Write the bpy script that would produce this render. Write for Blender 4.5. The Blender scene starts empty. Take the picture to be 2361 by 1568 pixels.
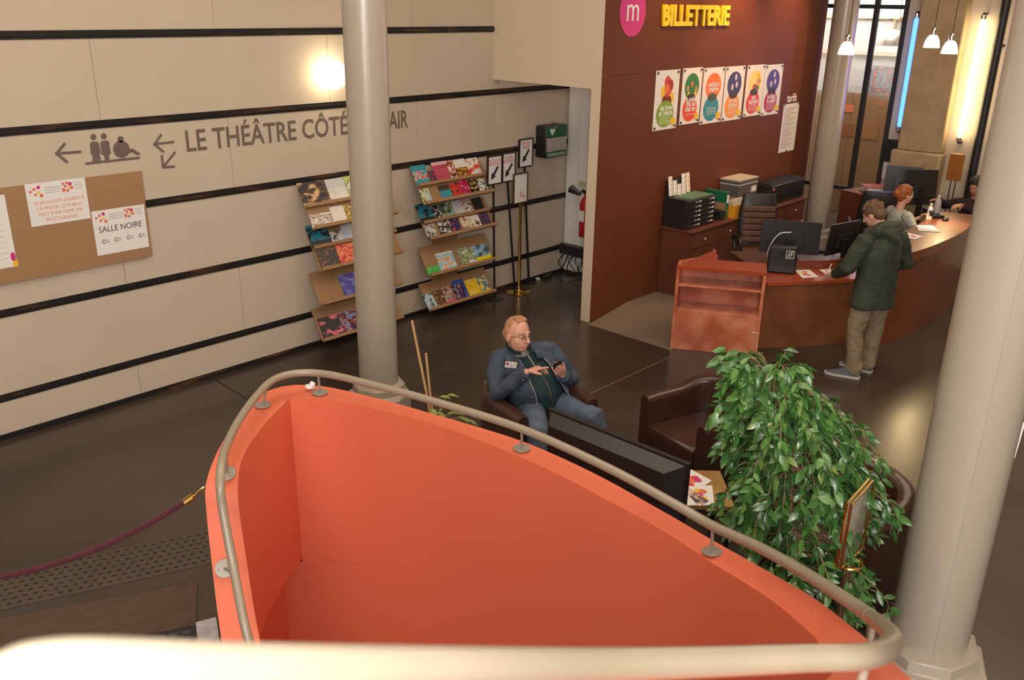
import bpy, bmesh, math, random
from mathutils import Vector, Matrix, Euler, Quaternion
from math import sin, cos, pi, radians, sqrt, atan2

S = bpy.context.scene
C = S.collection
rnd = random.Random(7)

# ------------------------------------------------------------------ camera
CAMP = Vector((0.0, 0.0, 3.45))
RM = Matrix(((0.6839568082, 0.2482868335, -0.6859713790),
             (-0.7293362633, 0.2539653060, -0.6352717831),
             (0.0164833117, 0.9348022634, 0.3547858914)))
FPX, CXP, CYP = 2055.54, 1180.5, 784.0
cd = bpy.data.cameras.new('camera')
cam = bpy.data.objects.new('camera', cd)
C.objects.link(cam)
cam.matrix_world = Matrix.Translation(CAMP) @ RM.to_4x4()
cd.sensor_fit = 'HORIZONTAL'
cd.sensor_width = 36.0
cd.lens = FPX / 2361 * 36.0
cd.clip_start = 0.02
cd.dof.use_dof = True
cd.dof.focus_distance = 6.5
cd.dof.aperture_fstop = 4.5
S.camera = cam

# ------------------------------------------------------------------ world, exposure, lights
w = bpy.data.worlds.new('world')
S.world = w
w.use_nodes = True
w.node_tree.nodes['Background'].inputs[0].default_value = (1.0, 0.85, 0.7, 1)
w.node_tree.nodes['Background'].inputs[1].default_value = 0.05
vs = S.view_settings
vs.view_transform = 'Standard'
vs.look = 'None'
vs.exposure = 0.1
vs.gamma = 1.0
vs.use_curve_mapping = False
cy = S.cycles
cy.max_bounces = 6
cy.diffuse_bounces = 3
cy.glossy_bounces = 3
cy.transmission_bounces = 4
cy.transparent_max_bounces = 6
cy.caustics_reflective = False
cy.caustics_refractive = False
cy.use_adaptive_sampling = True
cy.adaptive_threshold = 0.04


def lamp(name, typ, loc, energy, color, size=0.1, aim=None, **kw):
    l = bpy.data.lights.new(name, typ)
    l.energy = energy
    l.color = color
    if typ == 'AREA':
        l.shape = 'RECTANGLE'
        l.size, l.size_y = size if isinstance(size, tuple) else (size, size)
    else:
        l.shadow_soft_size = size
    if typ == 'SPOT':
        l.spot_size = radians(kw.get('cone', 60))
        l.spot_blend = kw.get('blend', 0.6)
    o = bpy.data.objects.new(name, l)
    C.objects.link(o)
    o.location = loc
    if aim is not None:
        d = Vector(aim) - Vector(loc)
        o.rotation_euler = d.to_track_quat('-Z', 'Y').to_euler()
    return o


# the photographer's flash, just above the lens
lamp('flash', 'AREA', CAMP + RM @ Vector((0.0, 0.11, -0.02)), 40, (1.0, 0.97, 0.94), 0.06,
     CAMP + RM @ Vector((0.0, 0.0, -6.0)))
# hall luminaires under the ceiling
lamp('hall_light', 'AREA', (3.0, 4.2, 5.7), 130, (1.0, 0.83, 0.64), (5, 3), (3.0, 4.2, 0))
lamp('hall_light', 'AREA', (2.0, -1.2, 5.7), 120, (1.0, 0.83, 0.66), (5, 3), (2.6, 0.6, 0))
lamp('hall_light', 'AREA', (9.0, 2.0, 5.7), 160, (1.0, 0.80, 0.60), (6, 3), (9.0, 2.6, 0))
# daylight from the tall windows beside and behind the photographer
lamp('window_daylight', 'AREA', (-0.5, -4.85, 3.4), 150, (0.95, 0.97, 1.0), (6, 3.2), (3.2, 3.0, 1.6))
lamp('window_daylight', 'AREA', (-3.8, -0.6, 3.6), 720, (1.0, 0.96, 0.92), (7, 3.4), (4.0, 2.2, 1.6))
lamp('recess_fill', 'AREA', (8.45, 6.75, 5.6), 34, (1.0, 0.85, 0.68), 0.8, (8.45, 6.9, 0))  # unseen fill lamp, added to brighten the recess corner
# ceiling spots over the ticket wall and the desk
lamp('wall_spot', 'SPOT', (10.35, 5.25, 4.3), 150, (1.0, 0.52, 0.24), 0.05, (10.25, 5.93, 3.0), cone=80, blend=1.0)
lamp('wall_spot', 'SPOT', (11.75, 5.2, 4.3), 110, (1.0, 0.54, 0.28), 0.05, (11.6, 5.93, 2.9), cone=80, blend=1.0)
lamp('wall_spot', 'SPOT', (9.0, 5.2, 4.5), 70, (1.0, 0.55, 0.28), 0.05, (9.0, 5.93, 2.8), cone=85, blend=1.0)
lamp('desk_spot', 'SPOT', (11.1, 3.5, 4.4), 900, (1.0, 0.76, 0.42), 0.05, (11.25, 3.40, 1.0), cone=15, blend=0.7)


# ------------------------------------------------------------------ pixel helpers (photo pixel -> point in the hall)
def ray(px, py):
    return (RM @ Vector((px - CXP, CYP - py, -FPX))).normalized()


def PZ(px, py, z=0.0):
    r = ray(px, py)
    return CAMP + r * ((z - CAMP.z) / r.z)


def PX(px, py, x):
    r = ray(px, py)
    return CAMP + r * (x / r.x)


def PY(px, py, y):
    r = ray(px, py)
    return CAMP + r * (y / r.y)


def PD(px, py, d):
    return CAMP + ray(px, py) * d


# ------------------------------------------------------------------ materials
MT = {}


def sl(c):  # sRGB 0-255 -> linear
    return tuple(((v / 255) / 12.92 if v / 255 <= 0.04045 else ((v / 255 + 0.055) / 1.055) ** 2.4) for v in c)


def mat(name, col, rough=0.6, metal=0.0, spec=0.5, var=0.0, vscale=4.0, col2=None, bump=0.0, bscale=40.0,
        coat=0.0, emit=None, estr=0.0, alpha=1.0, trans=0.0, stretch=None, lo=0.35, hi=0.65, detail=4.0, sheen=0.0):
    """procedural material: colour with noise towards col2, fine bump"""
    if name in MT:
        return MT[name]
    m = bpy.data.materials.new(name)
    m.use_nodes = True
    nt = m.node_tree
    b = nt.nodes['Principled BSDF']
    b.inputs['Base Color'].default_value = (*col, 1)
    b.inputs['Roughness'].default_value = rough
    b.inputs['Metallic'].default_value = metal
    b.inputs['Specular IOR Level'].default_value = spec
    if coat:
        b.inputs['Coat Weight'].default_value = coat
        b.inputs['Coat Roughness'].default_value = 0.12
    if sheen:
        b.inputs['Sheen Weight'].default_value = sheen
    if emit:
        b.inputs['Emission Color'].default_value = (*emit, 1)
        b.inputs['Emission Strength'].default_value = estr
    if trans:
        b.inputs['Transmission Weight'].default_value = trans
    if alpha < 1:
        b.inputs['Alpha'].default_value = alpha
    tc = None
    if var or bump:
        tc = nt.nodes.new('ShaderNodeTexCoord')
        mp = nt.nodes.new('ShaderNodeMapping')
        nt.links.new(tc.outputs['Object'], mp.inputs['Vector'])
        if stretch:
            mp.inputs['Scale'].default_value = stretch
    if var:
        n = nt.nodes.new('ShaderNodeTexNoise')
        n.inputs['Scale'].default_value = vscale
        n.inputs['Detail'].default_value = detail
        nt.links.new(mp.outputs[0], n.inputs['Vector'])
        r = nt.nodes.new('ShaderNodeMapRange')
        r.inputs['From Min'].default_value = lo
        r.inputs['From Max'].default_value = hi
        r.inputs['To Max'].default_value = var
        nt.links.new(n.outputs['Fac'], r.inputs['Value'])
        mx = nt.nodes.new('ShaderNodeMix')
        mx.data_type = 'RGBA'
        mx.inputs[6].default_value = (*col, 1)
        mx.inputs[7].default_value = (*(col2 or tuple(c * 0.6 for c in col)), 1)
        nt.links.new(r.outputs[0], mx.inputs[0])
        nt.links.new(mx.outputs[2], b.inputs['Base Color'])
    if bump:
        n2 = nt.nodes.new('ShaderNodeTexNoise')
        n2.inputs['Scale'].default_value = bscale
        n2.inputs['Detail'].default_value = 3
        nt.links.new(mp.outputs[0], n2.inputs['Vector'])
        bp = nt.nodes.new('ShaderNodeBump')
        bp.inputs['Strength'].default_value = bump
        bp.inputs['Distance'].default_value = 0.01
        nt.links.new(n2.outputs['Fac'], bp.inputs['Height'])
        nt.links.new(bp.outputs[0], b.inputs['Normal'])
    MT[name] = m
    return m


def pmat(name, c0, c1, c2, scale=6.0, band=None, bcol=None, seed=0.0, top=None, tcol=None):
    """printed card: three-colour blotches (a blurred picture) and plain bands at bottom / top of the sheet"""
    if name in MT:
        return MT[name]
    m = bpy.data.materials.new(name)
    m.use_nodes = True
    nt = m.node_tree
    b = nt.nodes['Principled BSDF']
    b.inputs['Roughness'].default_value = 0.4
    tc = nt.nodes.new('ShaderNodeTexCoord')
    mp = nt.nodes.new('ShaderNodeMapping')
    mp.inputs['Location'].default_value = (seed, seed * 1.7, seed * 0.6)
    nt.links.new(tc.outputs['Generated'], mp.inputs['Vector'])
    n = nt.nodes.new('ShaderNodeTexNoise')
    n.inputs['Scale'].default_value = scale
    n.inputs['Detail'].default_value = 2
    nt.links.new(mp.outputs[0], n.inputs['Vector'])
    cr = nt.nodes.new('ShaderNodeValToRGB')
    e = cr.color_ramp.elements
    e[0].position, e[0].color = 0.42, (*c0, 1)
    e[1].position, e[1].color = 0.62, (*c2, 1)
    x = e.new(0.52)
    x.color = (*c1, 1)
    nt.links.new(n.outputs['Fac'], cr.inputs[0])
    out = cr.outputs[0]
    sep = nt.nodes.new('ShaderNodeSeparateXYZ')
    nt.links.new(tc.outputs['Generated'], sep.inputs[0])
    for lim, colr, op in ((band, bcol, 'LESS_THAN'), (top, tcol, 'GREATER_THAN')):
        if lim is None:
            continue
        mt = nt.nodes.new('ShaderNodeMath')
        mt.operation = op
        mt.inputs[1].default_value = lim
        nt.links.new(sep.outputs['Z'], mt.inputs[0])
        mx = nt.nodes.new('ShaderNodeMix')
        mx.data_type = 'RGBA'
        mx.inputs[7].default_value = (*colr, 1)
        nt.links.new(mt.outputs[0], mx.inputs[0])
        nt.links.new(out, mx.inputs[6])
        out = mx.outputs[2]
    nt.links.new(out, b.inputs['Base Color'])
    MT[name] = m
    return m


# ------------------------------------------------------------------ mesh builder
class MB:
    def __init__(s):
        s.v = []
        s.f = []
        s.m = []

    def add(s, vs_, fs, mi=0):
        o = len(s.v)
        s.v += [Vector(p) for p in vs_]
        s.f += [tuple(i + o for i in f) for f in fs]
        s.m += [mi] * len(fs)
        return s

    def box(s, c, d, rot=None, mi=0, taper=1.0):
        hx, hy, hz = d[0] / 2, d[1] / 2, d[2] / 2
        pts = []
        for z, t in ((-hz, 1.0), (hz, taper)):
            pts += [Vector((-hx * t, -hy * t, z)), Vector((hx * t, -hy * t, z)), Vector((hx * t, hy * t, z)), Vector((-hx * t, hy * t, z))]
        if rot is not None:
            pts = [rot @ p for p in pts]
        c = Vector(c)
        return s.add([p + c for p in pts], [(3, 2, 1, 0), (4, 5, 6, 7), (0, 1, 5, 4), (1, 2, 6, 5), (2, 3, 7, 6), (3, 0, 4, 7)], mi)

    def bb(s, x0, x1, y0, y1, z0, z1, mi=0):
        return s.box(((x0 + x1) / 2, (y0 + y1) / 2, (z0 + z1) / 2), (abs(x1 - x0), abs(y1 - y0), abs(z1 - z0)), mi=mi)

    def rings(s, rr, closed=True, caps=True, mi=0, wrap=False):
        n = len(rr[0])
        vs_ = [p for r in rr for p in r]
        fs = []
        R = len(rr)
        for i in range(R if wrap else R - 1):
            i2 = (i + 1) % R
            for j in range(n if closed else n - 1):
                j2 = (j + 1) % n
                fs.append((i * n + j, i * n + j2, i2 * n + j2, i2 * n + j))
        if caps and not wrap and closed:
            fs.append(tuple(reversed(range(n))))
            fs.append(tuple((R - 1) * n + j for j in range(n)))
        return s.add(vs_, fs, mi)

    def tube(s, pts, r, n=12, mi=0, caps=True, flat=None, wrap=False):
        pts = [Vector(p) for p in pts]
        k = len(pts)
        rs = r if isinstance(r, (list, tuple)) else [r] * k
        rr = []
        pu = None
        for i in range(k):
            if wrap:
                t = pts[(i + 1) % k] - pts[i - 1]
            else:
                t = pts[min(i + 1, k - 1)] - pts[max(i - 1, 0)]
            if t.length < 1e-9:
                t = Vector((0, 0, 1))
            t.normalize()
            if pu is None:
                a = Vector((0, 0, 1)) if abs(t.z) < 0.9 else Vector((1, 0, 0))
                u = a.cross(t).normalized()
            else:
                u = (pu - t * pu.dot(t)).normalized()
            pu = u
            v = t.cross(u)
            a, b = (rs[i], rs[i]) if not isinstance(rs[i], (list, tuple)) else rs[i]
            rr.append([pts[i] + u * (cos(2 * pi * j / n) * a) + v * (sin(2 * pi * j / n) * b) for j in range(n)])
        return s.rings(rr, True, caps, mi, wrap)

    def cap(s, pts, r, n=14, mi=0):
        """tapered limb with rounded ends"""
        pts = [Vector(p) for p in pts]
        rs = list(r) if isinstance(r, (list, tuple)) else [r] * len(pts)
        d0 = (pts[0] - pts[1]).normalized()
        d1 = (pts[-1] - pts[-2]).normalized()
        P, Q = [], []
        for a in (0.97, 0.8, 0.45):
            P.append(pts[0] + d0 * rs[0] * a)
            Q.append(rs[0] * sqrt(1 - a * a))
        P += pts
        Q += rs
        for a in (0.45, 0.8, 0.97):
            P.append(pts[-1] + d1 * rs[-1] * a)
            Q.append(rs[-1] * sqrt(1 - a * a))
        return s.tube(P, Q, n, mi)

    def lathe(s, prof, n=24, c=(0, 0, 0), mi=0, rot=None, caps=True):
        c = Vector(c)
        rr = []
        for r, z in prof:
            ring = [Vector((r * cos(2 * pi * j / n), r * sin(2 * pi * j / n), z)) for j in range(n)]
            if rot is not None:
                ring = [rot @ p for p in ring]
            rr.append([p + c for p in ring])
        return s.rings(rr, True, caps, mi)

    def ell(s, c, r, rot=None, n=16, k=10, mi=0):
        if not isinstance(r, (tuple, list)):
            r = (r, r, r)
        c = Vector(c)
        rr = []
        for i in range(k + 1):
            a = -pi / 2 + pi * (0.02 + 0.96 * i / k)
            ring = [Vector((r[0] * cos(a) * cos(2 * pi * j / n), r[1] * cos(a) * sin(2 * pi * j / n), r[2] * sin(a))) for j in range(n)]
            if rot is not None:
                ring = [rot @ p for p in ring]
            rr.append([p + c for p in ring])
        return s.rings(rr, True, True, mi)

    def prism(s, poly, f0, f1, mi=0):
        """poly: 2-D points, f0/f1 map (a,b)->3-D for the two ends"""
        n = len(poly)
        vs_ = [f0(*p) for p in poly] + [f1(*p) for p in poly]
        fs = [tuple(reversed(range(n))), tuple(range(n, 2 * n))]
        fs += [(i, (i + 1) % n, n + (i + 1) % n, n + i) for i in range(n)]
        return s.add(vs_, fs, mi)

    def build(s, name, mats, parent=None, org=None, smooth=35, bevel=0.0, local=False, solid=None, sub=0, recalc=True):
        me = bpy.data.meshes.new(name)
        if parent is not None and not local:
            org = ORG.get(parent.name, Vector())
        if parent is None and org is None:
            xs = [p.x for p in s.v]
            ys = [p.y for p in s.v]
            org = Vector(((min(xs) + max(xs)) / 2, (min(ys) + max(ys)) / 2, min(p.z for p in s.v)))
        if local:
            org = Vector()
        me.from_pydata([p - org for p in s.v], [], s.f)
        if not isinstance(mats, (list, tuple)):
            mats = [mats]
        for m in mats:
            me.materials.append(m)
        for p, mi in zip(me.polygons, s.m):
            p.material_index = mi
        if recalc:
            bm = bmesh.new()
            bm.from_mesh(me)
            bmesh.ops.recalc_face_normals(bm, faces=bm.faces)
            bm.to_mesh(me)
            bm.free()
        me.update()
        o = bpy.data.objects.new(name, me)
        C.objects.link(o)
        if parent is None:
            o.location = org
            ORG[o.name] = Vector(org)
        else:
            o.parent = parent
            ORG[o.name] = Vector(org)
        if smooth:
            for p in me.polygons:
                p.use_smooth = True
            me.set_sharp_from_angle(angle=radians(smooth))
        if bevel:
            b = o.modifiers.new('bevel', 'BEVEL')
            b.width = bevel
            b.segments = 2
            b.limit_method = 'ANGLE'
            b.angle_limit = radians(50)
        if sub:
            b = o.modifiers.new('sub', 'SUBSURF')
            b.levels = b.render_levels = sub
        if solid:
            b = o.modifiers.new('solid', 'SOLIDIFY')
            b.thickness = solid
        return o


ORG = {}


def tag(o, label=None, cat=None, group=None, kind=None):
    if label:
        o['label'] = label
    if cat:
        o['category'] = cat
    if group:
        o['group'] = group
    if kind:
        o['kind'] = kind
    return o


def thing(name, loc, label, cat, group=None, rz=0.0):
    o = bpy.data.objects.new(name, None)
    C.objects.link(o)
    o.location = loc
    o.rotation_euler = (0, 0, rz)
    o.empty_display_size = 0.1
    ORG[o.name] = Vector(loc) if rz == 0 else Vector()
    return tag(o, label, cat, group)


def struct(o):
    o['kind'] = 'structure'
    return o


def remesh(o, voxel, smooth_it=4, fac=0.5):
    """fuse the overlapping shapes of o into one continuous surface"""
    r = o.modifiers.new('r', 'REMESH')
    r.mode = 'VOXEL'
    r.voxel_size = voxel
    r.use_smooth_shade = True
    if smooth_it:
        k = o.modifiers.new('k', 'SMOOTH')
        k.iterations = smooth_it
        k.factor = fac
    dg = bpy.context.evaluated_depsgraph_get()
    me = bpy.data.meshes.new_from_object(o.evaluated_get(dg))
    old = o.data
    o.modifiers.clear()
    for m in old.materials:
        if m and m.name not in [x.name for x in me.materials if x]:
            me.materials.append(m)
    o.data = me
    for p in me.polygons:
        p.use_smooth = True
    return o


def folds(o, big=.016, small=.006, sc=.085):
    """cloth creases as real relief"""
    for nm, tp, st, sz in (('a', 'CLOUDS', big, sc), ('b', 'MARBLE', small, sc * 1.6)):
        tx = bpy.data.textures.new('crease_' + nm, tp)
        tx.noise_scale = sz
        if tp == 'MARBLE':
            tx.turbulence = 7
            tx.marble_type = 'SHARP'
        d = o.modifiers.new('crease_' + nm, 'DISPLACE')
        d.texture = tx
        d.strength = st
        d.mid_level = .5
    return o


def text(s, size, m, name, parent=None, loc=(0, 0, 0), rot=(pi / 2, 0, 0), align='CENTER', ext=0.0015, xs=1.0, off=0.0, width=None, shear=0.0, yal='CENTER', fitw=None):
    """lettering as a thin flat mesh; loc is in world, or local to the parent"""
    cu = bpy.data.curves.new('t', 'FONT')
    cu.body = s
    cu.size = size
    cu.align_x = align
    cu.align_y = yal
    cu.extrude = ext
    cu.offset = off
    cu.shear = shear
    cu.resolution_u = 3
    to = bpy.data.objects.new('t', cu)
    C.objects.link(to)
    dg = bpy.context.evaluated_depsgraph_get()
    dg.update()
    me = bpy.data.meshes.new_from_object(to.evaluated_get(dg))
    bpy.data.objects.remove(to)
    if fitw:
        ww = max(v.co.x for v in me.vertices) - min(v.co.x for v in me.vertices)
        xs = fitw / ww
    me.transform(Matrix.Diagonal((xs, 1, 1, 1)))
    me.materials.clear()
    me.materials.append(m)
    R = rot if isinstance(rot, Matrix) else Euler(rot).to_matrix()
    me.transform(R.to_4x4())
    o = bpy.data.objects.new(name, me)
    C.objects.link(o)
    if parent is None:
        o.location = loc
        ORG[o.name] = Vector(loc)
    else:
        me.transform(Matrix.Translation(Vector(loc) - ORG.get(parent.name, Vector())))
        o.parent = parent
        ORG[o.name] = ORG.get(parent.name, Vector())
    return o


def spline(pts, n=8):
    """Catmull-Rom through the points"""
    pts = [Vector(p) for p in pts]
    out = []
    for i in range(len(pts) - 1):
        p0, p1, p2, p3 = pts[max(i - 1, 0)], pts[i], pts[i + 1], pts[min(i + 2, len(pts) - 1)]
        for k in range(n):
            t = k / n
            out.append(0.5 * ((2 * p1) + (p2 - p0) * t + (2 * p0 - 5 * p1 + 4 * p2 - p3) * t * t + (3 * p1 - p0 - 3 * p2 + p3) * t ** 3))
    out.append(pts[-1].copy())
    return out


def resample(pts, n):
    L = [0.0]
    for a, b in zip(pts, pts[1:]):
        L.append(L[-1] + (b - a).length)
    out = []
    j = 0
    for i in range(n):
        d = L[-1] * i / (n - 1)
        while j < len(pts) - 2 and L[j + 1] < d:
            j += 1
        t = (d - L[j]) / max(L[j + 1] - L[j], 1e-9)
        out.append(pts[j].lerp(pts[j + 1], min(max(t, 0), 1)))
    return out
# ================================================================== materials of the hall
M_panel = mat('felt_panel', (0.56, 0.465, 0.355), 0.85, var=0.3, vscale=2.2, col2=(0.62, 0.53, 0.42), bump=0.15, bscale=220)
M_strip = mat('black_steel', (0.022, 0.02, 0.02), 0.42, 0.3, var=1.0, vscale=1.6, col2=(0.13, 0.06, 0.03), stretch=(1, 1, 9), lo=0.56, hi=0.7)
M_plaster = mat('cream_plaster', (0.68, 0.56, 0.42), 0.8, var=0.15, vscale=1.5, col2=(0.62, 0.52, 0.40))
M_white = mat('white_paint', (0.74, 0.72, 0.70), 0.6)
M_brown = mat('brown_wall_paint', (0.150, 0.042, 0.017), 0.62, spec=0.25, var=0.25, vscale=1.3, col2=(0.10, 0.030, 0.014))
M_orange = mat('orange_paint', (0.74, 0.160, 0.078), 0.55, var=0.25, vscale=1.4, col2=(0.67, 0.155, 0.082), bump=0.04, bscale=150)
M_col = mat('column_paint', (0.40, 0.35, 0.28), 0.32, spec=0.5, var=0.2, vscale=3, col2=(0.36, 0.32, 0.262), coat=0.3)
M_rail = mat('rail_paint', (0.30, 0.25, 0.18), 0.34, coat=0.25)
M_steel = mat('dull_steel', (0.36, 0.33, 0.28), 0.5, 0.4)
M_black = mat('black_plastic', (0.016, 0.015, 0.016), 0.42)
M_blackm = mat('black_metal', (0.02, 0.018, 0.018), 0.35, 0.3)
M_dark = mat('dark_void', (0.012, 0.011, 0.012), 0.8)
M_paper = mat('white_paper', (0.80, 0.78, 0.75), 0.7)
M_brass = mat('brass', (0.75, 0.50, 0.16), 0.18, 1.0)

# floor: polished brown concrete, cloudy
m = bpy.data.materials.new('polished_concrete')
m.use_nodes = True
nt = m.node_tree
b = nt.nodes['Principled BSDF']
tc = nt.nodes.new('ShaderNodeTexCoord')
n1 = nt.nodes.new('ShaderNodeTexNoise')
n1.inputs['Scale'].default_value = 0.55
n1.inputs['Detail'].default_value = 6
nt.links.new(tc.outputs['Object'], n1.inputs['Vector'])
cr = nt.nodes.new('ShaderNodeValToRGB')
cr.color_ramp.interpolation = 'EASE'
cr.color_ramp.elements[0].position, cr.color_ramp.elements[0].color = 0.22, (0.036, 0.026, 0.020, 1)
cr.color_ramp.elements[1].position, cr.color_ramp.elements[1].color = 0.80, (0.080, 0.060, 0.046, 1)
nt.links.new(n1.outputs['Fac'], cr.inputs[0])
nt.links.new(cr.outputs[0], b.inputs['Base Color'])
n2 = nt.nodes.new('ShaderNodeTexNoise')
n2.inputs['Scale'].default_value = 0.8
n2.inputs['Detail'].default_value = 2
nt.links.new(tc.outputs['Object'], n2.inputs['Vector'])
mr = nt.nodes.new('ShaderNodeMapRange')
mr.inputs['From Min'].default_value = 0.0
mr.inputs['From Max'].default_value = 1.0
mr.inputs['To Min'].default_value = 0.10
mr.inputs['To Max'].default_value = 0.40
nt.links.new(n2.outputs['Fac'], mr.inputs['Value'])
nt.links.new(mr.outputs[0], b.inputs['Roughness'])
M_floor = m

# ================================================================== stair parapet: handrail, ledge, well
ZT = 1.16
rail_px = [(578, 1490, .60), (562, 1430, .70), (537, 1300, .90), (515, 1180, 1.12), (508, 1120, 1.24), (511, 1070, 1.30), (525, 1022, 1.30),
           (552, 968, 1.30), (590, 915, 1.30), (632, 875, 1.30), (690, 860, 1.30), (760, 864, 1.30), (870, 890, 1.30), (1000, 925, 1.30),
           (1203, 989, 1.30), (1400, 1078, 1.30), (1560, 1165, 1.30), (1642, 1212, 1.31), (1750, 1262, 1.43), (1850, 1318, 1.555), (1950, 1382, 1.69),
           (2008, 1422, 1.79)]
rail_pts = [PZ(*p) for p in rail_px]
rail_pts += [PD(2052, 1460, 2.42), PD(2055, 1488, 2.05), PD(2000, 1513, 1.74), PD(1850, 1518, 1.6), PD(1660, 1525, 1.46), PD(1400, 1533, 1.24),
             PD(1000, 1545, 0.90), PD(600, 1557, 0.70), PD(300, 1563, 0.60), PD(120, 1574, 0.56), PD(20, 1612, 0.545), PD(-10, 1720, 0.54)]
rail_path = spline(rail_pts, 6)

far_in = [(668, 918, ZT), (760, 923, ZT), (850, 939, ZT), (1000, 978, ZT), (1100, 1013, ZT), (1203, 1055, ZT), (1300, 1100, ZT), (1400, 1153, ZT),
          (1500, 1207, ZT), (1560, 1243, ZT), (1642, 1298, 1.17), (1720, 1345, 1.26), (1800, 1400, 1.37), (1880, 1470, 1.49)]
far_out = [(650, 891, ZT), (690, 887, ZT), (760, 893, ZT), (880, 921, ZT), (1000, 955, ZT), (1100, 984, ZT), (1203, 1017, ZT), (1300, 1058, ZT), (1400, 1107, ZT),
           (1500, 1163, ZT), (1560, 1197, ZT), (1642, 1245, 1.17), (1740, 1300, 1.27), (1800, 1334, 1.37), (1880, 1381, 1.49), (1995, 1470, 1.62)]
left_in = [(602, 1490, .46), (585, 1400, .60), (565, 1270, .81), (552, 1180, .97), (548, 1120, 1.10), (556, 1065, ZT), (580, 1018, ZT), (615, 972, ZT), (668, 918, ZT)]
left_out = [(513, 1490, .46), (500, 1400, .60), (485, 1270, .81), (476, 1180, .97), (474, 1120, 1.10), (495, 1055, ZT), (525, 1000, ZT), (568, 940, ZT), (610, 905, ZT), (650, 891, ZT)]
fi = spline([PZ(*p) for p in far_in], 5)
fo = spline([PZ(*p) for p in far_out], 5)
li = spline([PZ(*p) for p in left_in], 5)
lo_ = spline([PZ(*p) for p in left_out], 5)


def side(path, i, w):
    a, b_ = path[max(i - 1, 0)], path[min(i + 1, len(path) - 1)]
    t = (b_ - a)
    t.z = 0
    t.normalize()
    return path[i] + Vector((t.y, -t.x, 0)) * w + Vector((0, 0, -0.14))


ci = [i for i, p in enumerate(rail_path) if i > 6 * 22 and i < len(rail_path) - 16]
near_in = [side(rail_path, i, 0.11) for i in ci]
near_out = [side(rail_path, i, -0.11) for i in ci]
mid = Vector((2.0, 2.2, 0))
if (near_in[0] - mid).length > (near_out[0] - mid).length:
    near_in, near_out = near_out, near_in
FI = resample(fi + near_in, 90)
FO = resample(fo + near_out, 90)
LI = resample(li, 50)
LO = resample(lo_, 50)

par = thing('stair_parapet', (2.6, 2.4, 0), 'curved orange stairwell parapet wrapping a grey tubular handrail', 'parapet')


def drop(p, z):
    return Vector((p.x, p.y, z))


mb = MB()
mb.rings([[a, b_] for a, b_ in zip(LI, LO)], closed=False, caps=False)
mb.rings([[a, b_] for a, b_ in zip(FI, FO)], closed=False, caps=False)
tp = mb.build('coping', M_orange, par, recalc=False)
bmx = bmesh.new()
bmx.from_mesh(tp.data)
for f in bmx.faces:
    f.normal_update()
    if f.normal.z < 0:
        f.normal_flip()
bmx.to_mesh(tp.data)
bmx.free()
# inner faces
mb = MB().rings([[a, drop(a, a.z * 0.5), drop(a, 0.0)] for a in LI], closed=False, caps=False)
mb.build('flank_wall', M_orange, par)
mb = MB().rings([[a, drop(a, (a.z) * 0.5), drop(a, -0.9), drop(a, -2.7)] for a in FI], closed=False, caps=False)
mb.build('well_wall', M_orange, par)
# outer faces down to the hall floor
mb = MB().rings([[a, drop(a, 0.0)] for a in LO + FO], closed=False, caps=False)
mb.build('outer_wall', M_orange, par)
# end face of the flank
a, b_ = LI[0], LO[0]
MB().add([a, b_, drop(b_, 0), drop(a, 0)], [(0, 1, 2, 3)]).build('end_wall', M_orange, par)
# undercut basement wall beneath the flank
und = []
for i, p in enumerate(LI):
    t = LI[min(i + 1, 49)] - LI[max(i - 1, 0)]
    t.z = 0
    t.normalize()
    und.append(p + Vector((-t.y, t.x, 0)) * 0.12)
if (und[20] - mid).length < (LI[20] - mid).length:
    und = [LI[i] * 2 - und[i] for i in range(50)]
und[-1] = FI[0]
mb = MB().rings([[drop(a, -0.02), drop(a, -2.7)] for a in und], closed=False, caps=False)
mb.build('basement_wall', M_orange, par)
mb = MB().rings([[drop(a, 0.0), drop(b_, -0.02)] for a, b_ in zip(LI, und)], closed=False, caps=False)
mb.build('slab_edge', M_dark, par)

rail = thing('handrail', (2.6, 2.4, 1.0), 'long taupe tubular handrail following the orange parapet', 'handrail')
MB().tube(rail_path, 0.0225, 16).build('rail_tube', M_rail, rail)
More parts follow.
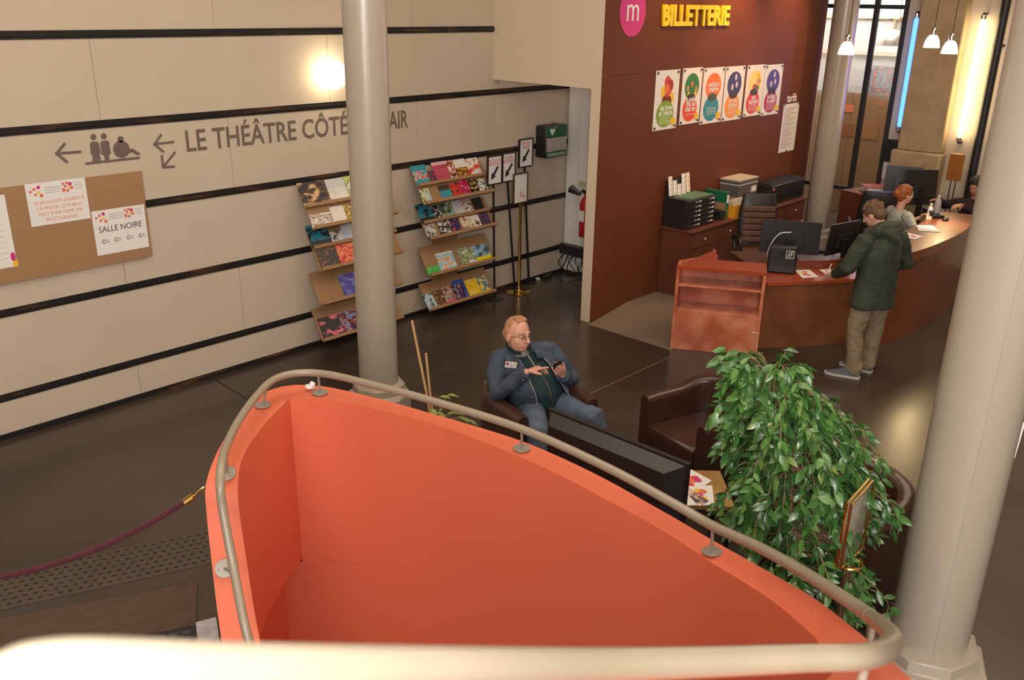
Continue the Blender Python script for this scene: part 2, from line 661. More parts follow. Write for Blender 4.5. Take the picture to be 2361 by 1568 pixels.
# weld collars at tube joints
for px, py in ((1413, 1085), (2014, 1426), (509, 1108)):
    q = min(rail_path, key=lambda p: (p - PZ(px, py, 1.3)).length if px < 1900 else (p - PZ(px, py, 1.8)).length)
    i = rail_path.index(q)
    t = (rail_path[i + 1] - rail_path[i - 1]).normalized()
    MB().tube([q - t * 0.0015, q + t * 0.0015], 0.0231, 16).build('weld_seam', M_steel, rail)
for px, py, z in ((520, 1330, .70), (523, 1092, 1.14), (606, 937, ZT), (738, 908, ZT), (1203, 1037, ZT), (1642, 1276, 1.17)):
    f0 = PZ(px, py, z)
    q = min(rail_path, key=lambda p: (Vector((p.x, p.y, 0)) - Vector((f0.x, f0.y, 0))).length + abs(p.z - z - .14) * 1.0)
    cpt = [(a_ + b2) / 2 for a_, b2 in zip(LI + FI, LO + FO)]
    ic = min(range(len(cpt)), key=lambda i: (drop(cpt[i], 0) - drop(f0, 0)).length)
    f0.z = cpt[ic].z + .006
    tn = (cpt[min(ic + 1, len(cpt) - 1)] - cpt[max(ic - 1, 0)]).normalized()
    nn = tn.cross(Vector((tn.y, -tn.x, 0))).normalized()
    nn = nn if nn.z > 0 else -nn
    tilt = Vector((0, 0, 1)).rotation_difference(nn).to_matrix()
    ps = MB().tube([f0 + Vector((0, 0, .0)), (f0 + q) / 2 + Vector((0, 0, 0.0)), q], 0.0075, 10)
    ps.build('rail_post', M_steel, rail)
    fl = MB().lathe([(0.0, 0.0), (0.046, 0.0), (0.048, 0.003), (0.047, 0.008), (0.012, 0.010), (0.0, 0.010)], 24, f0, rot=tilt)
    fl = fl.build('flange', M_steel, rail)
    for k in range(3):
        a_ = 0.6 + k * 2.09
        MB().lathe([(0.0, 0.009), (0.005, 0.009), (0.004, 0.012), (0.0, 0.0125)], 8, f0 + tilt @ Vector((cos(a_) * .032, sin(a_) * .032, 0)), rot=tilt).build('flange_screw', M_steel, fl)
for t_, b_ in ((PD(2003, 1428, 2.83), PD(1988, 1500, 2.72)), (PD(1990, 1535, 1.74), PD(1945, 1590, 1.85))):
    q = min(rail_path, key=lambda p: (p - t_).length)
    e = q + Vector((0.0, 0.0, -0.15)) + (b_ - t_).normalized() * 0.03
    MB().tube([q, e], 0.0085, 12).build('rail_post', M_steel, rail)
    MB().lathe([(0.0, 0.0), (0.048, 0.0), (0.047, 0.008), (0.0, 0.010)], 24, e).build('flange', M_steel, rail)

# ================================================================== floor with the stair opening
hole = [drop(p, 0) for p in resample(LI, 24)] + [drop(p, 0) for p in resample(FI, 50)[1:]]
bm = bmesh.new()
outer = [bm.verts.new(p) for p in ((-4, -5, 0), (18, -5, 0), (18, 7.6, 0), (-4, 7.6, 0))]
hv = [bm.verts.new(p) for p in hole]
ed = [bm.edges.new((outer[i], outer[(i + 1) % 4])) for i in range(4)]
ed += [bm.edges.new((hv[i], hv[(i + 1) % len(hv)])) for i in range(len(hv))]
bmesh.ops.triangle_fill(bm, edges=ed, use_beauty=True)
for f in bm.faces:
    if f.normal.z < 0:
        f.normal_flip()
me = bpy.data.meshes.new('floor')
bm.to_mesh(me)
bm.free()
me.materials.append(M_floor)
floor = bpy.data.objects.new('floor', me)
C.objects.link(floor)
struct(floor)
ORG['floor'] = Vector()
M_joint = mat('brass_inlay', (0.42, 0.30, 0.14), 0.35, 0.6)
M_jointd = mat('dark_joint', (0.012, 0.010, 0.010), 0.6)


def strip(p, q, wd, m_, name, z=0.0015):
    d = (q - p)
    n_ = Vector((-d.y, d.x, 0)).normalized() * wd / 2
    MB().add([p + n_ + Vector((0, 0, z)), p - n_ + Vector((0, 0, z)), q - n_ + Vector((0, 0, z)), q + n_ + Vector((0, 0, z))], [(0, 1, 2, 3)]).build(name, m_, floor)


strip(PZ(1330, 922), PZ(1545, 823), 0.012, M_joint, 'floor_joint')
strip(PZ(500, 878), PZ(640, 962), 0.012, M_jointd, 'floor_joint')
MB().bb(-1, 5, -1, 5, -2.8, -2.7).build('floor_basement', M_dark)
struct(bpy.data.objects['floor_basement'])

# ================================================================== left wall
YL = 7.52
wl = thing('wall_left', (6, YL, 0), None, None)
struct(wl)
MB().bb(-4, 9.3, YL + 0.03, YL + 0.15, 0, 6).build('wall_core', M_strip, wl)
zs = [0.36, 1.06, 1.76, 2.46, 3.155, 3.85, 4.55, 5.25]
hw = 0.032
rows = [(0.045, zs[0] - hw)] + [(a + hw, b_ - hw) for a, b_ in zip(zs, zs[1:])] + [(zs[-1] + hw, 6.0)]
x_j = {0: PY(322, 880, YL).x, 1: PY(560, 720, YL).x, 2: PY(288, 630, YL).x, 3: PY(527, 300, YL).x, 4: PY(215, 160, YL).x, 5: PY(491, 30, YL).x}
for ri, (z0, z1) in enumerate(rows):
    x0 = x_j.get(ri, 3.6 + 0.7 * ri)
    pw = 2.27
    k0 = int((x0 + 4) / pw) + 1
    edges = [-4.0] + sorted([x0 - pw * k for k in range(1, k0) if x0 - pw * k > -3.9]) + [x0 + pw * k for k in range(0, 8) if x0 + pw * k < 9.15] + [9.2]
    for a, b_ in zip(edges, edges[1:]):
        if b_ - a < 0.1:
            continue
        p = MB().bb(a + 0.002, b_ - 0.002, YL + rnd.uniform(0, 0.003), YL + 0.04, z0, z1)
        p.build('panel', M_panel, wl, smooth=0)
for zi, z in enumerate(zs):
    cuts = [-4.0, 2.0, PY(150, 293, YL).x, 5.6, 9.2] if zi == 3 else [-4.0, PY(205, 82, YL).x if zi == 4 else 3.0, 6.4, 9.2]
    for a, b_ in zip(cuts, cuts[1:]):
        poly = [(-hw, 0), (hw, 0), (hw, -.012), (hw * .45, -.012), (hw * .35, -.02), (-hw * .35, -.02), (-hw * .45, -.012), (-hw, -.012)]
        MB().prism(poly, lambda h, y: Vector((a + .001, YL + y + .004, z + h)), lambda h, y: Vector((b_ - .001, YL + y + .004, z + h))).build('steel_strip', M_strip, wl, smooth=0)
MB().bb(-4, 9.1, YL - 0.012, YL + 0.02, 0, 0.05).build('baseboard_left', M_strip, None, smooth=0)
struct(bpy.data.objects['baseboard_left'])

# ================================================================== recess, portal wall, ticket wall, outer shell
MB().bb(9.1, 9.25, 6.09, 7.5, 0, 6).build('wall_recess', M_white)
MB().bb(9.075, 9.1, 7.40, 7.46, 0.05, 2.7).bb(9.08, 9.1, 7.28, 7.40, 0.05, 2.7).build('trim_1', M_white)
MB().bb(9.085, 9.1, 6.1, 7.5, 0, 0.05).build('baseboard_recess', M_strip)
YB = 5.94
pw_ = MB().bb(7.72, 7.84, YB, YL, 2.6, 6).bb(7.72, 7.84, YB, YB + 0.13, 0, 2.6)
pw_.build('wall_portal', M_plaster, smooth=0)
MB().bb(7.725, 12.85, YB - 0.004, YB + 0.14, 2.735, 6).bb(7.725, 12.85, YB - 0.002, YB + 0.14, 0, 2.732).build('wall_ticket_office', M_brown, smooth=0)
MB().bb(-4.1, -4, -5, 7.6, 0, 6).build('wall_rear', M_plaster)
MB().bb(-4, 18, -5.1, -5, 0, 6).build('wall_right', M_plaster)
MB().bb(18, 18.1, -5, 7.7, 0, 6).build('wall_far_end', M_plaster)
MB().bb(9.2, 18, 7.55, 7.7, 0, 6).build('wall_back_room', M_plaster)
MB().bb(-4, 18, -5, 7.6, 6, 6.1).build('ceiling', mat('ceiling_paint', (0.55, 0.5, 0.44), 0.9))
for n_ in ('wall_recess', 'trim_1', 'baseboard_recess', 'wall_portal', 'wall_ticket_office', 'wall_rear', 'wall_right', 'wall_far_end', 'wall_back_room', 'ceiling'):
    struct(bpy.data.objects[n_])

# platform and ramp behind the ticket desk
M_rubber = mat('grey_rubber', (0.20, 0.155, 0.115), 0.6, var=0.35, vscale=2.5, col2=(0.12, 0.10, 0.085))
a, b_ = PZ(1356, 748), PZ(1547, 808)
k1 = PY(1447, 694, YB)
c_ = Vector((8.47, 4.78, 0.085))
MB().add([a, b_, Vector((8.5, 4.7, .085)), Vector((k1.x, YB, .085)), Vector((13.49, YB, .085)), Vector((13.49, 3.45, .085)), Vector((9.4, 3.6, .085)), Vector((8.7, 4.3, .085))],
         [(0, 1, 2, 3), (3, 2, 7, 6, 5, 4)]).build('ramp_platform', M_rubber)
struct(bpy.data.objects['ramp_platform'])

# ================================================================== columns
def column(x, y, r, h0, label, top=6.0):
    t = thing('column', (x, y, 0), label, 'column', 'round painted steel columns')
    MB().lathe([(r, h0 - .02), (r, 2.9), (r, top)], 48, (x, y, 0)).build('shaft', M_col, t)
    k = r / 0.175
    oc = MB().lathe([(.285 * k, 0), (.285 * k, h0 - .10), (.275 * k, h0 - .085), (.245 * k, h0 - .075), (.235 * k, h0 - .01), (.21 * k, h0), (r, h0 + .012)], 8, (x, y, 0), rot=None)
    oc.build('plinth', M_col, t, smooth=20, bevel=0.006)
    a_ = atan2(-y, -x) + 0.25
    MB().box((x + cos(a_) * r, y + sin(a_) * r, 3.0), (0.004, 0.012, 5.4), Matrix.Rotation(a_, 3, 'Z')).build('seam', M_col, t)
    return t


H0 = 0.36
p = PZ(873, 890, H0)
column(p.x + .06, p.y + .07, 0.166, H0, 'taupe round column rising between the two leaflet racks')
p = PZ(2137, 1492, H0)
column(p.x + .10, p.y + .03, 0.192, H0, 'large taupe column in the right foreground with papers taped on it')
p = PZ(1888, 470, 0.72)
column(p.x, p.y, 0.17, H0, 'far column beside the printer behind the ticket desk')
# ================================================================== things on the left wall
M_kraft = mat('kraft_board', (0.36, 0.205, 0.10), 0.75, var=0.15, vscale=1.5)
M_sign = mat('taupe_lettering', (0.16, 0.115, 0.095), 0.7)
M_red = mat('red_print', (0.62, 0.06, 0.05), 0.6)
M_orangep = mat('orange_print', (0.75, 0.17, 0.08), 0.6)
M_yellow = mat('yellow_print', (0.85, 0.52, 0.03), 0.6)
M_pink = mat('magenta_print', (0.62, 0.03, 0.22), 0.6)
M_ink = mat('black_print', (0.02, 0.02, 0.022), 0.6)
M_greyink = mat('grey_print', (0.30, 0.30, 0.32), 0.7)


def disc(c, rx, rz, y, m_, name, parent, n=20, t=0.001):
    """flat printed disc on a wall facing -Y"""
    return MB().prism([(cos(2 * pi * i / n) * rx, sin(2 * pi * i / n) * rz) for i in range(n)],
                      lambda a, b: Vector((c[0] + a, y, c[1] + b)), lambda a, b: Vector((c[0] + a, y - t, c[1] + b))).build(name, m_, parent, smooth=0)


# wayfinding lettering
t = text('LE THÉÂTRE CÔTÉ', 0.262, M_sign, 'wall_lettering', None, (0, 0, 0), align='LEFT', yal='BOTTOM_BASELINE', fitw=PY(800, 300, YL).x - PY(428, 345, YL).x, off=0.003)
t.location = (PY(428, 350, YL).x, YL - 0.002, 2.165)
tag(t, 'taupe capital lettering LE THÉÂTRE CÔTÉ painted on beige panel wall', 'lettering')
t = text('AIR', 0.262, M_sign, 'wall_lettering', None, (0, 0, 0), align='LEFT', yal='BOTTOM_BASELINE', fitw=PY(941, 290, YL).x - PY(897, 290, YL).x, off=0.003)
t.location = (PY(897, 290, YL).x, YL - 0.002, 2.165)
tag(t, 'end of taupe lettering, AIR, right of the column', 'lettering')


def arrow(name, tail, head, label, wd=0.022, hl=0.085):
    o = thing(name, ((tail[0] + head[0]) / 2, YL, min(tail[1], head[1])), label, 'arrow')
    d = Vector((head[0] - tail[0], 0, head[1] - tail[1]))
    L = d.length
    d.normalize()
    n_ = Vector((-d.z, 0, d.x))
    h = Vector((head[0], YL - .002, head[1]))
    tl = Vector((tail[0], YL - .002, tail[1]))

    def bar(p, q, nm, dy=0.0):
        p, q = p + Vector((0, dy, 0)), q + Vector((0, dy, 0))
        dd = (q - p).normalized()
        nn = Vector((-dd.z, 0, dd.x)) * wd / 2
        MB().add([p - nn, q - nn, q + nn, p + nn] + [v + Vector((0, -.0015, 0)) for v in (p - nn, q - nn, q + nn, p + nn)],
                 [(0, 1, 2, 3), (4, 5, 6, 7), (0, 1, 5, 4), (1, 2, 6, 5), (2, 3, 7, 6), (3, 0, 4, 7)]).build(nm, M_sign, o, smooth=0)
    bar(tl, h, 'shaft')
    for sg in (-1, 1):
        bar(h - d * 0.012, h - d * hl + n_ * sg * hl * .9, 'barb', -.0006 * (sg + 2))


arrow('direction_arrow', (PY(187, 350, YL).x, PY(187, 350, YL).z), (PY(127, 354, YL).x, PY(127, 354, YL).z), 'taupe arrow pointing left beside the toilet pictograms')
arrow('direction_arrow', (PY(401, 327, YL).x, PY(401, 327, YL).z), (PY(353, 333, YL).x, PY(353, 333, YL).z), 'upper taupe arrow pointing left before the lettering', .02)
arrow('direction_arrow', (PY(404, 350, YL).x, PY(404, 350, YL).z), (PY(374, 388, YL).x, PY(374, 388, YL).z), 'lower taupe arrow pointing diagonally down left', .02)

pic = thing('toilet_pictogram', (3.15, YL, 2.13), 'taupe pictogram of two people and a wheelchair user above a line', 'pictogram')


def flat(poly, name, parent, m_=None, y=None, t_=0.0015):
    y = YL - .002 if y is None else y
    return MB().prism(poly, lambda a, b: Vector((a, y, b)), lambda a, b: Vector((a, y - t_, b))).build(name, m_ or M_sign, parent, smooth=0)


q = lambda px, py: (PY(px, py, YL).x, PY(px, py, YL).z)
for i, (hx, hy) in enumerate(((215, 316), (239, 314))):
    cx_, cz_ = q(hx, hy)
    disc((cx_, cz_), .024, .026, YL - .002, M_sign, 'head', pic)
    pts_ = ([(-.040, -.05), (-.022, -.036), (.022, -.036), (.040, -.05), (.046, -.14), (.030, -.14), (.040, -.20), (.018, -.20), (.014, 0), (-.014, 0), (-.018, -.20), (-.040, -.20), (-.030, -.14), (-.046, -.14)] if i == 0 else
            [(-.040, -.05), (-.026, -.036), (.026, -.036), (.040, -.05), (.042, -.15), (.024, -.15), (.020, 0), (-.020, 0), (-.024, -.15), (-.042, -.15)])
    flat([(cx_ + a_ * .9, cz_ + b_ if b_ else 2.170) for a_, b_ in pts_], 'body', pic, y=YL - .0024)
cx_, cz_ = q(278, 321)
disc((cx_, cz_), .026, .026, YL - .002, M_sign, 'head', pic)
disc((cx_ - .005, 2.243), .070, .072, YL - .002, M_sign, 'wheel', pic, 28)
flat([(cx_ - .030, cz_ - .10), (cx_ - .022, cz_ - .036), (cx_ + .022, cz_ - .036), (cx_ + .030, cz_ - .10)], 'torso', pic, y=YL - .0042)
flat([(cx_ - .02, cz_ - .115), (cx_ - .02, cz_ - .085), (cx_ + .09, cz_ - .085), (cx_ + .08, cz_ - .115)], 'thigh', pic, y=YL - .0062)
flat([(cx_ + .065, cz_ - .10), (cx_ + .092, cz_ - .088), (cx_ + .150, 2.190), (cx_ + .122, 2.182)], 'shin', pic, y=YL - .0082)
x0, x1 = q(198, 379)[0], q(321, 364)[0]
flat([(x0, 2.148), (x0 - .008, 2.158), (x0, 2.168), (x1, 2.168), (x1 + .008, 2.158), (x1, 2.148)], 'ground_line', pic, y=YL - .002)

# kraft notice board with three sheets
bd = thing('notice_board', (2.4, YL, 1.3), 'wide brown kraft notice board on the beige wall', 'board')
MB().bb(1.2, 3.405, YL - .032, YL - .020, 1.3, 2.05).build('board_panel', M_kraft, bd, bevel=.002)


def salon_logo(o, xc, zc, sc, y):
    """red, orange and yellow dots left and right of small grey script"""
    cols = [M_red, M_orangep, M_yellow, M_red, M_pink, M_orangep]
    r_ = random.Random(3)
    pts = [(-.20, .0), (-.17, .02), (-.135, .035), (-.165, -.03), (-.14, -.012), (-.12, -.045), (.06, .04), (.09, .045), (.115, .032), (.075, .015), (.105, .0), (.06, -.02), (.09, -.03), (.125, -.005)]
    for i, (a, b_) in enumerate(pts):
        rr = (0.010 + 0.005 * ((i * 7) % 3) / 2) * sc
        disc((xc + a * sc, zc + b_ * sc * .85), rr, rr, y - .0002 * i, cols[(i * 5) % 6], 'logo_dot', o, 10, .0006)
    for dz, w_ in ((.018, .13), (-.002, .15), (-.022, .12)):
        MB().bb(xc + (-.09) * sc, xc + (-.09 + w_) * sc, y - .0006, y, zc + dz * sc - .002, zc + dz * sc + .002).build('logo_script', M_greyink, o, smooth=0)
    for k in range(4):
        MB().bb(xc + .15 * sc, xc + .21 * sc, y - .0006, y, zc + (.03 - .016 * k) * sc - .0015, zc + (.03 - .016 * k) * sc + .0015).build('logo_script', M_greyink, o, smooth=0)


yS = YL - .0325
s1 = thing('notice_sheet', (2.69, YL, 1.66), 'white notice with orange-red capitals on the kraft board', 'notice')
xa, za = q(52, 424)
xb, zb = q(204, 503)
MB().bb(xa, xb + .005, yS - .001, yS, zb + .005, za).build('sheet', M_paper, s1, smooth=0)
xm, zt = (xa + xb) / 2, za
wS = xb - xa
salon_logo(s1, xm, zt - .065, wS / .47, yS - .001)
for k, ln in enumerate(('LE SALON EST OUVERT À', 'LA PRESSE. LE PUBLIC', 'PEUT ÊTRE FILMÉ OU', 'PHOTOGRAPHIÉ')):
    text(ln, .038, M_orangep, 'lettering', s1, (xm + .01, yS - .0012, zt - .16 - k * .047), ext=.0003, fitw=(.40, .36, .35, .25)[k] * wS / .47)
s2 = thing('notice_sheet', (3.17, YL, 1.40), 'white SALLE NOIRE notice with four small arrows on the kraft board', 'notice')
xa, za = q(206, 487)
xb, zb = q(340, 567)
MB().bb(xa, xb, yS - .001, yS, zb, za).build('sheet', M_paper, s2, smooth=0)
xm, wS = (xa + xb) / 2, xb - xa
salon_logo(s2, xm, za - .06, wS / .47, yS - .001)
text('SALLE NOIRE', .07, M_ink, 'lettering', s2, (xm, yS - .0012, za - .165), ext=.0003, fitw=wS * .82)
for k in range(4):
    ax = xa + wS * (.14 + .235 * k)
    az = za - .265
    for dz in (-.009, .009):
        MB().bb(ax, ax + .05, yS - .0016, yS - .001, az + dz - .002, az + dz + .002).build('arrow_line', M_ink, s2, smooth=0)
    for sg in (-1, 1):
        MB().box((ax - .002, yS - .0013, az + sg * .010), (.034, .0006, .004), Matrix.Rotation(-sg * .75, 3, 'Y')).build('arrow_head', M_ink, s2, smooth=0)
s3 = thing('notice_sheet', (2.1, YL, 1.42), 'white programme sheet at the left picture edge on the kraft board', 'notice')
xb, za = q(8, 442)
zb = q(42, 606)[1]
xb = q(40, 600)[0] - .03
MB().bb(1.62, 2.31, yS - .001, yS, 1.43, 2.0).build('sheet', M_paper, s3, smooth=0)
for k in range(9):
    MB().bb(1.72, 2.26, yS - .0016, yS - .001, 1.86 - k * .045, 1.8625 - k * .045).build('text_line', M_greyink, s3, smooth=0)
disc((2.29, 1.51), .018, .035, yS - .001, M_pink, 'logo_dot', s3)
disc((2.30, 1.455), .02, .03, yS - .001, M_yellow, 'logo_dot', s3)

# globe wall lamp
g = PY(769, 172, YL - .12)
gl = thing('globe_lamp', g - Vector((0, 0, .15)), 'glowing white globe lamp on the panel wall beside the column', 'lamp')
MB().ell(g, .14, n=24, k=16).build('globe', mat('lit_opal', (1, .95, .85), .4, emit=(1.0, .83, .55), estr=9), gl)
MB().lathe([(.0, 0), (.06, 0), (.06, .03), (.0, .03)], 20, (g.x, YL - .004, g.z), rot=Matrix.Rotation(pi / 2, 3, 'X')).build('mount', M_white, gl)

# ================================================================== leaflet racks
M_rack = mat('rack_mdf', (0.34, 0.19, 0.085), 0.6, var=0.15, vscale=3)
LAB = []


def rack(name, label, units, xw):
    r = thing(name, (units[0][0].x + xw / 2, YL - .15, 0.0), label, 'rack')
    res = []
    MB().bb(units[0][0].x + .30 * xw, units[0][0].x + .68 * xw, YL - .03, YL - .02, .10, 1.66).build('back_board', M_rack, r)
    for tl, bl, led in units:
        x0, x1 = tl.x, tl.x + xw
        d = Vector((0, bl.y - tl.y, bl.z - tl.z))
        L = d.length
        d.normalize()
        nrm = Vector((0, -d.z, d.y))
        if nrm.y > 0:
            nrm = -nrm
        th = .012
        P = lambda x, s_, h, tl=tl, d=d, nrm=nrm: Vector((x, tl.y, tl.z)) + d * s_ + nrm * h
        poly = [(0, 0), (L, 0), (L, th), (0, th)]
        pan = MB().prism(poly, lambda s_, h: P(x0, s_, h), lambda s_, h: P(x1, s_, h)).build('back_panel', M_rack, r, smooth=0)
        for f in led:
            s_ = L * f
            poly = [(s_ - .008, th), (s_ - .008, .05), (s_ - .028, .05), (s_ - .028, .062), (s_ + .006, .062), (s_ + .006, th)]
            MB().prism(poly, lambda a, h: P(x0, a, h), lambda a, h: P(x1, a, h)).build('ledge', M_rack, r, smooth=0)
            res.append((P, s_ - .009, th, x0, xw, nrm, d))
        bx = MB()
        for k in (.38, .60):
            xx = x0 + xw * k
            MB().add([P(xx, L * .15, 0), P(xx, L * .95, 0), Vector((xx, YL - .02, P(xx, L * .95, 0).z)), Vector((xx, YL - .02, P(xx, L * .15, 0).z)),
                      P(xx + .012, L * .15, 0), P(xx + .012, L * .95, 0), Vector((xx + .012, YL - .02, P(xx, L * .95, 0).z)), Vector((xx + .012, YL - .02, P(xx, L * .15, 0).z))],
                     [(0, 1, 2, 3), (4, 5, 6, 7), (0, 1, 5, 4), (1, 2, 6, 5), (2, 3, 7, 6), (3, 0, 4, 7)]).build('bracket', M_rack, r, smooth=0)
    return res


def unit(tlp, blp):
    tl = PY(*tlp, YL - .05)
    bl = PX(*blp, tl.x)
    return tl, bl


def mk(tlp, blp, led):
    tl, bl = unit(tlp, blp)
    return (tl, bl, led)


XW = 1.06
RR = rack('leaflet_rack', 'brown leaflet rack right of the column with four tilted units', [mk((947, 397), (977, 474), (.47, 1.0)), mk((959, 487), (987, 556), (.47, 1.0)), mk((962, 573), (988, 640), (1.0,)), mk((963, 657), (990, 719), (1.0,))], XW)
RL = rack('leaflet_rack', 'brown leaflet rack left of the column, half hidden by it', [mk((686, 438), (721, 531), (.47, 1.0)), mk((706, 539), (738, 627), (.43, 1.0)), mk((710, 632), (738, 706), (1.0,)), mk((716, 715), (744, 789), (1.0,))], XW)

K = lambda *c: sl(c)
teal, navy, pinkc, wht, blk, crm = K(40, 140, 160), K(35, 45, 85), K(190, 75, 100), K(225, 220, 212), K(28, 25, 26), K(220, 200, 175)
red_, yel, grn, brn, sky, org_ = K(200, 40, 40), K(235, 195, 40), K(110, 165, 60), K(100, 65, 40), K(150, 190, 210), K(215, 110, 50)
pur, olive, gry, crim = K(60, 40, 75), K(120, 125, 70), K(130, 130, 130), K(170, 25, 70)


def leaflet(ld, f0, f1, h, cols, label, lean=0.0, lift=0.0, **kw):
    P, s_, th, x0, xw, nrm, d = ld
    xa, xb = x0 + xw * f0, x0 + xw * f1
    k = len(LAB)
    mt = pmat('print_%d' % k, *cols, seed=k * 3.1, **kw)
    LAB.append(label)
    m_ = MB()
    t_ = .006 + .001 * (k % 4)
    pts = []
    for hh in (th + .001 + lift, th + .001 + lift + t_):
        for (x, a) in ((xa, 0), (xb, 0), (xb + lean, h), (xa + lean, h)):
            pts.append(P(x, s_ - a, hh + .002 * (a > 0)))
    m_.add(pts, [(0, 1, 2, 3), (4, 5, 6, 7), (0, 1, 5, 4), (1, 2, 6, 5), (2, 3, 7, 6), (3, 0, 4, 7)])
    o = m_.build('leaflet', mt, None, smooth=0)
    return tag(o, label, 'leaflet', 'leaflets on the wall racks')


R = 'right rack'
A1, A2, B1, B2, C1, D1 = RR
leaflet(A1, .0, .20, .235, (teal, K(215, 190, 180), red_), 'teal leaflet with red photo, first on right rack top ledge', band=.26, bcol=teal, top=.72, tcol=teal)
leaflet(A1, .19, .29, .15, (navy, K(60, 55, 80), red_), 'small navy leaflet beside the teal one, right rack top ledge', lift=.0)
leaflet(A1, .29, .49, .24, (pinkc, pinkc, K(150, 70, 70)), 'pink leaflet with pale title strip on right rack top ledge', scale=3, top=.84, tcol=K(220, 170, 180))
leaflet(A1, .49, .59, .235, (K(60, 40, 50), org_, wht), 'narrow dark photo leaflet between pink and white ones, right rack top ledge', scale=4, band=.15, bcol=pur)
leaflet(A1, .595, .77, .235, (K(70, 45, 30), K(150, 80, 50), yel), 'white-topped leaflet with brown shop photo, right rack top ledge', scale=7, top=.58, tcol=wht)
leaflet(A1, .775, .955, .225, (wht, wht, K(220, 70, 60)), 'white leaflet with faint red mark, last on right rack top ledge', scale=2.6)
leaflet(A2, .0, .12, .17, (K(150, 190, 220), K(225, 220, 130), K(60, 60, 55)), 'pale blue and yellow leaflet, first on right rack second ledge', scale=3)
leaflet(A2, .26, .41, .175, (teal, teal, K(70, 150, 165)), 'teal leaflet with dark top photo, right rack second ledge', top=.66, tcol=K(70, 45, 40))
leaflet(A2, .425, .555, .175, (red_, K(215, 70, 50), K(70, 35, 30)), 'red leaflet with dark figure, right rack second ledge', scale=3)
leaflet(A2, .56, .69, .21, (crim, crim, K(215, 110, 140)), 'crimson leaflet with pale drawing, right rack second ledge', scale=4)
leaflet(A2, .695, .82, .18, (blk, K(45, 38, 32), K(200, 160, 90)), 'black leaflet with golden spot, right rack second ledge', scale=4)
leaflet(A2, .825, .945, .17, (wht, K(190, 188, 185), blk), 'white leaflet with black sketch, last on right rack second ledge', scale=4)
leaflet(B1, .0, .19, .23, (teal, K(60, 110, 130), K(25, 25, 30)), 'teal leaflet with portrait, first on right rack third ledge', scale=2.6, band=.28, bcol=K(25, 22, 25))
leaflet(B1, .195, .32, .175, (blk, K(60, 60, 60), wht), 'black and white photo leaflet, right rack third ledge', scale=4)
leaflet(B1, .325, .49, .205, (sky, K(160, 170, 110), K(60, 80, 50)), 'landscape leaflet with green fields, right rack third ledge', scale=3)
leaflet(B1, .495, .62, .19, (K(215, 220, 225), wht, K(200, 205, 215)), 'plain pale leaflet beside the landscape one, right rack third ledge', scale=2)
leaflet(B1, .625, .77, .19, (wht, K(230, 205, 205), K(120, 90, 60)), 'white leaflet with pink title, right rack third ledge', scale=4, top=.82, tcol=K(215, 150, 170))
leaflet(B1, .80, .945, .175, (blk, K(60, 58, 58), K(40, 30, 30)), 'black smoky leaflet, last on right rack third ledge', scale=4)
leaflet(B2, .0, .14, .175, (K(200, 195, 190), K(170, 165, 160), K(70, 70, 72)), 'foggy grey leaflet, first on right rack fourth ledge', scale=2.6, band=.2, bcol=K(60, 58, 62))
leaflet(B2, .19, .36, .175, (blk, K(90, 90, 90), wht), 'black leaflet with white scratches, right rack fourth ledge', scale=5)
leaflet(B2, .365, .50, .18, (navy, K(60, 50, 90), K(190, 70, 60)), 'navy leaflet with red figure, right rack fourth ledge', scale=3)
leaflet(B2, .525, .66, .175, (crm, K(205, 180, 150), K(130, 85, 60)), 'cream leaflet with brown dress, right rack fourth ledge', scale=3)
leaflet(B2, .665, .80, .17, (wht, crm, K(60, 50, 45)), 'cream leaflet with dark shoe, right rack fourth ledge', scale=2.6)
leaflet(B2, .82, .955, .175, (K(75, 72, 80), K(45, 42, 50), K(110, 70, 120)), 'dark purple leaflet, last on right rack fourth ledge', scale=4)
leaflet(C1, .0, .18, .10, (K(60, 170, 70), K(70, 180, 75), K(120, 205, 110)), 'short bright green leaflet on right rack third unit', scale=4)
leaflet(C1, .185, .43, .23, (K(150, 195, 205), K(210, 215, 210), K(225, 150, 70)), 'pale blue leaflet with orange figures on right rack third unit', scale=3, top=.9, tcol=wht)
leaflet(C1, .50, .735, .225, (K(170, 180, 130), K(100, 115, 70), wht), 'olive green leaflet on right rack third unit', scale=3, band=.14, bcol=wht)
leaflet(C1, .74, .97, .215, (sky, K(120, 150, 180), K(70, 90, 90)), 'blue tree leaflet with yellow foot on right rack third unit', scale=2.6, band=.34, bcol=K(230, 215, 30))
leaflet(D1, .0, .13, .20, (K(130, 195, 215), wht, K(60, 90, 110)), 'light blue leaflet with diver, first on right rack bottom ledge', scale=3, lean=-.02)
leaflet(D1, .14, .26, .205, (brn, K(60, 45, 30), K(190, 140, 70)), 'brown striped leaflet, second on right rack bottom ledge', scale=5)
leaflet(D1, .265, .41, .215, (K(120, 40, 70), K(220, 190, 160), K(60, 40, 110)), 'multicoloured comic leaflet on right rack bottom ledge', scale=4, band=.22, bcol=K(220, 60, 140))
leaflet(D1, .415, .565, .21, (pur, K(80, 50, 90), K(160, 150, 160)), 'dark violet leaflet on right rack bottom ledge', scale=4, lift=.014)
leaflet(D1, .44, .61, .26, (K(30, 60, 160), K(60, 110, 200), K(25, 40, 110)), 'blue leaflet peeping out behind the violet one, right rack bottom', scale=4)
leaflet(D1, .625, .81, .225, (K(240, 190, 20), K(240, 195, 40), K(235, 210, 120)), 'bright yellow leaflet on right rack bottom ledge', scale=3)
leaflet(D1, .815, .955, .225, (K(235, 210, 70), K(120, 160, 180), K(60, 90, 130)), 'yellow and blue leaflet, last on right rack bottom ledge', scale=4, band=.2, bcol=K(235, 210, 40))
A1, A2, B1, B2, C1, D1 = RL
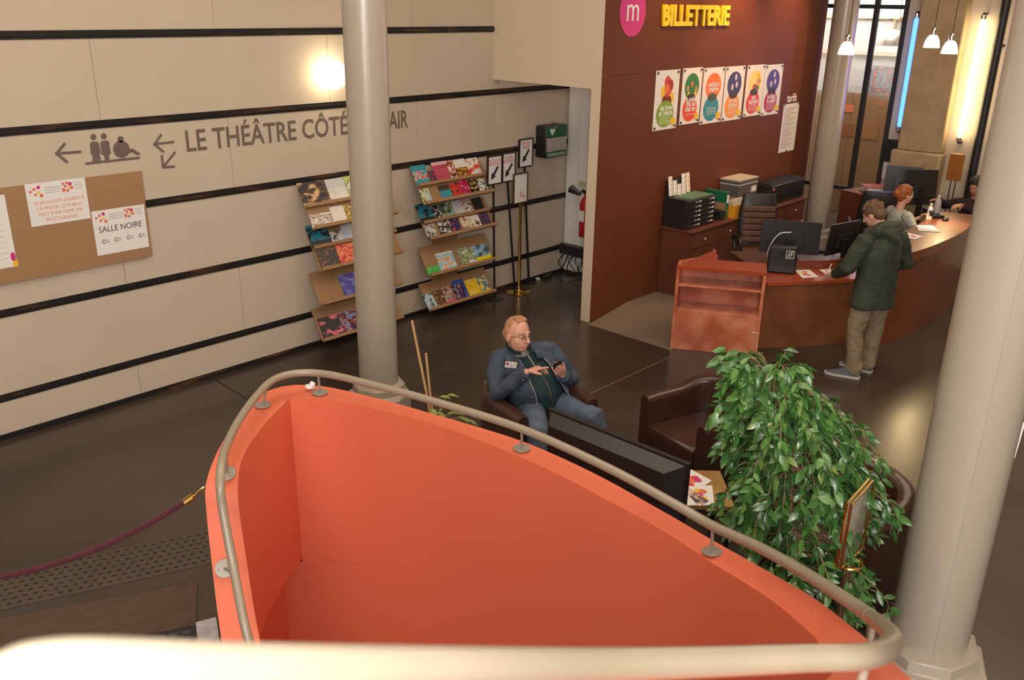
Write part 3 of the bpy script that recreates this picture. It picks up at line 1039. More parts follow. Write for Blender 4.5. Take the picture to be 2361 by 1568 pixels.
leaflet(A1, .0, .30, .25, (K(30, 25, 35), K(90, 60, 40), K(210, 170, 120)), 'dark night-photo leaflet, first on left rack top ledge', scale=3)
leaflet(A1, .305, .52, .245, (wht, K(215, 210, 200), K(205, 205, 200)), 'white leaflet, second on left rack top ledge', scale=2, top=.62, tcol=K(195, 195, 190))
leaflet(A1, .525, .75, .25, (K(190, 200, 110), K(110, 130, 60), wht), 'green landscape leaflet on left rack top ledge beside column', scale=3)
leaflet(A2, .0, .24, .14, (K(225, 215, 200), K(120, 90, 70), wht), 'landscape-format photo leaflet, first on left rack second ledge', scale=5)
leaflet(A2, .245, .40, .18, (K(230, 215, 205), wht, K(225, 215, 205)), 'cream text leaflet on left rack second ledge', scale=8)
leaflet(A2, .405, .535, .175, (K(190, 150, 50), K(90, 60, 40), K(210, 180, 90)), 'golden brown leaflet on left rack second ledge', scale=4)
leaflet(A2, .54, .74, .185, (wht, K(200, 90, 120), K(60, 40, 50)), 'white leaflet with pink and black tiles on left rack second ledge', scale=6)
leaflet(B1, .0, .23, .235, (teal, K(60, 110, 130), K(25, 25, 30)), 'teal portrait leaflet, first on left rack third ledge', scale=2.6, band=.3, bcol=K(25, 22, 25))
leaflet(B1, .235, .38, .13, (wht, K(210, 212, 215), K(70, 80, 90)), 'small white leaflet beside the teal portrait, left rack', scale=3)
leaflet(B1, .385, .62, .185, (K(190, 205, 225), K(205, 215, 230), wht), 'pale blue folded leaflet on left rack third ledge', scale=2)
leaflet(B1, .625, .80, .20, (K(30, 45, 110), K(60, 80, 150), K(180, 190, 215)), 'deep blue leaflet on left rack third ledge beside column', scale=4)
leaflet(B2, .02, .24, .205, (K(60, 50, 45), K(45, 38, 35), K(130, 90, 60)), 'dark brown leaflet, first on left rack fourth ledge', scale=5)
leaflet(B2, .245, .50, .225, (K(225, 90, 60), K(235, 150, 100), K(200, 40, 40)), 'orange-red poster leaflet on left rack fourth ledge', scale=3)
leaflet(B2, .505, .72, .23, (wht, K(215, 60, 60), K(60, 30, 30)), 'white and red leaflet on left rack fourth ledge beside column', scale=3)
leaflet(C1, .30, .60, .25, (K(60, 55, 150), K(75, 65, 165), K(120, 130, 200)), 'violet-blue brochure with white foot on left rack third unit', scale=3, band=.1, bcol=wht)
leaflet(C1, .605, .80, .25, (K(70, 60, 35), K(110, 95, 45), K(45, 40, 28)), 'brown grass-pattern brochure on left rack third unit', scale=5)
leaflet(D1, .02, .26, .235, (blk, K(60, 40, 50), K(230, 110, 130)), 'black brochure with pink and gold cake, left rack bottom ledge', scale=3)
leaflet(D1, .265, .52, .235, (blk, K(180, 60, 60), K(90, 150, 200)), 'black brochure with bright splashes, left rack bottom ledge', scale=5)
leaflet(D1, .525, .78, .24, (K(225, 220, 215), K(160, 120, 100), wht), 'white brochure with dancers, left rack bottom ledge beside column', scale=4)

# ================================================================== sign stands, defibrillator, recess things
def sign_stand(px0, py0, px1, py1, pole_b, pole_t, lines, label, yw=7.28):
    a, c_ = PY(px0, py0, yw), PY(px1, py1, yw)
    base = PZ(*pole_b, 0)
    t = thing('sign_stand', (base.x, base.y, 0), label, 'sign', 'arrow sign stands in the corner')
    w_, h_ = c_.x - a.x, a.z - c_.z
    xm, zm = (a.x + c_.x) / 2, (a.z + c_.z) / 2
    f = .014
    MB().bb(xm - w_ / 2, xm + w_ / 2, yw, yw + .012, zm - h_ / 2, zm + h_ / 2).build('sheet', M_paper, t, smooth=0)
    for (x0, x1, z0, z1) in ((xm - w_ / 2 - f, xm - w_ / 2, zm - h_ / 2 - f, zm + h_ / 2 + f), (xm + w_ / 2, xm + w_ / 2 + f, zm - h_ / 2 - f, zm + h_ / 2 + f),
                             (xm - w_ / 2, xm + w_ / 2, zm + h_ / 2, zm + h_ / 2 + f), (xm - w_ / 2, xm + w_ / 2, zm - h_ / 2 - f, zm - h_ / 2)):
        MB().bb(x0, x1, yw - .008, yw + .016, z0, z1).build('frame_bar', M_blackm, t, smooth=0)
    pt = Vector((xm, yw + .02, zm - h_ / 2))
    MB().tube([base, pt], .014, 8).build('pole', M_blackm, t)
    mid_ = base.lerp(pt, .62)
    MB().tube([mid_ - Vector((.03, 0, 0)), mid_ + Vector((.03, 0, 0))], .006, 8).build('clamp', M_steel, t)
    MB().lathe([(.0, 0), (.10, 0), (.10, .008), (.0, .014)], 20, base).build('foot', M_blackm, t)
    for k, ln in enumerate(lines):
        text(ln, .05, M_red, 'lettering', t, (xm, yw - .001, zm + h_ * (.34 - .13 * k)), ext=.0003, fitw=min(w_ * .9, .021 * len(ln)))
    d = Vector((-.62, 0, -.78))
    n_ = Vector((-d.z, 0, d.x))
    c0 = Vector((xm - w_ * .02, yw - .001, zm - h_ * .12))
    tl, hd = c0 - d * .095, c0 + d * .095
    MB().add([v + Vector((0, dy, 0)) for dy in (0, -.0015) for v in (tl + n_ * .016, tl - n_ * .016, hd - d * .075 - n_ * .016, hd - d * .075 - n_ * .042, hd, hd - d * .075 + n_ * .042, hd - d * .075 + n_ * .016)],
             [(0, 1, 2, 3, 4, 5, 6), (7, 8, 9, 10, 11, 12, 13)]).build('arrow', M_ink, t, smooth=0, recalc=False)


sign_stand(1126, 363, 1155, 420, (1140, 690), (1141, 420), ('PLACES PAYÉES', 'INVITÉS PRO'), 'leftmost black arrow sign stand reading PLACES PAYÉES', 7.24)
sign_stand(1160, 356, 1186, 414, (1187, 675), (1172, 415), ('PLACES', 'RÉSERVÉES'), 'middle black arrow sign stand reading PLACES RÉSERVÉES', 7.30)
sign_stand(1199, 324, 1226, 380, (1219, 652), (1213, 382), ('INVITÉS', 'PRESSE'), 'tallest black arrow sign stand reading INVITÉS PRESSE', 7.40)

b0 = PZ(1196, 674, 0)
gs = thing('brass_sign_stand', (b0.x, b0.y, 0), 'brass post sign stand with round base holding a sheet with red script', 'sign')
MB().lathe([(.0, 0), (.155, 0), (.158, .006), (.15, .014), (.05, .024), (.028, .04), (.026, .07), (.0, .07)], 32, b0).build('base', M_brass, gs)
zt = 1.27
MB().lathe([(.0, .03), (.021, .03), (.021, zt - .16), (.03, zt - .15), (.03, zt - .03), (.022, zt - .02), (.0, zt)], 20, b0).build('post', M_brass, gs)
MB().box(b0 + Vector((.045, 0, zt - .08)), (.03, .03, .10)).build('belt_latch', M_black, gs)
a, c_ = PY(1186, 404, b0.y - .03), PY(1214, 463, b0.y - .03)
yw = b0.y - .03
MB().bb(a.x, c_.x, yw, yw + .01, c_.z, a.z).build('sheet', M_paper, gs, smooth=0)
M_bronze = mat('bronze_frame', (0.16, 0.10, 0.05), 0.35, 0.7)
for (x0, x1, z0, z1) in ((a.x - .014, a.x, c_.z - .014, a.z + .014), (c_.x, c_.x + .014, c_.z - .014, a.z + .014), (a.x, c_.x, a.z, a.z + .014), (a.x, c_.x, c_.z - .014, c_.z)):
    MB().bb(x0, x1, yw - .008, yw + .014, z0, z1).build('frame_bar', M_bronze, gs, smooth=0)
text('MG', .075, M_red, 'lettering', gs, ((a.x + c_.x) / 2 + .03, yw - .001, c_.z + .09), rot=Matrix.Rotation(pi / 2, 3, 'X') @ Matrix.Rotation(2.6, 3, 'Z'), ext=.0003)

# defibrillator cabinet
ya = YL - .2
a, c_ = PY(1262, 292, ya), PY(1306, 359, ya)
df = thing('defibrillator_cabinet', ((a.x + c_.x) / 2, YL - .1, c_.z), 'green and clear defibrillator cabinet with black side on the wall', 'cabinet')
M_green = mat('signal_green', (0.018, 0.12, 0.05), 0.4)
M_clear = mat('smoky_window', (0.35, 0.33, 0.31), 0.25, var=.5, vscale=18, col2=(.6, .58, .55))
MB().bb(a.x, c_.x, ya + .015, YL - .005, c_.z, a.z).build('case', M_black, df, bevel=.02)
hh = a.z - c_.z
MB().bb(a.x + .01, c_.x - .005, ya, ya + .014, a.z - hh * .36, a.z - .005).build('top_panel', M_green, df, bevel=.004)
MB().bb(a.x + .01, c_.x - .005, ya + .002, ya + .014, c_.z + hh * .2, a.z - hh * .37).build('door_window', M_clear, df, bevel=.004)
MB().bb(a.x + .01, c_.x - .005, ya, ya + .014, c_.z + .005, c_.z + hh * .19).build('bottom_panel', M_green, df, bevel=.004)
text('DEFIBRILLATEUR', .045, M_paper, 'lettering', df, ((a.x + c_.x) / 2, ya - .001, c_.z + hh * .1), ext=.0003, fitw=(c_.x - a.x) * .85)
hx, hz = a.x + (c_.x - a.x) * .26, a.z - hh * .17
MB().prism([(hx, hz - .05), (hx - .045, hz), (hx - .045, hz + .025), (hx - .022, hz + .035), (hx, hz + .02), (hx + .022, hz + .035), (hx + .045, hz + .025), (hx + .045, hz)],
           lambda p_, q_: Vector((p_, ya, q_)), lambda p_, q_: Vector((p_, ya - .002, q_))).build('heart_symbol', M_paper, df, smooth=0)
MB().bb(hx + .05, hx + .075, ya - .002, ya, hz + .04, hz + .048).bb(hx + .058, hx + .066, ya - .002, ya, hz + .032, hz + .056).build('cross_symbol', M_paper, df, smooth=0)
for k in (.3, .72):
    xx = a.x + (c_.x - a.x) * k
    MB().bb(xx - .075, xx + .075, ya - .001, ya + .003, c_.z + hh * .26, a.z - hh * .42).build('pouch', mat('pouch_grey', (.5, .46, .42), .4, var=.6, vscale=30, col2=(.25, .2, .18)), df, bevel=.003)
MB().ell(((a.x + c_.x) / 2 + .05, YL - .1, a.z), (.035, .035, .02)).build('beacon', mat('beacon_red', (.12, .03, .02), .4), df)

# recess: extinguisher, sign, floor socket box with cables
ex = PX(1347, 545, 8.98)
fe = thing('fire_extinguisher', (ex.x, ex.y, ex.z), 'red fire extinguisher on the recess wall behind the jamb', 'extinguisher')
MB().lathe([(.0, 0), (.072, 0), (.078, .02), (.078, .42), (.06, .48), (.025, .52), (.022, .56), (.0, .56)], 24, ex).build('cylinder', mat('extinguisher_red', (.42, .012, .015), .3), fe)
MB().box(ex + Vector((0, 0, .58)), (.03, .10, .03)).build('valve', M_black, fe)
MB().lathe([(.02, 0), (.03, .05), (.055, .16), (.0, .16)], 16, ex + Vector((-.09, .03, .56)), rot=Matrix.Rotation(-1.25, 3, 'X')).build('horn', M_black, fe)
MB().tube(spline([ex + Vector((0, 0, .57)), ex + Vector((-.07, .0, .62)), ex + Vector((-.09, .03, .56))], 4), .01, 8).build('hose', M_black, fe)
MB().box(ex + Vector((-.079, 0, .28)), (.003, .09, .14)).build('label_band', M_paper, fe)
MB().box(ex + Vector((.10, 0, .40)), (.05, .05, .05)).build('wall_hook', M_steel, fe)
p0, p1 = PX(1329, 415, 9.09), PX(1354, 431, 9.09)
sg = MB().bb(9.085, 9.098, p1.y, p0.y, p1.z, p0.z).build('safety_sign', pmat('safety_print', K(190, 190, 130), K(215, 212, 165), K(60, 120, 60), scale=14), None, smooth=0)
tag(sg, 'small yellow-green safety sign above the extinguisher', 'sign')
p0, p1 = PX(1292, 561, 9.0), PX(1345, 596, 9.0)
cb = thing('cable_box', (9.03, (p0.y + p1.y) / 2, p1.z), 'black cable patch box low on the recess wall with dangling leads', 'box')
MB().bb(8.98, 9.085, 6.75, p0.y, p1.z, p0.z).build('box_body', M_black, cb, bevel=.005)
r2 = random.Random(5)
for k in range(9):
    y0_ = r2.uniform(6.95, 7.38)
    z0_ = p1.z + .02
    e = Vector((8.9 - r2.uniform(0, .15), y0_ + r2.uniform(-.1, .12), .012))
    MB().tube(spline([Vector((8.985, y0_, z0_)), Vector((8.93, y0_ + r2.uniform(-.08, .08), z0_ - r2.uniform(.05, .18))), Vector((8.95, y0_ + r2.uniform(-.1, .1), z0_ - .22)), e], 5), .007, 6).build('cable', M_black, cb)
pc = PZ(1288, 632)
MB().tube(spline([PZ(1232, 648) + Vector((0, 0, .012)), PZ(1258, 640) + Vector((0, 0, .012)), pc + Vector((0, 0, .012)), Vector((8.95, 7.3, .3))], 6), .009, 6).build('cable', M_black, cb)
MB().box(PZ(1262, 641) + Vector((0, 0, .025)), (.22, .05, .04), Matrix.Rotation(.3, 3, 'Z')).build('power_strip', M_black, cb)
MB().box(PZ(1240, 646) + Vector((0, 0, .018)), (.05, .04, .03)).build('plug', M_white, cb)
# ================================================================== ticket wall: logo, lettering, posters
yW = YB - .006
lg = thing('round_logo', (8.21, yW, 3.1), 'magenta disc logo with white letter m high on the brown wall', 'logo')
cx_, cz_ = PY(1458, 25, YB).x, PY(1458, 25, YB).z
disc((cx_, cz_), .232, .26, yW, mat('magenta_vinyl', (.62, .035, .22), .5), 'disc', lg, 40, .003)
disc((cx_ - .005, cz_ + .29), .125, .14, yW - .0035, mat('red_vinyl', (.55, .03, .03), .5), 'red_disc', lg, 32, .002)
text('m', .36, M_paper, 'letter', lg, (cx_ + .0, yW - .0045, cz_ - .10), yal='BOTTOM_BASELINE', ext=.001, fitw=.21)
bl = text('BILLETTERIE', .30, mat('yellow_letters', (.95, .62, .01), .45), 'sign_lettering', None, align='LEFT', yal='BOTTOM_BASELINE', ext=.012, off=.011, fitw=PY(1676, 40, YB).x - PY(1521, 40, YB).x, shear=-.02)
bl.location = (PY(1521, 60, YB).x, yW - .014, PY(1521, 58, YB).z)
tag(bl, 'bold yellow raised capitals BILLETTERIE on the brown wall', 'lettering')

px4 = [((1511, 163), (1567, 160), (1557, 295), (1504, 302)), ((1577, 157), (1621, 155), (1608, 283), (1562, 288)), ((1623, 157), (1671, 154), (1660, 281), (1611, 287)),
       ((1673, 154), (1718, 151), (1706, 275), (1662, 279)), ((1722, 151), (1763, 148), (1753, 264), (1712, 270)), ((1765, 150), (1805, 147), (1793, 261), (1752, 268))]
V = lambda n_, *c: mat('ink_' + n_, sl(c), .55)
pstyle = [(None, V('green', 125, 165, 40), ['des livres', "et l'alerte"], 2, 'first white poster, fruit cluster above a green disc', 'print_fruit'),
          (V('leaf', 40, 120, 60), V('coral', 230, 75, 50), ['la petite', 'fille qui', 'disait non'], 1, 'second poster, green photo disc above a coral disc', None),
          (V('tangerine', 245, 115, 40), V('cyan', 40, 140, 160), ['médiations', 'créatives'], 0, 'third poster, orange disc above a teal disc', None),
          (V('indigo', 50, 55, 110), V('amber', 245, 145, 45), ['la route', 'du levant'], 2, 'fourth poster, indigo disc above an amber disc', None),
          (V('straw', 240, 215, 120), V('vermilion', 220, 60, 45), ['ados', 'festividad'], 2, 'fifth poster, straw photo disc above a vermilion disc', None),
          (V('violet', 75, 60, 125), V('raspberry', 180, 40, 80), ['un départ', 'le soleil'], 2, 'sixth poster, violet photo disc above a raspberry disc', None)]
M_overlap = V('overlap', 70, 80, 70)
for i, (cs, (up, lw, lines, mode, label, _)) in enumerate(zip(px4, pstyle)):
    c3 = [PY(*p, YB) for p in cs]
    xl, xr = (c3[0].x + c3[3].x) / 2, (c3[1].x + c3[2].x) / 2
    zt_, zb_ = (c3[0].z + c3[1].z) / 2, (c3[2].z + c3[3].z) / 2
    w_, h_ = xr - xl, zt_ - zb_
    t = thing('poster', ((xl + xr) / 2, yW, zb_), label, 'poster', 'six programme posters on the brown wall')
    o = MB().bb(xl, xr, yW - .002, yW + .001, zb_, zt_)
    o.build('sheet', M_paper, t, smooth=0)
    X = lambda f: xl + w_ * f
    Z = lambda f: zt_ - h_ * f
    y1 = yW - .0025
    if up is None:
        for kk, (fx, fz, r_, m_) in enumerate(((.5, .2, .085, M_red), (.62, .26, .085, V('cherry', 170, 30, 35)), (.36, .36, .08, M_yellow), (.55, .4, .09, M_red), (.70, .47, .075, M_yellow), (.42, .52, .08, V('wine', 120, 40, 30)), (.6, .52, .07, V('wine', 120, 40, 30)), (.5, .31, .07, M_orangep))):
            disc((X(fx), Z(fz)), r_ * w_ * 1.5, r_ * w_ * 1.7, y1 - .0003 * kk, m_, 'printed_disc', t, 20, .0006)
    else:
        disc((X(.5), Z(.33)), .36 * w_, .235 * h_, y1, up, 'printed_disc', t, 36, .0006)
    disc((X(.47), Z(.73)), .36 * w_, .225 * h_, y1 - (.0008 if up is not None else .0028), lw, 'printed_disc', t, 36, .0006)
    if up is not None:
        disc((X(.48), Z(.525)), .22 * w_, .07 * h_, y1 - .0016, M_overlap if i == 2 else V('plum', 60, 40, 40), 'overlap_print', t, 24, .0005)
    if i == 1:
        for fx, fz, mm in ((.3, .36, V('skin', 200, 140, 90)), (.72, .38, V('skin', 200, 140, 90)), (.5, .29, M_orangep), (.35, .47, M_yellow), (.7, .46, M_yellow)):
            disc((X(fx), Z(fz)), .06 * w_, .055 * h_, y1 - .0008 - .0006 * (mm is M_yellow), mm, 'figure_print', t, 12, .0005)
    if i in (3, 5):
        for fx, fz in ((.55, .2), (.4, .38), (.62, .34)):
            disc((X(fx), Z(fz)), .06 * w_, .06 * h_, y1 - .0008, V('palegrey', 205, 195, 205), 'figure_print', t, 12, .0005)
    if i == 4:
        for fx, fz, mm in ((.66, .22, M_yellow), (.7, .32, V('skin', 200, 140, 90)), (.5, .42, M_red), (.62, .45, V('moss', 90, 110, 60))):
            disc((X(fx), Z(fz)), .12 * w_, .055 * h_, y1 - .0008 - .004 * abs(fz - .22), mm, 'figure_print', t, 12, .0005)
    zz = .30 if mode == 0 else (.56 if mode == 1 else .63)
    for k, ln in enumerate(lines):
        text(ln, .085, M_paper, 'lettering', t, (X(.5), y1 - .0036, Z(zz + .085 * k)), ext=.0004, off=.002, fitw=w_ * .052 * len(ln))
    n0 = .72 if mode != 1 else .83
    for k in range(4 if mode != 1 else 1):
        zc = Z(n0 + .035 * k + (.06 if mode == 2 else 0))
        MB().bb(X(.25), X(.72), y1 - .0042, y1 - .0034, zc - .003, zc + .003).build('text_line', M_paper, t, smooth=0)
    disc((X(.83), Z(.87)), .115 * w_, .065 * h_, y1 - .0036, M_yellow, 'yellow_dot', t, 20, .0006)
    for fx, fz in ((.07, .04), (.92, .04), (.07, .96), (.92, .95)):
        MB().box((X(fx), yW - .007, Z(fz)), (.024, .01, .024)).build('magnet', M_black, t, smooth=0)
c3 = [PY(*p, YB) for p in ((1806, 240), (1842, 237), (1829, 346), (1794, 352))]
xl, xr, zt_, zb_ = (c3[0].x + c3[3].x) / 2, (c3[1].x + c3[2].x) / 2, (c3[0].z + c3[1].z) / 2, (c3[2].z + c3[3].z) / 2
t = thing('price_list', ((xl + xr) / 2, yW, zb_), 'tall pale price sheet under the small white word tarifs', 'notice')
MB().bb(xl, xr, yW - .002, yW + .001, zb_, zt_).build('sheet', M_paper, t, smooth=0)
text('tarifs', .16, M_paper, 'lettering', t, ((xl + xr) / 2 - .02, yW - .002, zt_ + .075), ext=.001, fitw=(xr - xl) * .62, off=.003)
for k in range(24):
    zc = zt_ - .06 - k * (zt_ - zb_ - .1) / 24
    MB().bb(xl + .04, xr - .05 - .09 * ((k * 7) % 3), yW - .003, yW - .002, zc - .004, zc + .003).build('text_line', M_red if k in (1, 4, 13, 16, 19, 21) else M_greyink, t, smooth=0)
for fx, fz in ((.06, .02), (.94, .02), (.5, .98)):
    MB().box((xl + (xr - xl) * fx, yW - .006, zt_ - (zt_ - zb_) * fz), (.02, .01, .02)).build('magnet', M_black, t, smooth=0)

# ================================================================== reception desk
M_cnt = mat('stained_red_wood', (0.155, 0.038, 0.015), 0.35, var=.8, vscale=2.6, col2=(0.23, 0.06, 0.022), detail=6, coat=.25)
M_cntr = mat('rust_red_wood', (0.46, 0.105, 0.046), 0.4, var=1.0, vscale=4.5, col2=(0.70, 0.26, 0.14), detail=7, coat=.2, lo=.4, hi=.66)
M_cntb = mat('brown_stained_front', (0.17, 0.055, 0.022), 0.4, var=.9, vscale=3.0, col2=(0.26, 0.105, 0.04), detail=6, coat=.2)
M_top = mat('polished_red_top', (0.42, 0.075, 0.026), 0.22, var=.4, vscale=3, coat=.4)

F1, F2 = Vector((7.70, 4.82, 0)), Vector((8.14, 4.03, 0))
u = (F2 - F1).normalized()
vv = Vector((-u.y, u.x, 0))
W_ = (F2 - F1).length
RU = Matrix(((u.x, vv.x, 0), (u.y, vv.y, 0), (0, 0, 1)))
eu = thing('shelf_unit', (F1.x + .3, F1.y - .2, 0), 'mottled rust-red open shelf unit at the left end of the desk', 'shelf unit')


def ub(a0, a1, d0, d1, z0, z1, name, m_=None, bev=.003):
    c0 = F1 + u * ((a0 + a1) / 2) + vv * ((d0 + d1) / 2) + Vector((0, 0, (z0 + z1) / 2))
    return MB().box(c0, (a1 - a0, d1 - d0, z1 - z0), RU).build(name, m_ or M_cntr, eu, bevel=bev, smooth=0)


ub(0, .035, 0, .34, 0, .885, 'side_panel')
ub(W_ - .035, W_, 0, .34, 0, .885, 'side_panel')
ub(.035, W_ - .035, 0.004, .03, 0, .45, 'front_panel')
ub(.035, W_ - .035, .03, .31, .43, .45, 'shelf')
ub(.035, W_ - .035, .002, .31, .70, .725, 'shelf')
ub(.035, W_ - .035, .31, .335, .0, .885, 'back_panel')
tpoly = [F1 - vv * .004, Vector((8.56, 4.87, 0)), Vector((8.18, 4.65, 0)), F2 + vv * .345 + u * .0, F2 - vv * .004]
MB().prism([(p.x, p.y) for p in tpoly], lambda a, b: Vector((a, b, .886)), lambda a, b: Vector((a, b, .925))).build('top', M_top, eu, smooth=0)
pa, pb = F1 + vv * .34, Vector((8.5, 4.84, 0))
MB().prism([(pa.x, pa.y), (pb.x, pb.y), (pb.x, pb.y - .03), (pa.x + .01, pa.y - .03)], lambda a, b: Vector((a, b, .0)), lambda a, b: Vector((a, b, .886))).build('wing_panel', M_cntr, eu, smooth=0)
MB().box(F1 + u * (W_ - .05) - vv * .001 + Vector((0, 0, .27)), (.07, .004, .008), RU).build('white_scratch', M_paper, eu, smooth=0)


def curve_off(pts, n_, off):
    out = []
    for i, p in enumerate(pts):
        t_ = pts[min(i + 1, len(pts) - 1)] - pts[max(i - 1, 0)]
        t_.z = 0
        t_.normalize()
        out.append(p + Vector((-t_.y, t_.x, 0)) * off)
    return out


# low curved part
lo_f = spline([Vector((8.385, 4.145, 0)), Vector((8.60, 3.98, 0)), Vector((8.78, 3.84, 0)), Vector((9.20, 3.56, 0)), Vector((9.46, 3.42, 0))], 8)
ld_ = thing('desk_low_section', (8.9, 3.9, 0), 'low curved brown section of the reception desk with red ledge', 'desk')
lo_b = curve_off(lo_f, 0, .04)
MB().rings([[drop(a, 0), drop(a, .71), drop(b_, .71), drop(b_, 0)] for a, b_ in zip(lo_f, lo_b)]).build('front_panel', M_cntb, ld_)
la, lb = curve_off(lo_f, 0, -.02), curve_off(lo_f, 0, .40)
MB().rings([[drop(a, .71), drop(a, .745), drop(b_, .745), drop(b_, .71)] for a, b_ in zip(la, lb)]).build('ledge_top', M_top, ld_)
lc, le = curve_off(lo_f, 0, .40), curve_off(lo_f, 0, .425)
MB().rings([[drop(a, .71), drop(a, .84), drop(b_, .84), drop(b_, .71)] for a, b_ in zip(lc, le)]).build('riser', M_cnt, ld_)
lf, lg_ = curve_off(lo_f, 0, .425), curve_off(lo_f, 0, 1.0)
MB().rings([[drop(a, .78), drop(a, .81), drop(b_, .81), drop(b_, .78)] for a, b_ in zip(lf, lg_)]).build('work_top', mat('dark_worktop', (.10, .045, .028), .35), ld_)
lh = curve_off(lo_f, 0, .96)
for i_ in (4, len(lo_f) - 5):
    MB().tube([drop(lh[i_], .085), drop(lh[i_], .78)], .03, 10).build('support_leg', M_blackm, ld_)

# high curved part
hi_f = spline([Vector((9.36, 3.27, 0)), Vector((9.7, 3.19, 0)), Vector((10.2, 3.14, 0)), Vector((10.9, 3.13, 0)), Vector((11.6, 3.20, 0)), Vector((12.1, 3.31, 0))], 8)
hd = thing('desk_high_section', (10.9, 3.3, 0), 'tall curved dark red section of the reception desk', 'desk')
hb = curve_off(hi_f, 0, .05)
MB().rings([[drop(a, 0), drop(a, .93), drop(b_, .93), drop(b_, 0)] for a, b_ in zip(hi_f, hb)]).build('front_panel', M_cnt, hd)
ha, hb2 = curve_off(hi_f, 0, -.05), curve_off(hi_f, 0, .46)
MB().rings([[drop(a, .92), drop(a, 1.03), drop(b_, 1.03), drop(b_, .985), drop(a.lerp(b_, .12), .985), drop(a.lerp(b_, .12), .92)] for a, b_ in zip(ha, hb2)]).build('counter_top', M_cntr if False else M_cnt, hd, bevel=.006)
e0, e1 = hi_f[0], hi_f[0] + Vector((.28, .40, 0))
MB().prism([(e0.x, e0.y), (e1.x, e1.y), (e1.x + .04, e1.y - .02), (e0.x + .04, e0.y)], lambda a, b: Vector((a, b, 0)), lambda a, b: Vector((a, b, .93))).build('end_panel', M_cnt, hd, smooth=0)
hc = curve_off(hi_f, 0, .40)
hd2 = curve_off(hi_f, 0, 1.0)
MB().rings([[drop(a, .74), drop(a, .77), drop(b_, .77), drop(b_, .74)] for a, b_ in zip(hc[6:], hd2[6:])]).build('work_top', MT['dark_worktop'], hd)
for i_ in (10, 24, len(hd2) - 3):
    MB().tube([drop(hd2[i_] * .96 + hc[i_] * .04, .085), drop(hd2[i_] * .96 + hc[i_] * .04, .74)], .03, 10).build('support_leg', M_blackm, hd)

# ================================================================== cabinets along the ticket wall
CZ = .93
CY0, CY1 = 5.50, YB - .012
M_cab = mat('cabinet_red_brown', (0.15, 0.045, 0.024), 0.42, var=.5, vscale=3, col2=(0.10, 0.034, 0.020), coat=.15)
M_knob = mat('cream_knob', (.5, .42, .3), .3, .4)
for k in range(5):
    x0 = 9.06 + k * .59
    t = thing('cabinet_unit', (x0 + .295, (CY0 + CY1) / 2, .085), ('first', 'second', 'third', 'fourth', 'last')[k] + ' red-brown cabinet unit counted from the shelf unit end', 'cabinet', 'cabinet row along the brown wall')
    MB().bb(x0, x0 + .588, CY0 + .02, CY1, .086, CZ - .03).build('body', M_cab, t, smooth=0)
    dr = MB().bb(x0 + .012, x0 + .576, CY0, CY0 + .019, .70, CZ - .045).build('drawer', M_cab, t, bevel=.003, smooth=0)
    MB().ell((x0 + .294, CY0 - .012, .79), .016, n=10, k=6).build('knob', M_knob, dr)
    dd = MB().bb(x0 + .012, x0 + .576, CY0, CY0 + .019, .13, .69).build('door', M_cab, t, bevel=.003, smooth=0)
    MB().ell((x0 + .53, CY0 - .012, .60), .016, n=10, k=6).build('knob', M_knob, dd)
wt = MB().bb(9.03, 12.04, CY0 - .025, CY1, CZ - .029, CZ).build('worktop', M_cab, None, bevel=.004, smooth=0)
tag(wt, 'long red-brown worktop lying on the cabinet row', 'worktop')

# black drawer organiser with card display on it
x0, x1 = PY(1583, 522, 5.56).x + .02, PY(1649, 497, 5.56).x
z1_ = 1.285
og = thing('drawer_organiser', ((x0 + x1) / 2, 5.74, CZ), 'black desktop organiser of six drawers with green mat on top', 'organiser')
MB().bb(x0, x1, 5.585, 5.92, CZ, z1_).build('case', M_black, og, bevel=.012, smooth=0)
MB().bb(x0 + .10, x1 - .03, 5.60, 5.86, z1_, z1_ + .004).build('green_mat', mat('green_mat', (.10, .22, .13), .7), og, smooth=0)
for k in range(6):
    za_ = CZ + .012 + k * (z1_ - CZ - .02) / 6
    dw = MB().bb(x0 + .015, x1 - .015, 5.57, 5.584, za_, za_ + .045).build('drawer', M_black, og, bevel=.003, smooth=0)
    for fx, mm in ((.3, M_greyink), (.42, M_paper), (.80, M_greyink), (.90, M_paper)):
        xx = x0 + (x1 - x0) * fx
        MB().bb(xx - .03, xx + .02, 5.567, 5.5695, za_ + .02, za_ + .036).build('tag', mm if not (k == 1 and fx > .85) else M_yellow, dw, smooth=0)
cr_ = thing('card_display', (x0 + .16, 5.84, z1_), 'stepped rack of small white cards on the black organiser', 'card rack')
MB().add([Vector((x0 + .02, 5.87, z1_ + .001)), Vector((x0 + .50, 5.87, z1_ + .001)), Vector((x0 + .50, 5.91, z1_ + .001)), Vector((x0 + .02, 5.91, z1_ + .001)),
          Vector((x0 + .02, 5.90, z1_ + .20)), Vector((x0 + .50, 5.90, z1_ + .20)), Vector((x0 + .50, 5.915, z1_ + .20)), Vector((x0 + .02, 5.915, z1_ + .20))],
         [(0, 1, 2, 3), (4, 5, 6, 7), (0, 1, 5, 4), (1, 2, 6, 5), (2, 3, 7, 6), (3, 0, 4, 7)]).build('rack_back', M_black, cr_, smooth=0)
r3 = random.Random(2)
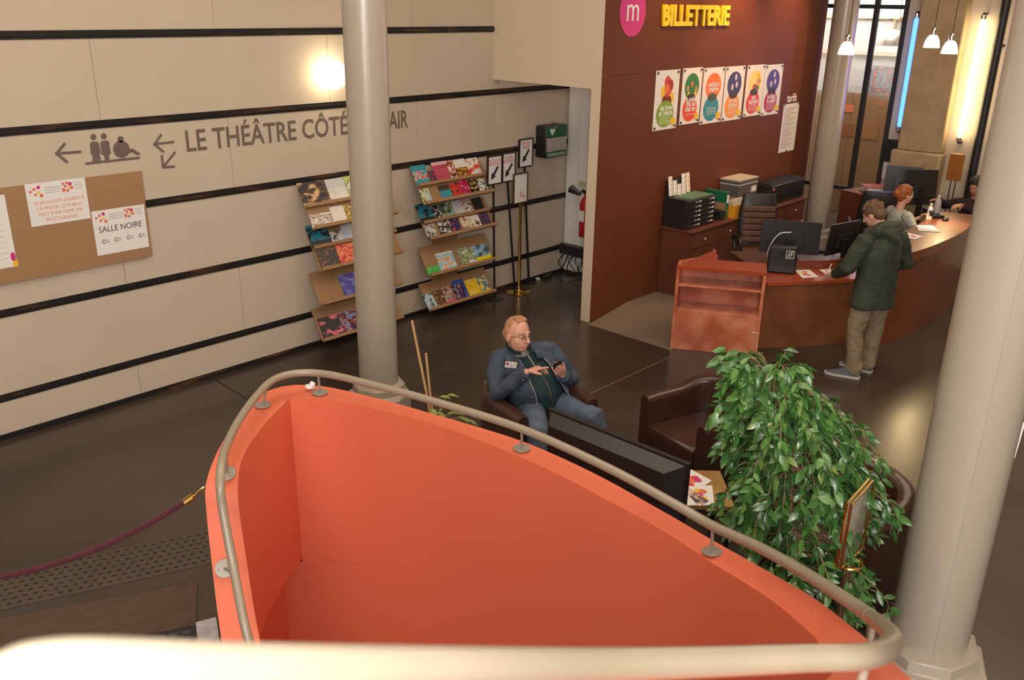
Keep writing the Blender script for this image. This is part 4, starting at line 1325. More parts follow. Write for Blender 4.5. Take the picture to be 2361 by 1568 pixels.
for row in range(4):
    for col_ in range(5):
        if (row, col_) in ((3, 1), (3, 2), (2, 2)):
            continue
        xx = x0 + .045 + col_ * .095 + .004 * row
        zz = z1_ + .01 + row * .052 + r3.uniform(-.005, .005)
        yy = 5.858 + row * .010
        cc = MB().box((xx, yy, zz + .035), (.08, .004, .075), Matrix.Rotation(-.18, 3, 'X')).build('card', mat('card_cream', (.82, .72, .55), .7) if col_ == 4 else M_paper, cr_, smooth=0)
        MB().box((xx + .012, yy - .006, zz + .022), (.016, .002, .014)).build('print_mark', M_orangep, cc, smooth=0)

Y5 = 5.62
xa, xb = PY(1664, 500, Y5).x, PY(1683, 495, Y5).x
gb = thing('green_binder', (xb, 5.75, CZ), 'upright green lever-arch binder on the worktop', 'binder')
M_gb = mat('binder_green', (.012, .14, .06), .4)
MB().bb(xa, xa + .075, 5.58, 5.90, CZ, CZ + .34).build('cover', M_gb, gb, bevel=.006, smooth=0)
MB().bb(xa + .012, xa + .062, 5.576, 5.58, CZ + .20, CZ + .30).build('spine_label', M_paper, gb, smooth=0)
MB().lathe([(.0, 0), (.014, 0), (.010, .004), (.0, .004)], 14, (xa + .037, 5.579, CZ + .1), rot=Matrix.Rotation(pi / 2, 3, 'X')).build('finger_ring', M_steel, gb)
MB().bb(xa - .004, xa, 5.585, 5.88, CZ + .005, CZ + .20).build('kraft_pocket', M_kraft, gb, smooth=0)
xa = PY(1650, 505, Y5).x
sb = MB().bb(xa + .01, xa + .12, 5.56, 5.74, CZ, CZ + .12).build('small_black_box', M_black, None, bevel=.006, smooth=0)
tag(sb, 'small black box wedged between organiser and green binder', 'box')
xa, xb = PY(1686, 470, 5.74).x, PY(1728, 455, 5.74).x
ab = thing('archive_box', ((xa + xb) / 2, 5.8, CZ), 'stack of a cardboard box and a grey archive box with pale edges', 'box')
M_card = mat('cardboard_tan', (.42, .27, .13), .8)
M_arch = mat('archive_grey', (.10, .09, .085), .6)
zt_ = CZ + .21
MB().bb(xa, xb, 5.66, 5.92, CZ, zt_).build('lower_box', M_card, ab, bevel=.003, smooth=0)
MB().bb(xa - .01, xb + .01, 5.65, 5.925, zt_, zt_ + .20).build('upper_box', M_arch, ab, smooth=0)
M_edge = mat('pale_edge', (.50, .47, .36), .6)
MB().bb(xa - .014, xb + .014, 5.646, 5.928, zt_ + .14, zt_ + .155).build('lid_band', M_edge, ab, smooth=0)
MB().bb(xa - .014, xb + .014, 5.646, 5.928, zt_ + .195, zt_ + .212).build('lid_band', M_edge, ab, smooth=0)
MB().bb(xb - .16, xb - .03, 5.64, 5.65, zt_ + .02, zt_ + .10).build('label_holder', M_edge, ab, smooth=0)
MB().bb(xb - .145, xb - .045, 5.637, 5.64, zt_ + .035, zt_ + .085).build('label', M_paper, ab, smooth=0)
xa, xb = PY(1684, 497, 5.56).x, PY(1714, 480, 5.56).x
yt = thing('yellow_tray', ((xa + xb) / 2, 5.6, CZ), 'amber yellow letter tray holding papers', 'tray')
M_yt = mat('amber_plastic', (.75, .33, .02), .35)
MB().bb(xa, xb, 5.50, 5.51, CZ, CZ + .16).build('front', M_yt, yt, smooth=0)
MB().bb(xa, xa + .008, 5.51, 5.64, CZ, CZ + .16).build('side', M_yt, yt, smooth=0)
MB().bb(xb - .008, xb, 5.51, 5.64, CZ, CZ + .16).build('side', M_yt, yt, smooth=0)
MB().bb(xa + .008, xb - .008, 5.51, 5.64, CZ, CZ + .008).build('bottom', M_yt, yt, smooth=0)
for k in range(3):
    MB().box(((xa + xb) / 2, 5.55 + .03 * k, CZ + .13), (xb - xa - .03, .004, .22 - .02 * k), Matrix.Rotation(.08, 3, 'X')).build('sheet', mat('card_cream', (.82, .72, .55), .7), yt, smooth=0)
xa, xb = PY(1722, 490, 5.6).x, PY(1748, 478, 5.6).x
ob = MB().box(((xa + xb) / 2, 5.56, CZ + .051), (xb - xa, .10, .10), Matrix.Rotation(.15, 3, 'Z')).build('orange_carton', pmat('carton_print', K(225, 120, 40), K(230, 150, 80), K(230, 215, 195), scale=3), None, smooth=0)
tag(ob, 'small orange and white carton beside the yellow tray', 'carton')
xa, xb = PY(1746, 465, 5.68).x, PY(1770, 462, 5.62).x - .03
pp = thing('paper_tray', ((xa + xb) / 2, 5.72, CZ), 'black paper tray heaped with tan envelopes', 'tray')
MB().bb(xa, xb, 5.56, 5.88, CZ, CZ + .07).build('tray', M_black, pp, bevel=.01, smooth=0)
for k in range(4):
    MB().box(((xa + xb) / 2 + .02 * (k % 2), 5.70, CZ + .085 + .018 * k), ((xb - xa) * (.95 - .06 * k), .26, .014), Matrix.Rotation(.12 * (k - 1.5), 3, 'Z')).build('envelope', M_card if k % 2 else mat('tan_envelope', (.55, .36, .18), .7), pp, smooth=0)
xa, xb = PY(1770, 462, 5.62).x, PY(1846, 440, 5.62).x
pr = thing('printer', ((xa + xb) / 2, 5.73, CZ), 'black laser printer at the far end of the worktop', 'printer')
MB().bb(xa, xb, 5.57, 5.91, CZ, CZ + .26).build('body', M_black, pr, bevel=.015, smooth=0)
MB().bb(xa + .03, xb - .03, 5.60, 5.88, CZ + .261, CZ + .275).build('lid', M_black, pr, bevel=.006, smooth=0)
MB().bb(xa + .15, xb - .2, 5.62, 5.74, CZ + .2765, CZ + .279).build('output_slot', M_dark, pr, smooth=0)
MB().bb(xa + .04, xb - .04, 5.562, 5.57, CZ + .04, CZ + .12).build('front_tray', M_blackm, pr, smooth=0)
MB().bb(xa + .02, xa + .06, 5.563, 5.57, CZ + .20, CZ + .23).build('orange_light', M_orangep, pr, smooth=0)

# ================================================================== office chairs
def office_chair(loc, rz, label, cushion):
    t = thing('office_chair', loc, label, 'chair', 'office chairs behind the desk', rz)
    B = lambda mb_, n_, m_, **k: mb_.build(n_, m_, t, local=True, **k)
    M_lea = mat('black_leather', (.018, .016, .015), .4, bump=.1, bscale=60)
    # +y is where the sitter faces; the back is at -y
    prof = []
    for i in range(9):
        a_ = i / 8
        z_ = .55 + .62 * a_
        hw_ = .25 - .05 * max(0, a_ - .6) / .4 - .03 * (1 - a_) * .5
        yb = -.24 - .10 * a_
        n_ = 18
        ring = []
        for j in range(n_):
            th = 2 * pi * j / n_
            ring.append(Vector((hw_ * (abs(cos(th)) ** .5) * (1 if cos(th) > 0 else -1), yb + .055 * sin(th) * (1 if a_ < .95 else .6), z_)))
        prof.append(ring)
    B(MB().rings(prof), 'backrest', M_lea)
    for k in range(6):
        B(MB().box((0, -.195 - .012 * k, .62 + .075 * k), (.40, .04, .07), Matrix.Rotation(.15, 3, 'X')), 'back_cushion', cushion, bevel=.015, smooth=40)
    B(MB().box((0, .02, .47), (.50, .50, .10)), 'seat', cushion, bevel=.035, smooth=40)
    for s_ in (-1, 1):
        B(MB().tube(spline([Vector((s_ * .27, -.18, .50)), Vector((s_ * .30, -.20, .66)), Vector((s_ * .30, .0, .70)), Vector((s_ * .30, .18, .68)), Vector((s_ * .28, .16, .50))], 5), .022, 10), 'armrest', M_black)
    B(MB().tube([(0, 0, .10), (0, 0, .43)], .028, 12), 'gas_lift', M_blackm)
    for k in range(5):
        a_ = 2 * pi * k / 5 + .3
        B(MB().tube([(0, 0, .12), (cos(a_) * .30, sin(a_) * .30, .07)], [.03, .018], 8), 'base_spoke', M_black)
        B(MB().ell((cos(a_) * .30, sin(a_) * .30, .031), (.03, .03, .03), n=10, k=6), 'castor', M_black)
    return t


pc = PZ(1757, 540, .85)
office_chair((pc.x + .10, pc.y + .05, .087), radians(132), 'black office chair with brown ribbed cushions behind the first monitor', mat('brown_cushion', (.10, .045, .03), .7))
pc = PZ(2026, 440, 1.25)
office_chair((pc.x + .25, pc.y + .10, .087), radians(-64), 'all black office chair behind the red-haired woman', mat('black_cushion', (.02, .018, .018), .6))

# ================================================================== monitors and clutter on the desk
def monitor(c, yaw, w_, h_, label, zb, tilt=0.0, stand=True):
    """panel whose back looks along local -y"""
    t = thing('monitor', (c.x, c.y, zb), label, 'monitor', 'computer monitors on the desk', yaw)
    zc = c.z - zb
    Rt = Matrix.Rotation(tilt, 3, 'X')
    B = lambda mb_, n_, m_, **k: mb_.build(n_, m_, t, local=True, **k)
    B(MB().box((0, .0, zc), (w_, .018, h_), Rt), 'panel', M_black, bevel=.004, smooth=0)
    B(MB().box((0, .0105, zc), (w_ * .95, .003, h_ * .92), Rt), 'screen', mat('dark_screen', (.01, .011, .014), .15), smooth=0)
    B(MB().box((0, -.022, zc - .03), (w_ * .5, .026, h_ * .45), Rt, taper=.9), 'rear_bulge', M_black, bevel=.006, smooth=0)
    if stand:
        B(MB().box((0, -.045, zc * .5), (w_ * .16, .03, zc)), 'neck', M_blackm, bevel=.004, smooth=0)
        B(MB().lathe([(.0, 0), (.12, 0), (.12, .008), (.0, .012)], 24, (0, -.03, .001)), 'foot', M_blackm)
    return t


c = PZ(1822, 547, 1.045)
mo = monitor(c, radians(-60), .64, .37, 'wide black monitor seen from behind at the desk left part', .812)
MB().box((-.02, -.038, .10), (.09, .004, .03)).build('white_label', M_paper, mo, local=True, smooth=0)
MB().tube(spline([(0, -.05, .30), (-.12, -.06, .28), (-.2, -.06, .16), (-.23, -.02, .02)], 6), .006, 6).build('white_cable', M_paper, mo, local=True)
c = PZ(1943, 548, 1.06)
monitor(c, radians(-12), .52, .36, 'black monitor turned sideways beside the man in green', .812, tilt=.12)
c = PZ(2082, 418, 1.26)
monitor(c, radians(-70), .46, .40, 'rear dark monitor left of the pair near the woman', .772, tilt=-.1)
c = PZ(2122, 432, 1.24)
monitor(c, radians(-40), .46, .46, 'front dark monitor of the pair right of the woman', .772, tilt=-.12)

b0 = PZ(1800, 631, .746)
hl = thing('hearing_loop_unit', (b0.x, b0.y, .746), 'black hearing loop box with white ear symbol on the low ledge', 'device', None, radians(-62))
MB().box((0, .05, .15), (.31, .10, .30), taper=.92).build('case', M_black, hl, local=True, bevel=.02, smooth=40)
for (a0, a1, c0, c1) in ((.03, .115, .255, .26), (.03, .115, .175, .18), (.03, .035, .175, .26), (.11, .115, .175, .26)):
    MB().bb(a0, a1, -.0035, -.001, c0, c1).build('symbol_frame', M_paper, hl, local=True, smooth=0)
MB().tube(spline([(.055, -.002, .20), (.06, -.002, .235), (.085, -.002, .24), (.09, -.002, .215), (.075, -.002, .20), (.075, -.002, .185)], 4), .004, 6).build('ear_symbol', M_paper, hl, local=True)
MB().tube([(.045, -.002, .185), (.10, -.002, .25)], .003, 6).build('ear_symbol', M_paper, hl, local=True)
MB().bb(-.03, .015, -.004, 0, .19, .25).build('socket', M_dark, hl, local=True, smooth=0)

fl_cols = [M_red, M_orangep, M_yellow, M_pink]


def flyer(corners, z, label, n=7, seed=0, group='salon flyers', cols=fl_cols, dark=False):
    P4 = [PZ(px, py, z) for px, py in corners]
    c0 = sum(P4, Vector()) / 4
    t = thing('flyer', (c0.x, c0.y, z), label, 'flyer', group)
    MB().add(P4 + [p + Vector((0, 0, .0025)) for p in P4], [(0, 1, 2, 3), (4, 5, 6, 7), (0, 1, 5, 4), (1, 2, 6, 5), (2, 3, 7, 6), (3, 0, 4, 7)]).build('sheet', M_paper, t, smooth=0)
    e1, e2 = P4[1] - P4[0], P4[3] - P4[0]
    r_ = random.Random(seed)
    for k in range(n):
        a_ = 2 * pi * k / n
        p = P4[0] + e1 * (.5 + .21 * cos(a_) * (k > 0)) + e2 * (.5 + .23 * sin(a_) * (k > 0)) + Vector((0, 0, .003 + .0003 * k))
        r0 = min(e1.length, e2.length) * .14
        MB().lathe([(.0, 0), (r0, 0), (r0, .0005), (.0, .0005)], 16, p).build('printed_disc', cols[(k * 3 + seed) % len(cols)], t)
    return t


flyer([(1832, 623), (1866, 622), (1888, 639), (1850, 641)], .747, 'white flyer with red print on the low ledge next to the black box', 5, 1)
flyer([(1889, 622), (1914, 621), (1932, 634), (1908, 636)], .747, 'small white flyer on the low ledge near the man in green', 4, 2)
flyer([(1936, 632), (1955, 628), (1962, 633), (1940, 636)], .747, 'sheet the man in green is writing on', 2, 3)
flyer([(2073, 545), (2095, 537), (2129, 546), (2110, 552)], 1.033, 'white brochure with reddish print on the tall counter', 3, 4)
flyer([(2112, 520), (2150, 520), (2168, 536), (2118, 532)], 1.033, 'pinkish paper lying on the tall counter', 0, 5)

kb = PZ(1878, 580, .812)
k_ = thing('keyboard', (kb.x, kb.y, .812), 'dark keyboard with cables behind the first monitor', 'keyboard', None, radians(-50))
MB().box((0, 0, .012), (.42, .14, .02)).build('tray', M_black, k_, local=True, bevel=.005, smooth=0)
for r_ in range(4):
    for q_ in range(12):
        MB().box((-.19 + q_ * .0345, -.05 + r_ * .033, .026), (.028, .026, .008)).build('key', M_blackm, k_, local=True, smooth=0)
ph = PZ(2150, 500, 1.031)
p_ = thing('desk_phone', (ph.x, ph.y, 1.031), 'black desk telephone on the lit tall counter', 'telephone', None, radians(-40))
MB().box((0, 0, .03), (.20, .20, .05), Matrix.Rotation(.15, 3, 'X')).build('base', M_black, p_, local=True, bevel=.012, smooth=0)
MB().cap([(-.075, -.09, .075), (-.075, 0, .085), (-.075, .09, .08)], [.026, .018, .026], 10).build('handset', M_black, p_, local=True)
for a_ in range(3):
    for b2 in range(4):
        MB().box((.02 + a_ * .026, -.05 + b2 * .024, .062 + b2 * .003), (.018, .016, .008)).build('key', M_greyink, p_, local=True, smooth=0)
ms = PZ(2180, 508, 1.031)
m_ = MB().ell(ms + Vector((0, 0, .012)), (.06, .035, .022)).build('computer_mouse', M_black, None)
tag(m_, 'black computer mouse on the lit tall counter', 'mouse')

# red binder, clip lamp and small things behind the desk
rb = PZ(2018, 437, 1.02)
rb = PZ(2018, 437, 1.06)
sdx = thing('side_cabinet', (rb.x + .15, rb.y + .1, .087), 'dark low cabinet under the red binder behind the office chair', 'cabinet')
MB().box((rb.x + .15, rb.y + .1, .55), (.7, .5, .92), Matrix.Rotation(-.3, 3, 'Z')).build('body', M_cab, sdx, bevel=.005, smooth=0)
for s_ in (-1, 1):
    dd = MB().box(Vector((rb.x + .15, rb.y + .1, .55)) + Matrix.Rotation(-.3, 3, 'Z') @ Vector((s_ * .175, -.255, 0)), (.33, .012, .86), Matrix.Rotation(-.3, 3, 'Z')).build('door', M_cab, sdx, bevel=.003, smooth=0)
    MB().ell(Vector((rb.x + .15, rb.y + .1, .6)) + Matrix.Rotation(-.3, 3, 'Z') @ Vector((s_ * .05, -.27, 0)), .015, n=10, k=6).build('knob', M_knob, dd)
r_b = thing('red_binder', (rb.x, rb.y, 1.012), 'thick red binder of papers lying on the side cabinet', 'binder', None, radians(-50))
M_rb = mat('binder_red', (.30, .035, .018), .4)
MB().box((0, 0, .004), (.34, .30, .008)).build('lower_cover', M_rb, r_b, local=True, smooth=0)
MB().box((0, -.005, .05), (.31, .28, .08)).build('pages', M_paper, r_b, local=True, smooth=0)
MB().box((0, 0, .096), (.34, .30, .008)).build('upper_cover', M_rb, r_b, local=True, smooth=0)
MB().box((.168, 0, .05), (.006, .30, .10)).build('spine', M_rb, r_b, local=True, smooth=0)
hp = Vector((rb.x + .34, rb.y - .06, 1.06))
h_ = thing('ring_stand', (hp.x, hp.y, 1.012), 'small chrome ring stand beside the red binder', 'stand')
M_chr = mat('chrome', (.8, .78, .75), .12, 1.0)
MB().tube([hp + Vector((cos(a_ * pi / 8) * .055 * .75, -cos(a_ * pi / 8) * .055 * .65, .06 + sin(a_ * pi / 8) * .07)) for a_ in range(16)], .009, 8, wrap=True).build('ring', M_chr, h_)
MB().lathe([(.0, 0), (.07, 0), (.06, .02), (.02, .035), (.015, .06), (.0, .06)], 20, (hp.x, hp.y, 1.0125)).build('base', M_chr, h_)
MB().ell((hp.x - .02, hp.y + .07, 1.036), (.06, .04, .022)).build('dish', M_chr, h_)
wb = hb2[-7] + Vector((-.05, -.08, 1.03))
wt_ = thing('water_bottle', (wb.x, wb.y, 1.031), 'clear plastic water bottle with pale cap beyond the monitors', 'bottle')
M_pet = mat('clear_plastic', (.75, .74, .80), .15, trans=.6)
MB().lathe([(.0, 0), (.04, 0), (.042, .02), (.042, .17), (.03, .22), (.014, .25), (.0, .25)], 16, (wb.x, wb.y, 1.031)).build('bottle_body', M_pet, wt_)
MB().lathe([(.0, 0), (.016, 0), (.016, .02), (.0, .02)], 12, (wb.x, wb.y, 1.282)).build('cap', mat('pink_cap', (.75, .55, .52), .5), wt_)

# copper panel lamp on a stand by the far wall
q0 = PX(2203, 386, 13.0)
lp = thing('panel_lamp', (q0.x, q0.y, .087), 'copper coloured rectangular panel on a black stand near the yellow tube', 'stand')
MB().box(q0, (.02, .19, .36), Matrix.Rotation(.1, 3, 'Z')).build('panel', mat('copper_panel', (.42, .16, .03), .35, .5), lp, bevel=.004, smooth=0)
for s_ in (-.03, .03):
    MB().tube([(q0.x + .02, q0.y + s_, .1), (q0.x + .02, q0.y + s_, q0.z - .1)], .008, 8).build('upright', M_blackm, lp)
MB().lathe([(.0, 0), (.09, 0), (.085, .02), (.0, .03)], 20, (q0.x + .02, q0.y, .0871)).build('foot', M_blackm, lp)

# ================================================================== far wall: glazing, pilaster, light tubes, pipe
XF = 13.5
M_wallf = mat('warm_white_wall', (.62, .52, .40), .8)
M_stone = mat('rough_stone', (.46, .34, .20), .9, var=.7, vscale=5, col2=(.36, .25, .13), bump=.5, bscale=14, detail=8)
M_frame = mat('dark_steel_frame', (.035, .033, .035), .45, .2)
yg0, yg1 = PX(2095, 0, XF).y, 7.5
MB().bb(XF, XF + .2, -5, yg0, 0, 6).build('wall_far', M_wallf, smooth=0)
struct(bpy.data.objects['wall_far'])
MB().bb(XF, XF + .2, yg0, yg1, 4.3, 6).build('wall_far_lintel', M_wallf, smooth=0)
struct(bpy.data.objects['wall_far_lintel'])
wi = thing('window_1', (XF, 6.0, 0), None, None)
struct(wi)
M_glass = mat('pane_glass', (.9, .95, 1.0), .05, trans=1.0, alpha=.25)
ys = [yg0, PX(2010, 100, XF).y, PX(1948, 100, XF).y - .05, 6.62, 7.2]
zz_ = [0.0, PX(1990, 440, XF).z, 2.62, PX(2000, 15, XF).z, 4.3]
for y_ in ys:
    MB().bb(XF - .03, XF + .05, y_ - .03, y_ + .03, 0, 4.3).build('mullion', M_frame, wi, smooth=0)
for z_ in (zz_[1], zz_[3]):
    MB().bb(XF - .025, XF + .045, yg0, 7.2, z_ - .028, z_ + .028).build('transom', M_frame, wi, smooth=0)
for a, b_ in zip(ys, ys[1:]):
    for c0, c1 in ((0, zz_[1]), (zz_[1], zz_[3]), (zz_[3], 4.3)):
        MB().bb(XF + .005, XF + .012, a + .03, b_ - .03, c0 + .03, c1 - .03).build('pane', M_glass, wi, smooth=0)
# room behind the glass
MB().bb(16.2, 16.3, 4.6, 9.5, 0, 6).build('wall_behind_glass', mat('grey_room_wall', (.50, .52, .54), .8), smooth=0)
struct(bpy.data.objects['wall_behind_glass'])
lamp('back_room_light', 'AREA', (15.2, 6.2, 4.8), 105, (.95, .97, 1.0), 1.5, (16.2, 6.2, 2.5))
lamp('back_room_light', 'AREA', (14.3, 6.2, 4.6), 90, (1.0, .8, .6), 1.2, (15.6, 6.1, 1.6))  # added warm fill, only to brighten the wooden partition
part = thing('wooden_partition', (15.6, 6.2, 0), 'brown wooden partition with pinned sheets behind the glazing', 'partition')
M_ply = mat('brown_ply', (.27, .155, .075), .7, var=.3, vscale=2)
ztp = PX(2020, 218, 15.6).z
for k in range(4):
    y0_ = 5.3 + k * .62
    MB().bb(15.6, 15.64, y0_, y0_ + .61, .02, ztp).build('board', M_ply, part, smooth=0)
for (px, py, s1, s2, mm) in ((1955, 250, .2, .12, M_orangep), (1955, 300, .22, .22, V('brick', 130, 70, 50)), (2000, 300, .4, .3, V('tanp', 150, 105, 65))):
    c0 = PX(px, py, 15.59)
    MB().bb(15.588, 15.598, c0.y - s1 / 2, c0.y + s1 / 2, c0.z - s2 / 2, c0.z + s2 / 2).build('pinned_sheet', mm, part, smooth=0)
c0 = PX(2032, 188, 15.9)
pic_ = MB().bb(15.9, 15.93, c0.y - .24, c0.y + .24, c0.z - .27, c0.z + .25).build('framed_picture', pmat('picture_print', K(140, 145, 160), K(90, 95, 105), K(190, 120, 110), scale=6), None, smooth=0)
tag(pic_, 'grey and reddish picture seen through the glazing', 'picture')
for z_ in (PX(2000, 123, 16.1).z, PX(2000, 38, 16.1).z):
    MB().bb(16.15, 16.2, 4.6, 9.0, z_ - .03, z_ + .03).build('shelf_rail', M_wallf, part, smooth=0)
c0 = PX(2064, 105, 14.6)
il = thing('industrial_pendant', (c0.x, c0.y, c0.z), 'large chrome industrial pendant seen through the glazing', 'lamp')
MB().lathe([(.27, 0), (.25, .06), (.20, .14), (.12, .21), (.075, .24), (.0, .24)], 28, c0).build('shade', mat('satin_chrome', (.62, .60, .55), .25, .9), il)
MB().lathe([(.075, .24), (.075, .37), (.06, .40), (.03, .43), (.0, .43)], 20, c0).build('neck', mat('brass_cap', (.7, .5, .2), .25, 1.0), il)
MB().tube([c0 + Vector((0, 0, .42)), Vector((c0.x, c0.y, 6))], .008, 6).build('cable', M_black, il)

# pilaster
yp0, yp1 = PX(2127, 0, XF - .15).y, PX(2236, 0, XF - .15).y
pl = thing('stone_pilaster', (XF - .1, (yp0 + yp1) / 2, 0), 'rough tan stone pilaster with wider base between the light tubes', 'pilaster')
MB().bb(XF - .18, XF - .001, yp1, yp0, 1.55, 6).build('shaft', M_stone, pl, bevel=.02, smooth=40)
MB().bb(XF - .24, XF - .001, yp1 - .03, yp0 + .06, 0.01, 1.55).build('base', M_stone, pl, bevel=.03, smooth=40)
q1 = PX(2054, 340, XF)
pn = MB().bb(XF - .06, XF - .001, q1.y - .09, q1.y + .11, 1.34, 1.66).build('fuse_cover', M_black, None, bevel=.006, smooth=0)
tag(pn, 'black wall box under the blue light tube', 'box')
q1 = PX(2052, 375, XF)
ws = MB().bb(XF - .03, XF - .001, q1.y - .10, q1.y + .08, 1.08, 1.33).build('wall_sheet', M_paper, None, smooth=0)
tag(ws, 'pale sheet below the black wall box', 'notice')


def tube_light(a, b_, ecol, estr, label, lightcol, power):
    p0, p1 = PX(*a, XF - .12), PX(*b_, XF - .12)
    t = thing('light_tube', (p1.x, p1.y, p1.z - .1), label, 'lamp', 'vertical light tubes on the far wall')
    MB().cap([p0, p1], .032, 14).build('tube', mat('tube_' + label[:6], ecol, .4, emit=ecol, estr=estr), t)
    for p, s_ in ((p0, 1), (p1, -1)):
        MB().lathe([(.0, 0), (.036, 0), (.036, .05), (.0, .05)], 16, p + Vector((0, 0, .035 if s_ > 0 else -.085))).build('socket', M_chr, t)
        MB().bb(p.x, XF, p.y - .02, p.y + .02, p.z + s_ * .10 - .012, p.z + s_ * .10 + .012).build('bracket', M_blackm, t, smooth=0)
    l = lamp('tube_glow', 'AREA', ((p0 + p1) / 2 + Vector((-.05, 0, 0))), power, lightcol, (.05, (p0 - p1).length), ((p0 + p1) / 2 + Vector((-3, 0, 0))))
    return t


tube_light((2113, 46), (2074, 288), (.09, .28, 1.0), 2.4, 'blue glowing vertical light tube on the far wall', (.16, .14, 1.0), 7)
tube_light((2266, 50), (2213, 312), (1.0, .80, .45), 14.0, 'yellow-white glowing vertical light tube beside the black pipe', (1.0, .72, .35), 14)
a, b_ = PX(2330, 0, XF - .1), PX(2236, 430, XF - .1)
pi_ = thing('black_pipe', (XF - .1, b_.y, 0), 'vertical black pipe on the far wall next to the right column', 'pipe')
MB().tube([(XF - .1, b_.y, 0.01), (XF - .1, b_.y, 6)], .055, 14).build('pipe', M_black, pi_)
for z_ in (1.2, 3.0, 4.6):
    MB().bb(XF - .1, XF - .001, b_.y - .06, b_.y + .06, z_, z_ + .03).build('clip', M_blackm, pi_, smooth=0)

# pendant lamps
M_shade = mat('lit_white_glass', (1, .95, .88), .4, emit=(1.0, .80, .58), estr=2.6)
for i, (px, py, dd) in enumerate(((1950, 126, 11.0), (2147, 110, 11.6), (2188, 124, 11.4))):
    c0 = PD(px, py, dd)
    t = thing('pendant_lamp', c0, ('white glass pendant lamp hanging in front of the far column', 'left of the two white glass pendants by the pilaster', 'right of the two white glass pendants by the pilaster')[i], 'lamp', 'white glass pendant lamps')
    MB().lathe([(.088, 0), (.085, .02), (.075, .07), (.055, .115), (.03, .14), (.0, .145)], 24, c0, caps=False).build('shade', M_shade, t)
    MB().lathe([(.032, .135), (.032, .19), (.02, .21), (.0, .21)], 14, c0).build('lamp_holder', M_chr, t)
    MB().tube([c0 + Vector((0, 0, .2)), Vector((c0.x, c0.y, 6))], .005, 6).build('cord', M_bronze, t)
# ================================================================== lounge: tub armchairs, table, television
M_leather = mat('brown_leather', (.055, .024, .016), .3, var=.5, vscale=5, col2=(.04, .018, .013), bump=.12, bscale=45, coat=.15)


def tub_chair(loc, face, label):
    rz = atan2(face[1], face[0]) - pi / 2
    t = thing('tub_armchair', (loc[0], loc[1], 0), label, 'armchair', 'brown leather tub armchairs', rz)
    w_, dp, th = .37, .36, .115
    path = []
    for y_ in (dp, .25, .12, 0, -.1):
        path.append((-w_ + th / 2, y_))
    rc = .26
    for k in range(1, 12):
        a_ = pi + pi / 2 * (k / 6 if k <= 6 else 1)
        a_ = pi + pi * k / 12
        path.append(((w_ - th / 2) * cos(a_), -.1 + (dp - .1 - th / 2) * sin(a_)))
    for y_ in (-.1, 0, .12, .25, dp):
        path.append((w_ - th / 2, y_))
    rings_ = []
    n = len(path)
    for i, (x, y) in enumerate(path):
        a_, b_ = path[max(i - 1, 0)], path[min(i + 1, n - 1)]
        tx, ty = b_[0] - a_[0], b_[1] - a_[1]
        L = sqrt(tx * tx + ty * ty)
        nx, ny = -ty / L, tx / L
        f = max(0, -y - .05) / .3
        zt_ = .66 + .105 * min(1, f) ** .8
        if i in (0, n - 1):
            zt_ -= .012
        sec = []
        h = th / 2 * (1 if 0 < i < n - 1 else .82)
        for (o, z) in ((-h, .06), (-h, .3), (-h, zt_ - .045), (-h * .85, zt_ - .018), (-h * .45, zt_), (h * .45, zt_), (h * .85, zt_ - .018), (h, zt_ - .045), (h, .3), (h, .06)):
            sec.append(Vector((x + nx * o, y + ny * o, z)))
        rings_.append(sec)
    MB().rings(rings_).build('shell', M_leather, t, local=True, smooth=60)
    sx = w_ - th
    poly = [(-sx, dp + .01), (-sx, -.12)] + [(sx * cos(pi + pi * k / 8), -.12 + .20 * sin(pi + pi * k / 8)) for k in range(1, 8)] + [(sx, -.12), (sx, dp + .01)]
    rr = []
    for z, s_ in ((.10, 1.0), (.37, 1.0), (.415, .99), (.435, .95), (.445, .82), (.45, .4)):
        rr.append([Vector((x * s_, .1 + (y - .1) * s_, z)) for x, y in poly])
    MB().rings(rr).build('seat_cushion', M_leather, t, local=True, smooth=50)
    for x in (-.27, .27):
        for y in (-.27, .30):
            MB().tube([(x, y, 0), (x, y, .065)], [.02, .026], 10).build('foot', M_blackm, t, local=True)
    for k in range(5):
        a_ = pi + pi * (k + 1) / 6
        x, y = (w_ - th - .006) * cos(a_), -.1 + (dp - .1 - th - .006) * sin(a_)
        MB().tube([(x, y, .46), (x * 1.0, y * 1.0, .64)], .004, 6).build('back_crease', M_leather, t, local=True)
    return t


tub_chair((4.72, 4.15), (-.25, -.97), 'brown leather tub armchair the seated man sits in')
tub_chair((5.53, 3.08), (-.96, .26), 'empty brown leather tub armchair behind the television')
tub_chair((4.99, 1.76), (-1, .08), 'brown leather tub armchair half hidden between ficus and right column')

# side table
A, B = Vector((4.56, 2.28, 0)), Vector((4.90, 2.59, 0))
e1 = (B - A)
e2 = Vector((-e1.y, e1.x, 0))
tb = thing('side_table', ((A + B + e2) / 2), 'small square side table with worn wooden top and black legs', 'table')
q4_ = [A, B, B + e2, A + e2]
M_wood = mat('worn_wood_top', (.42, .25, .08), .35, var=.8, vscale=5, col2=(.26, .14, .05), detail=7)
MB().prism([(p.x, p.y) for p in q4_], lambda a, b: Vector((a, b, .465)), lambda a, b: Vector((a, b, .495))).build('table_top', M_wood, tb, smooth=0, bevel=.003)
cc = (A + B + e2) / 2
for i in range(4):
    p0, p1 = q4_[i].lerp(cc, .10), q4_[(i + 1) % 4].lerp(cc, .10)
    MB().tube([p0, p0 + Vector((0, 0, .464))], .016, 8).build('leg', M_blackm, tb)
    MB().tube([p0 + Vector((0, 0, .44)), p1 + Vector((0, 0, .44))], .013, 8).build('apron_rail', M_blackm, tb)
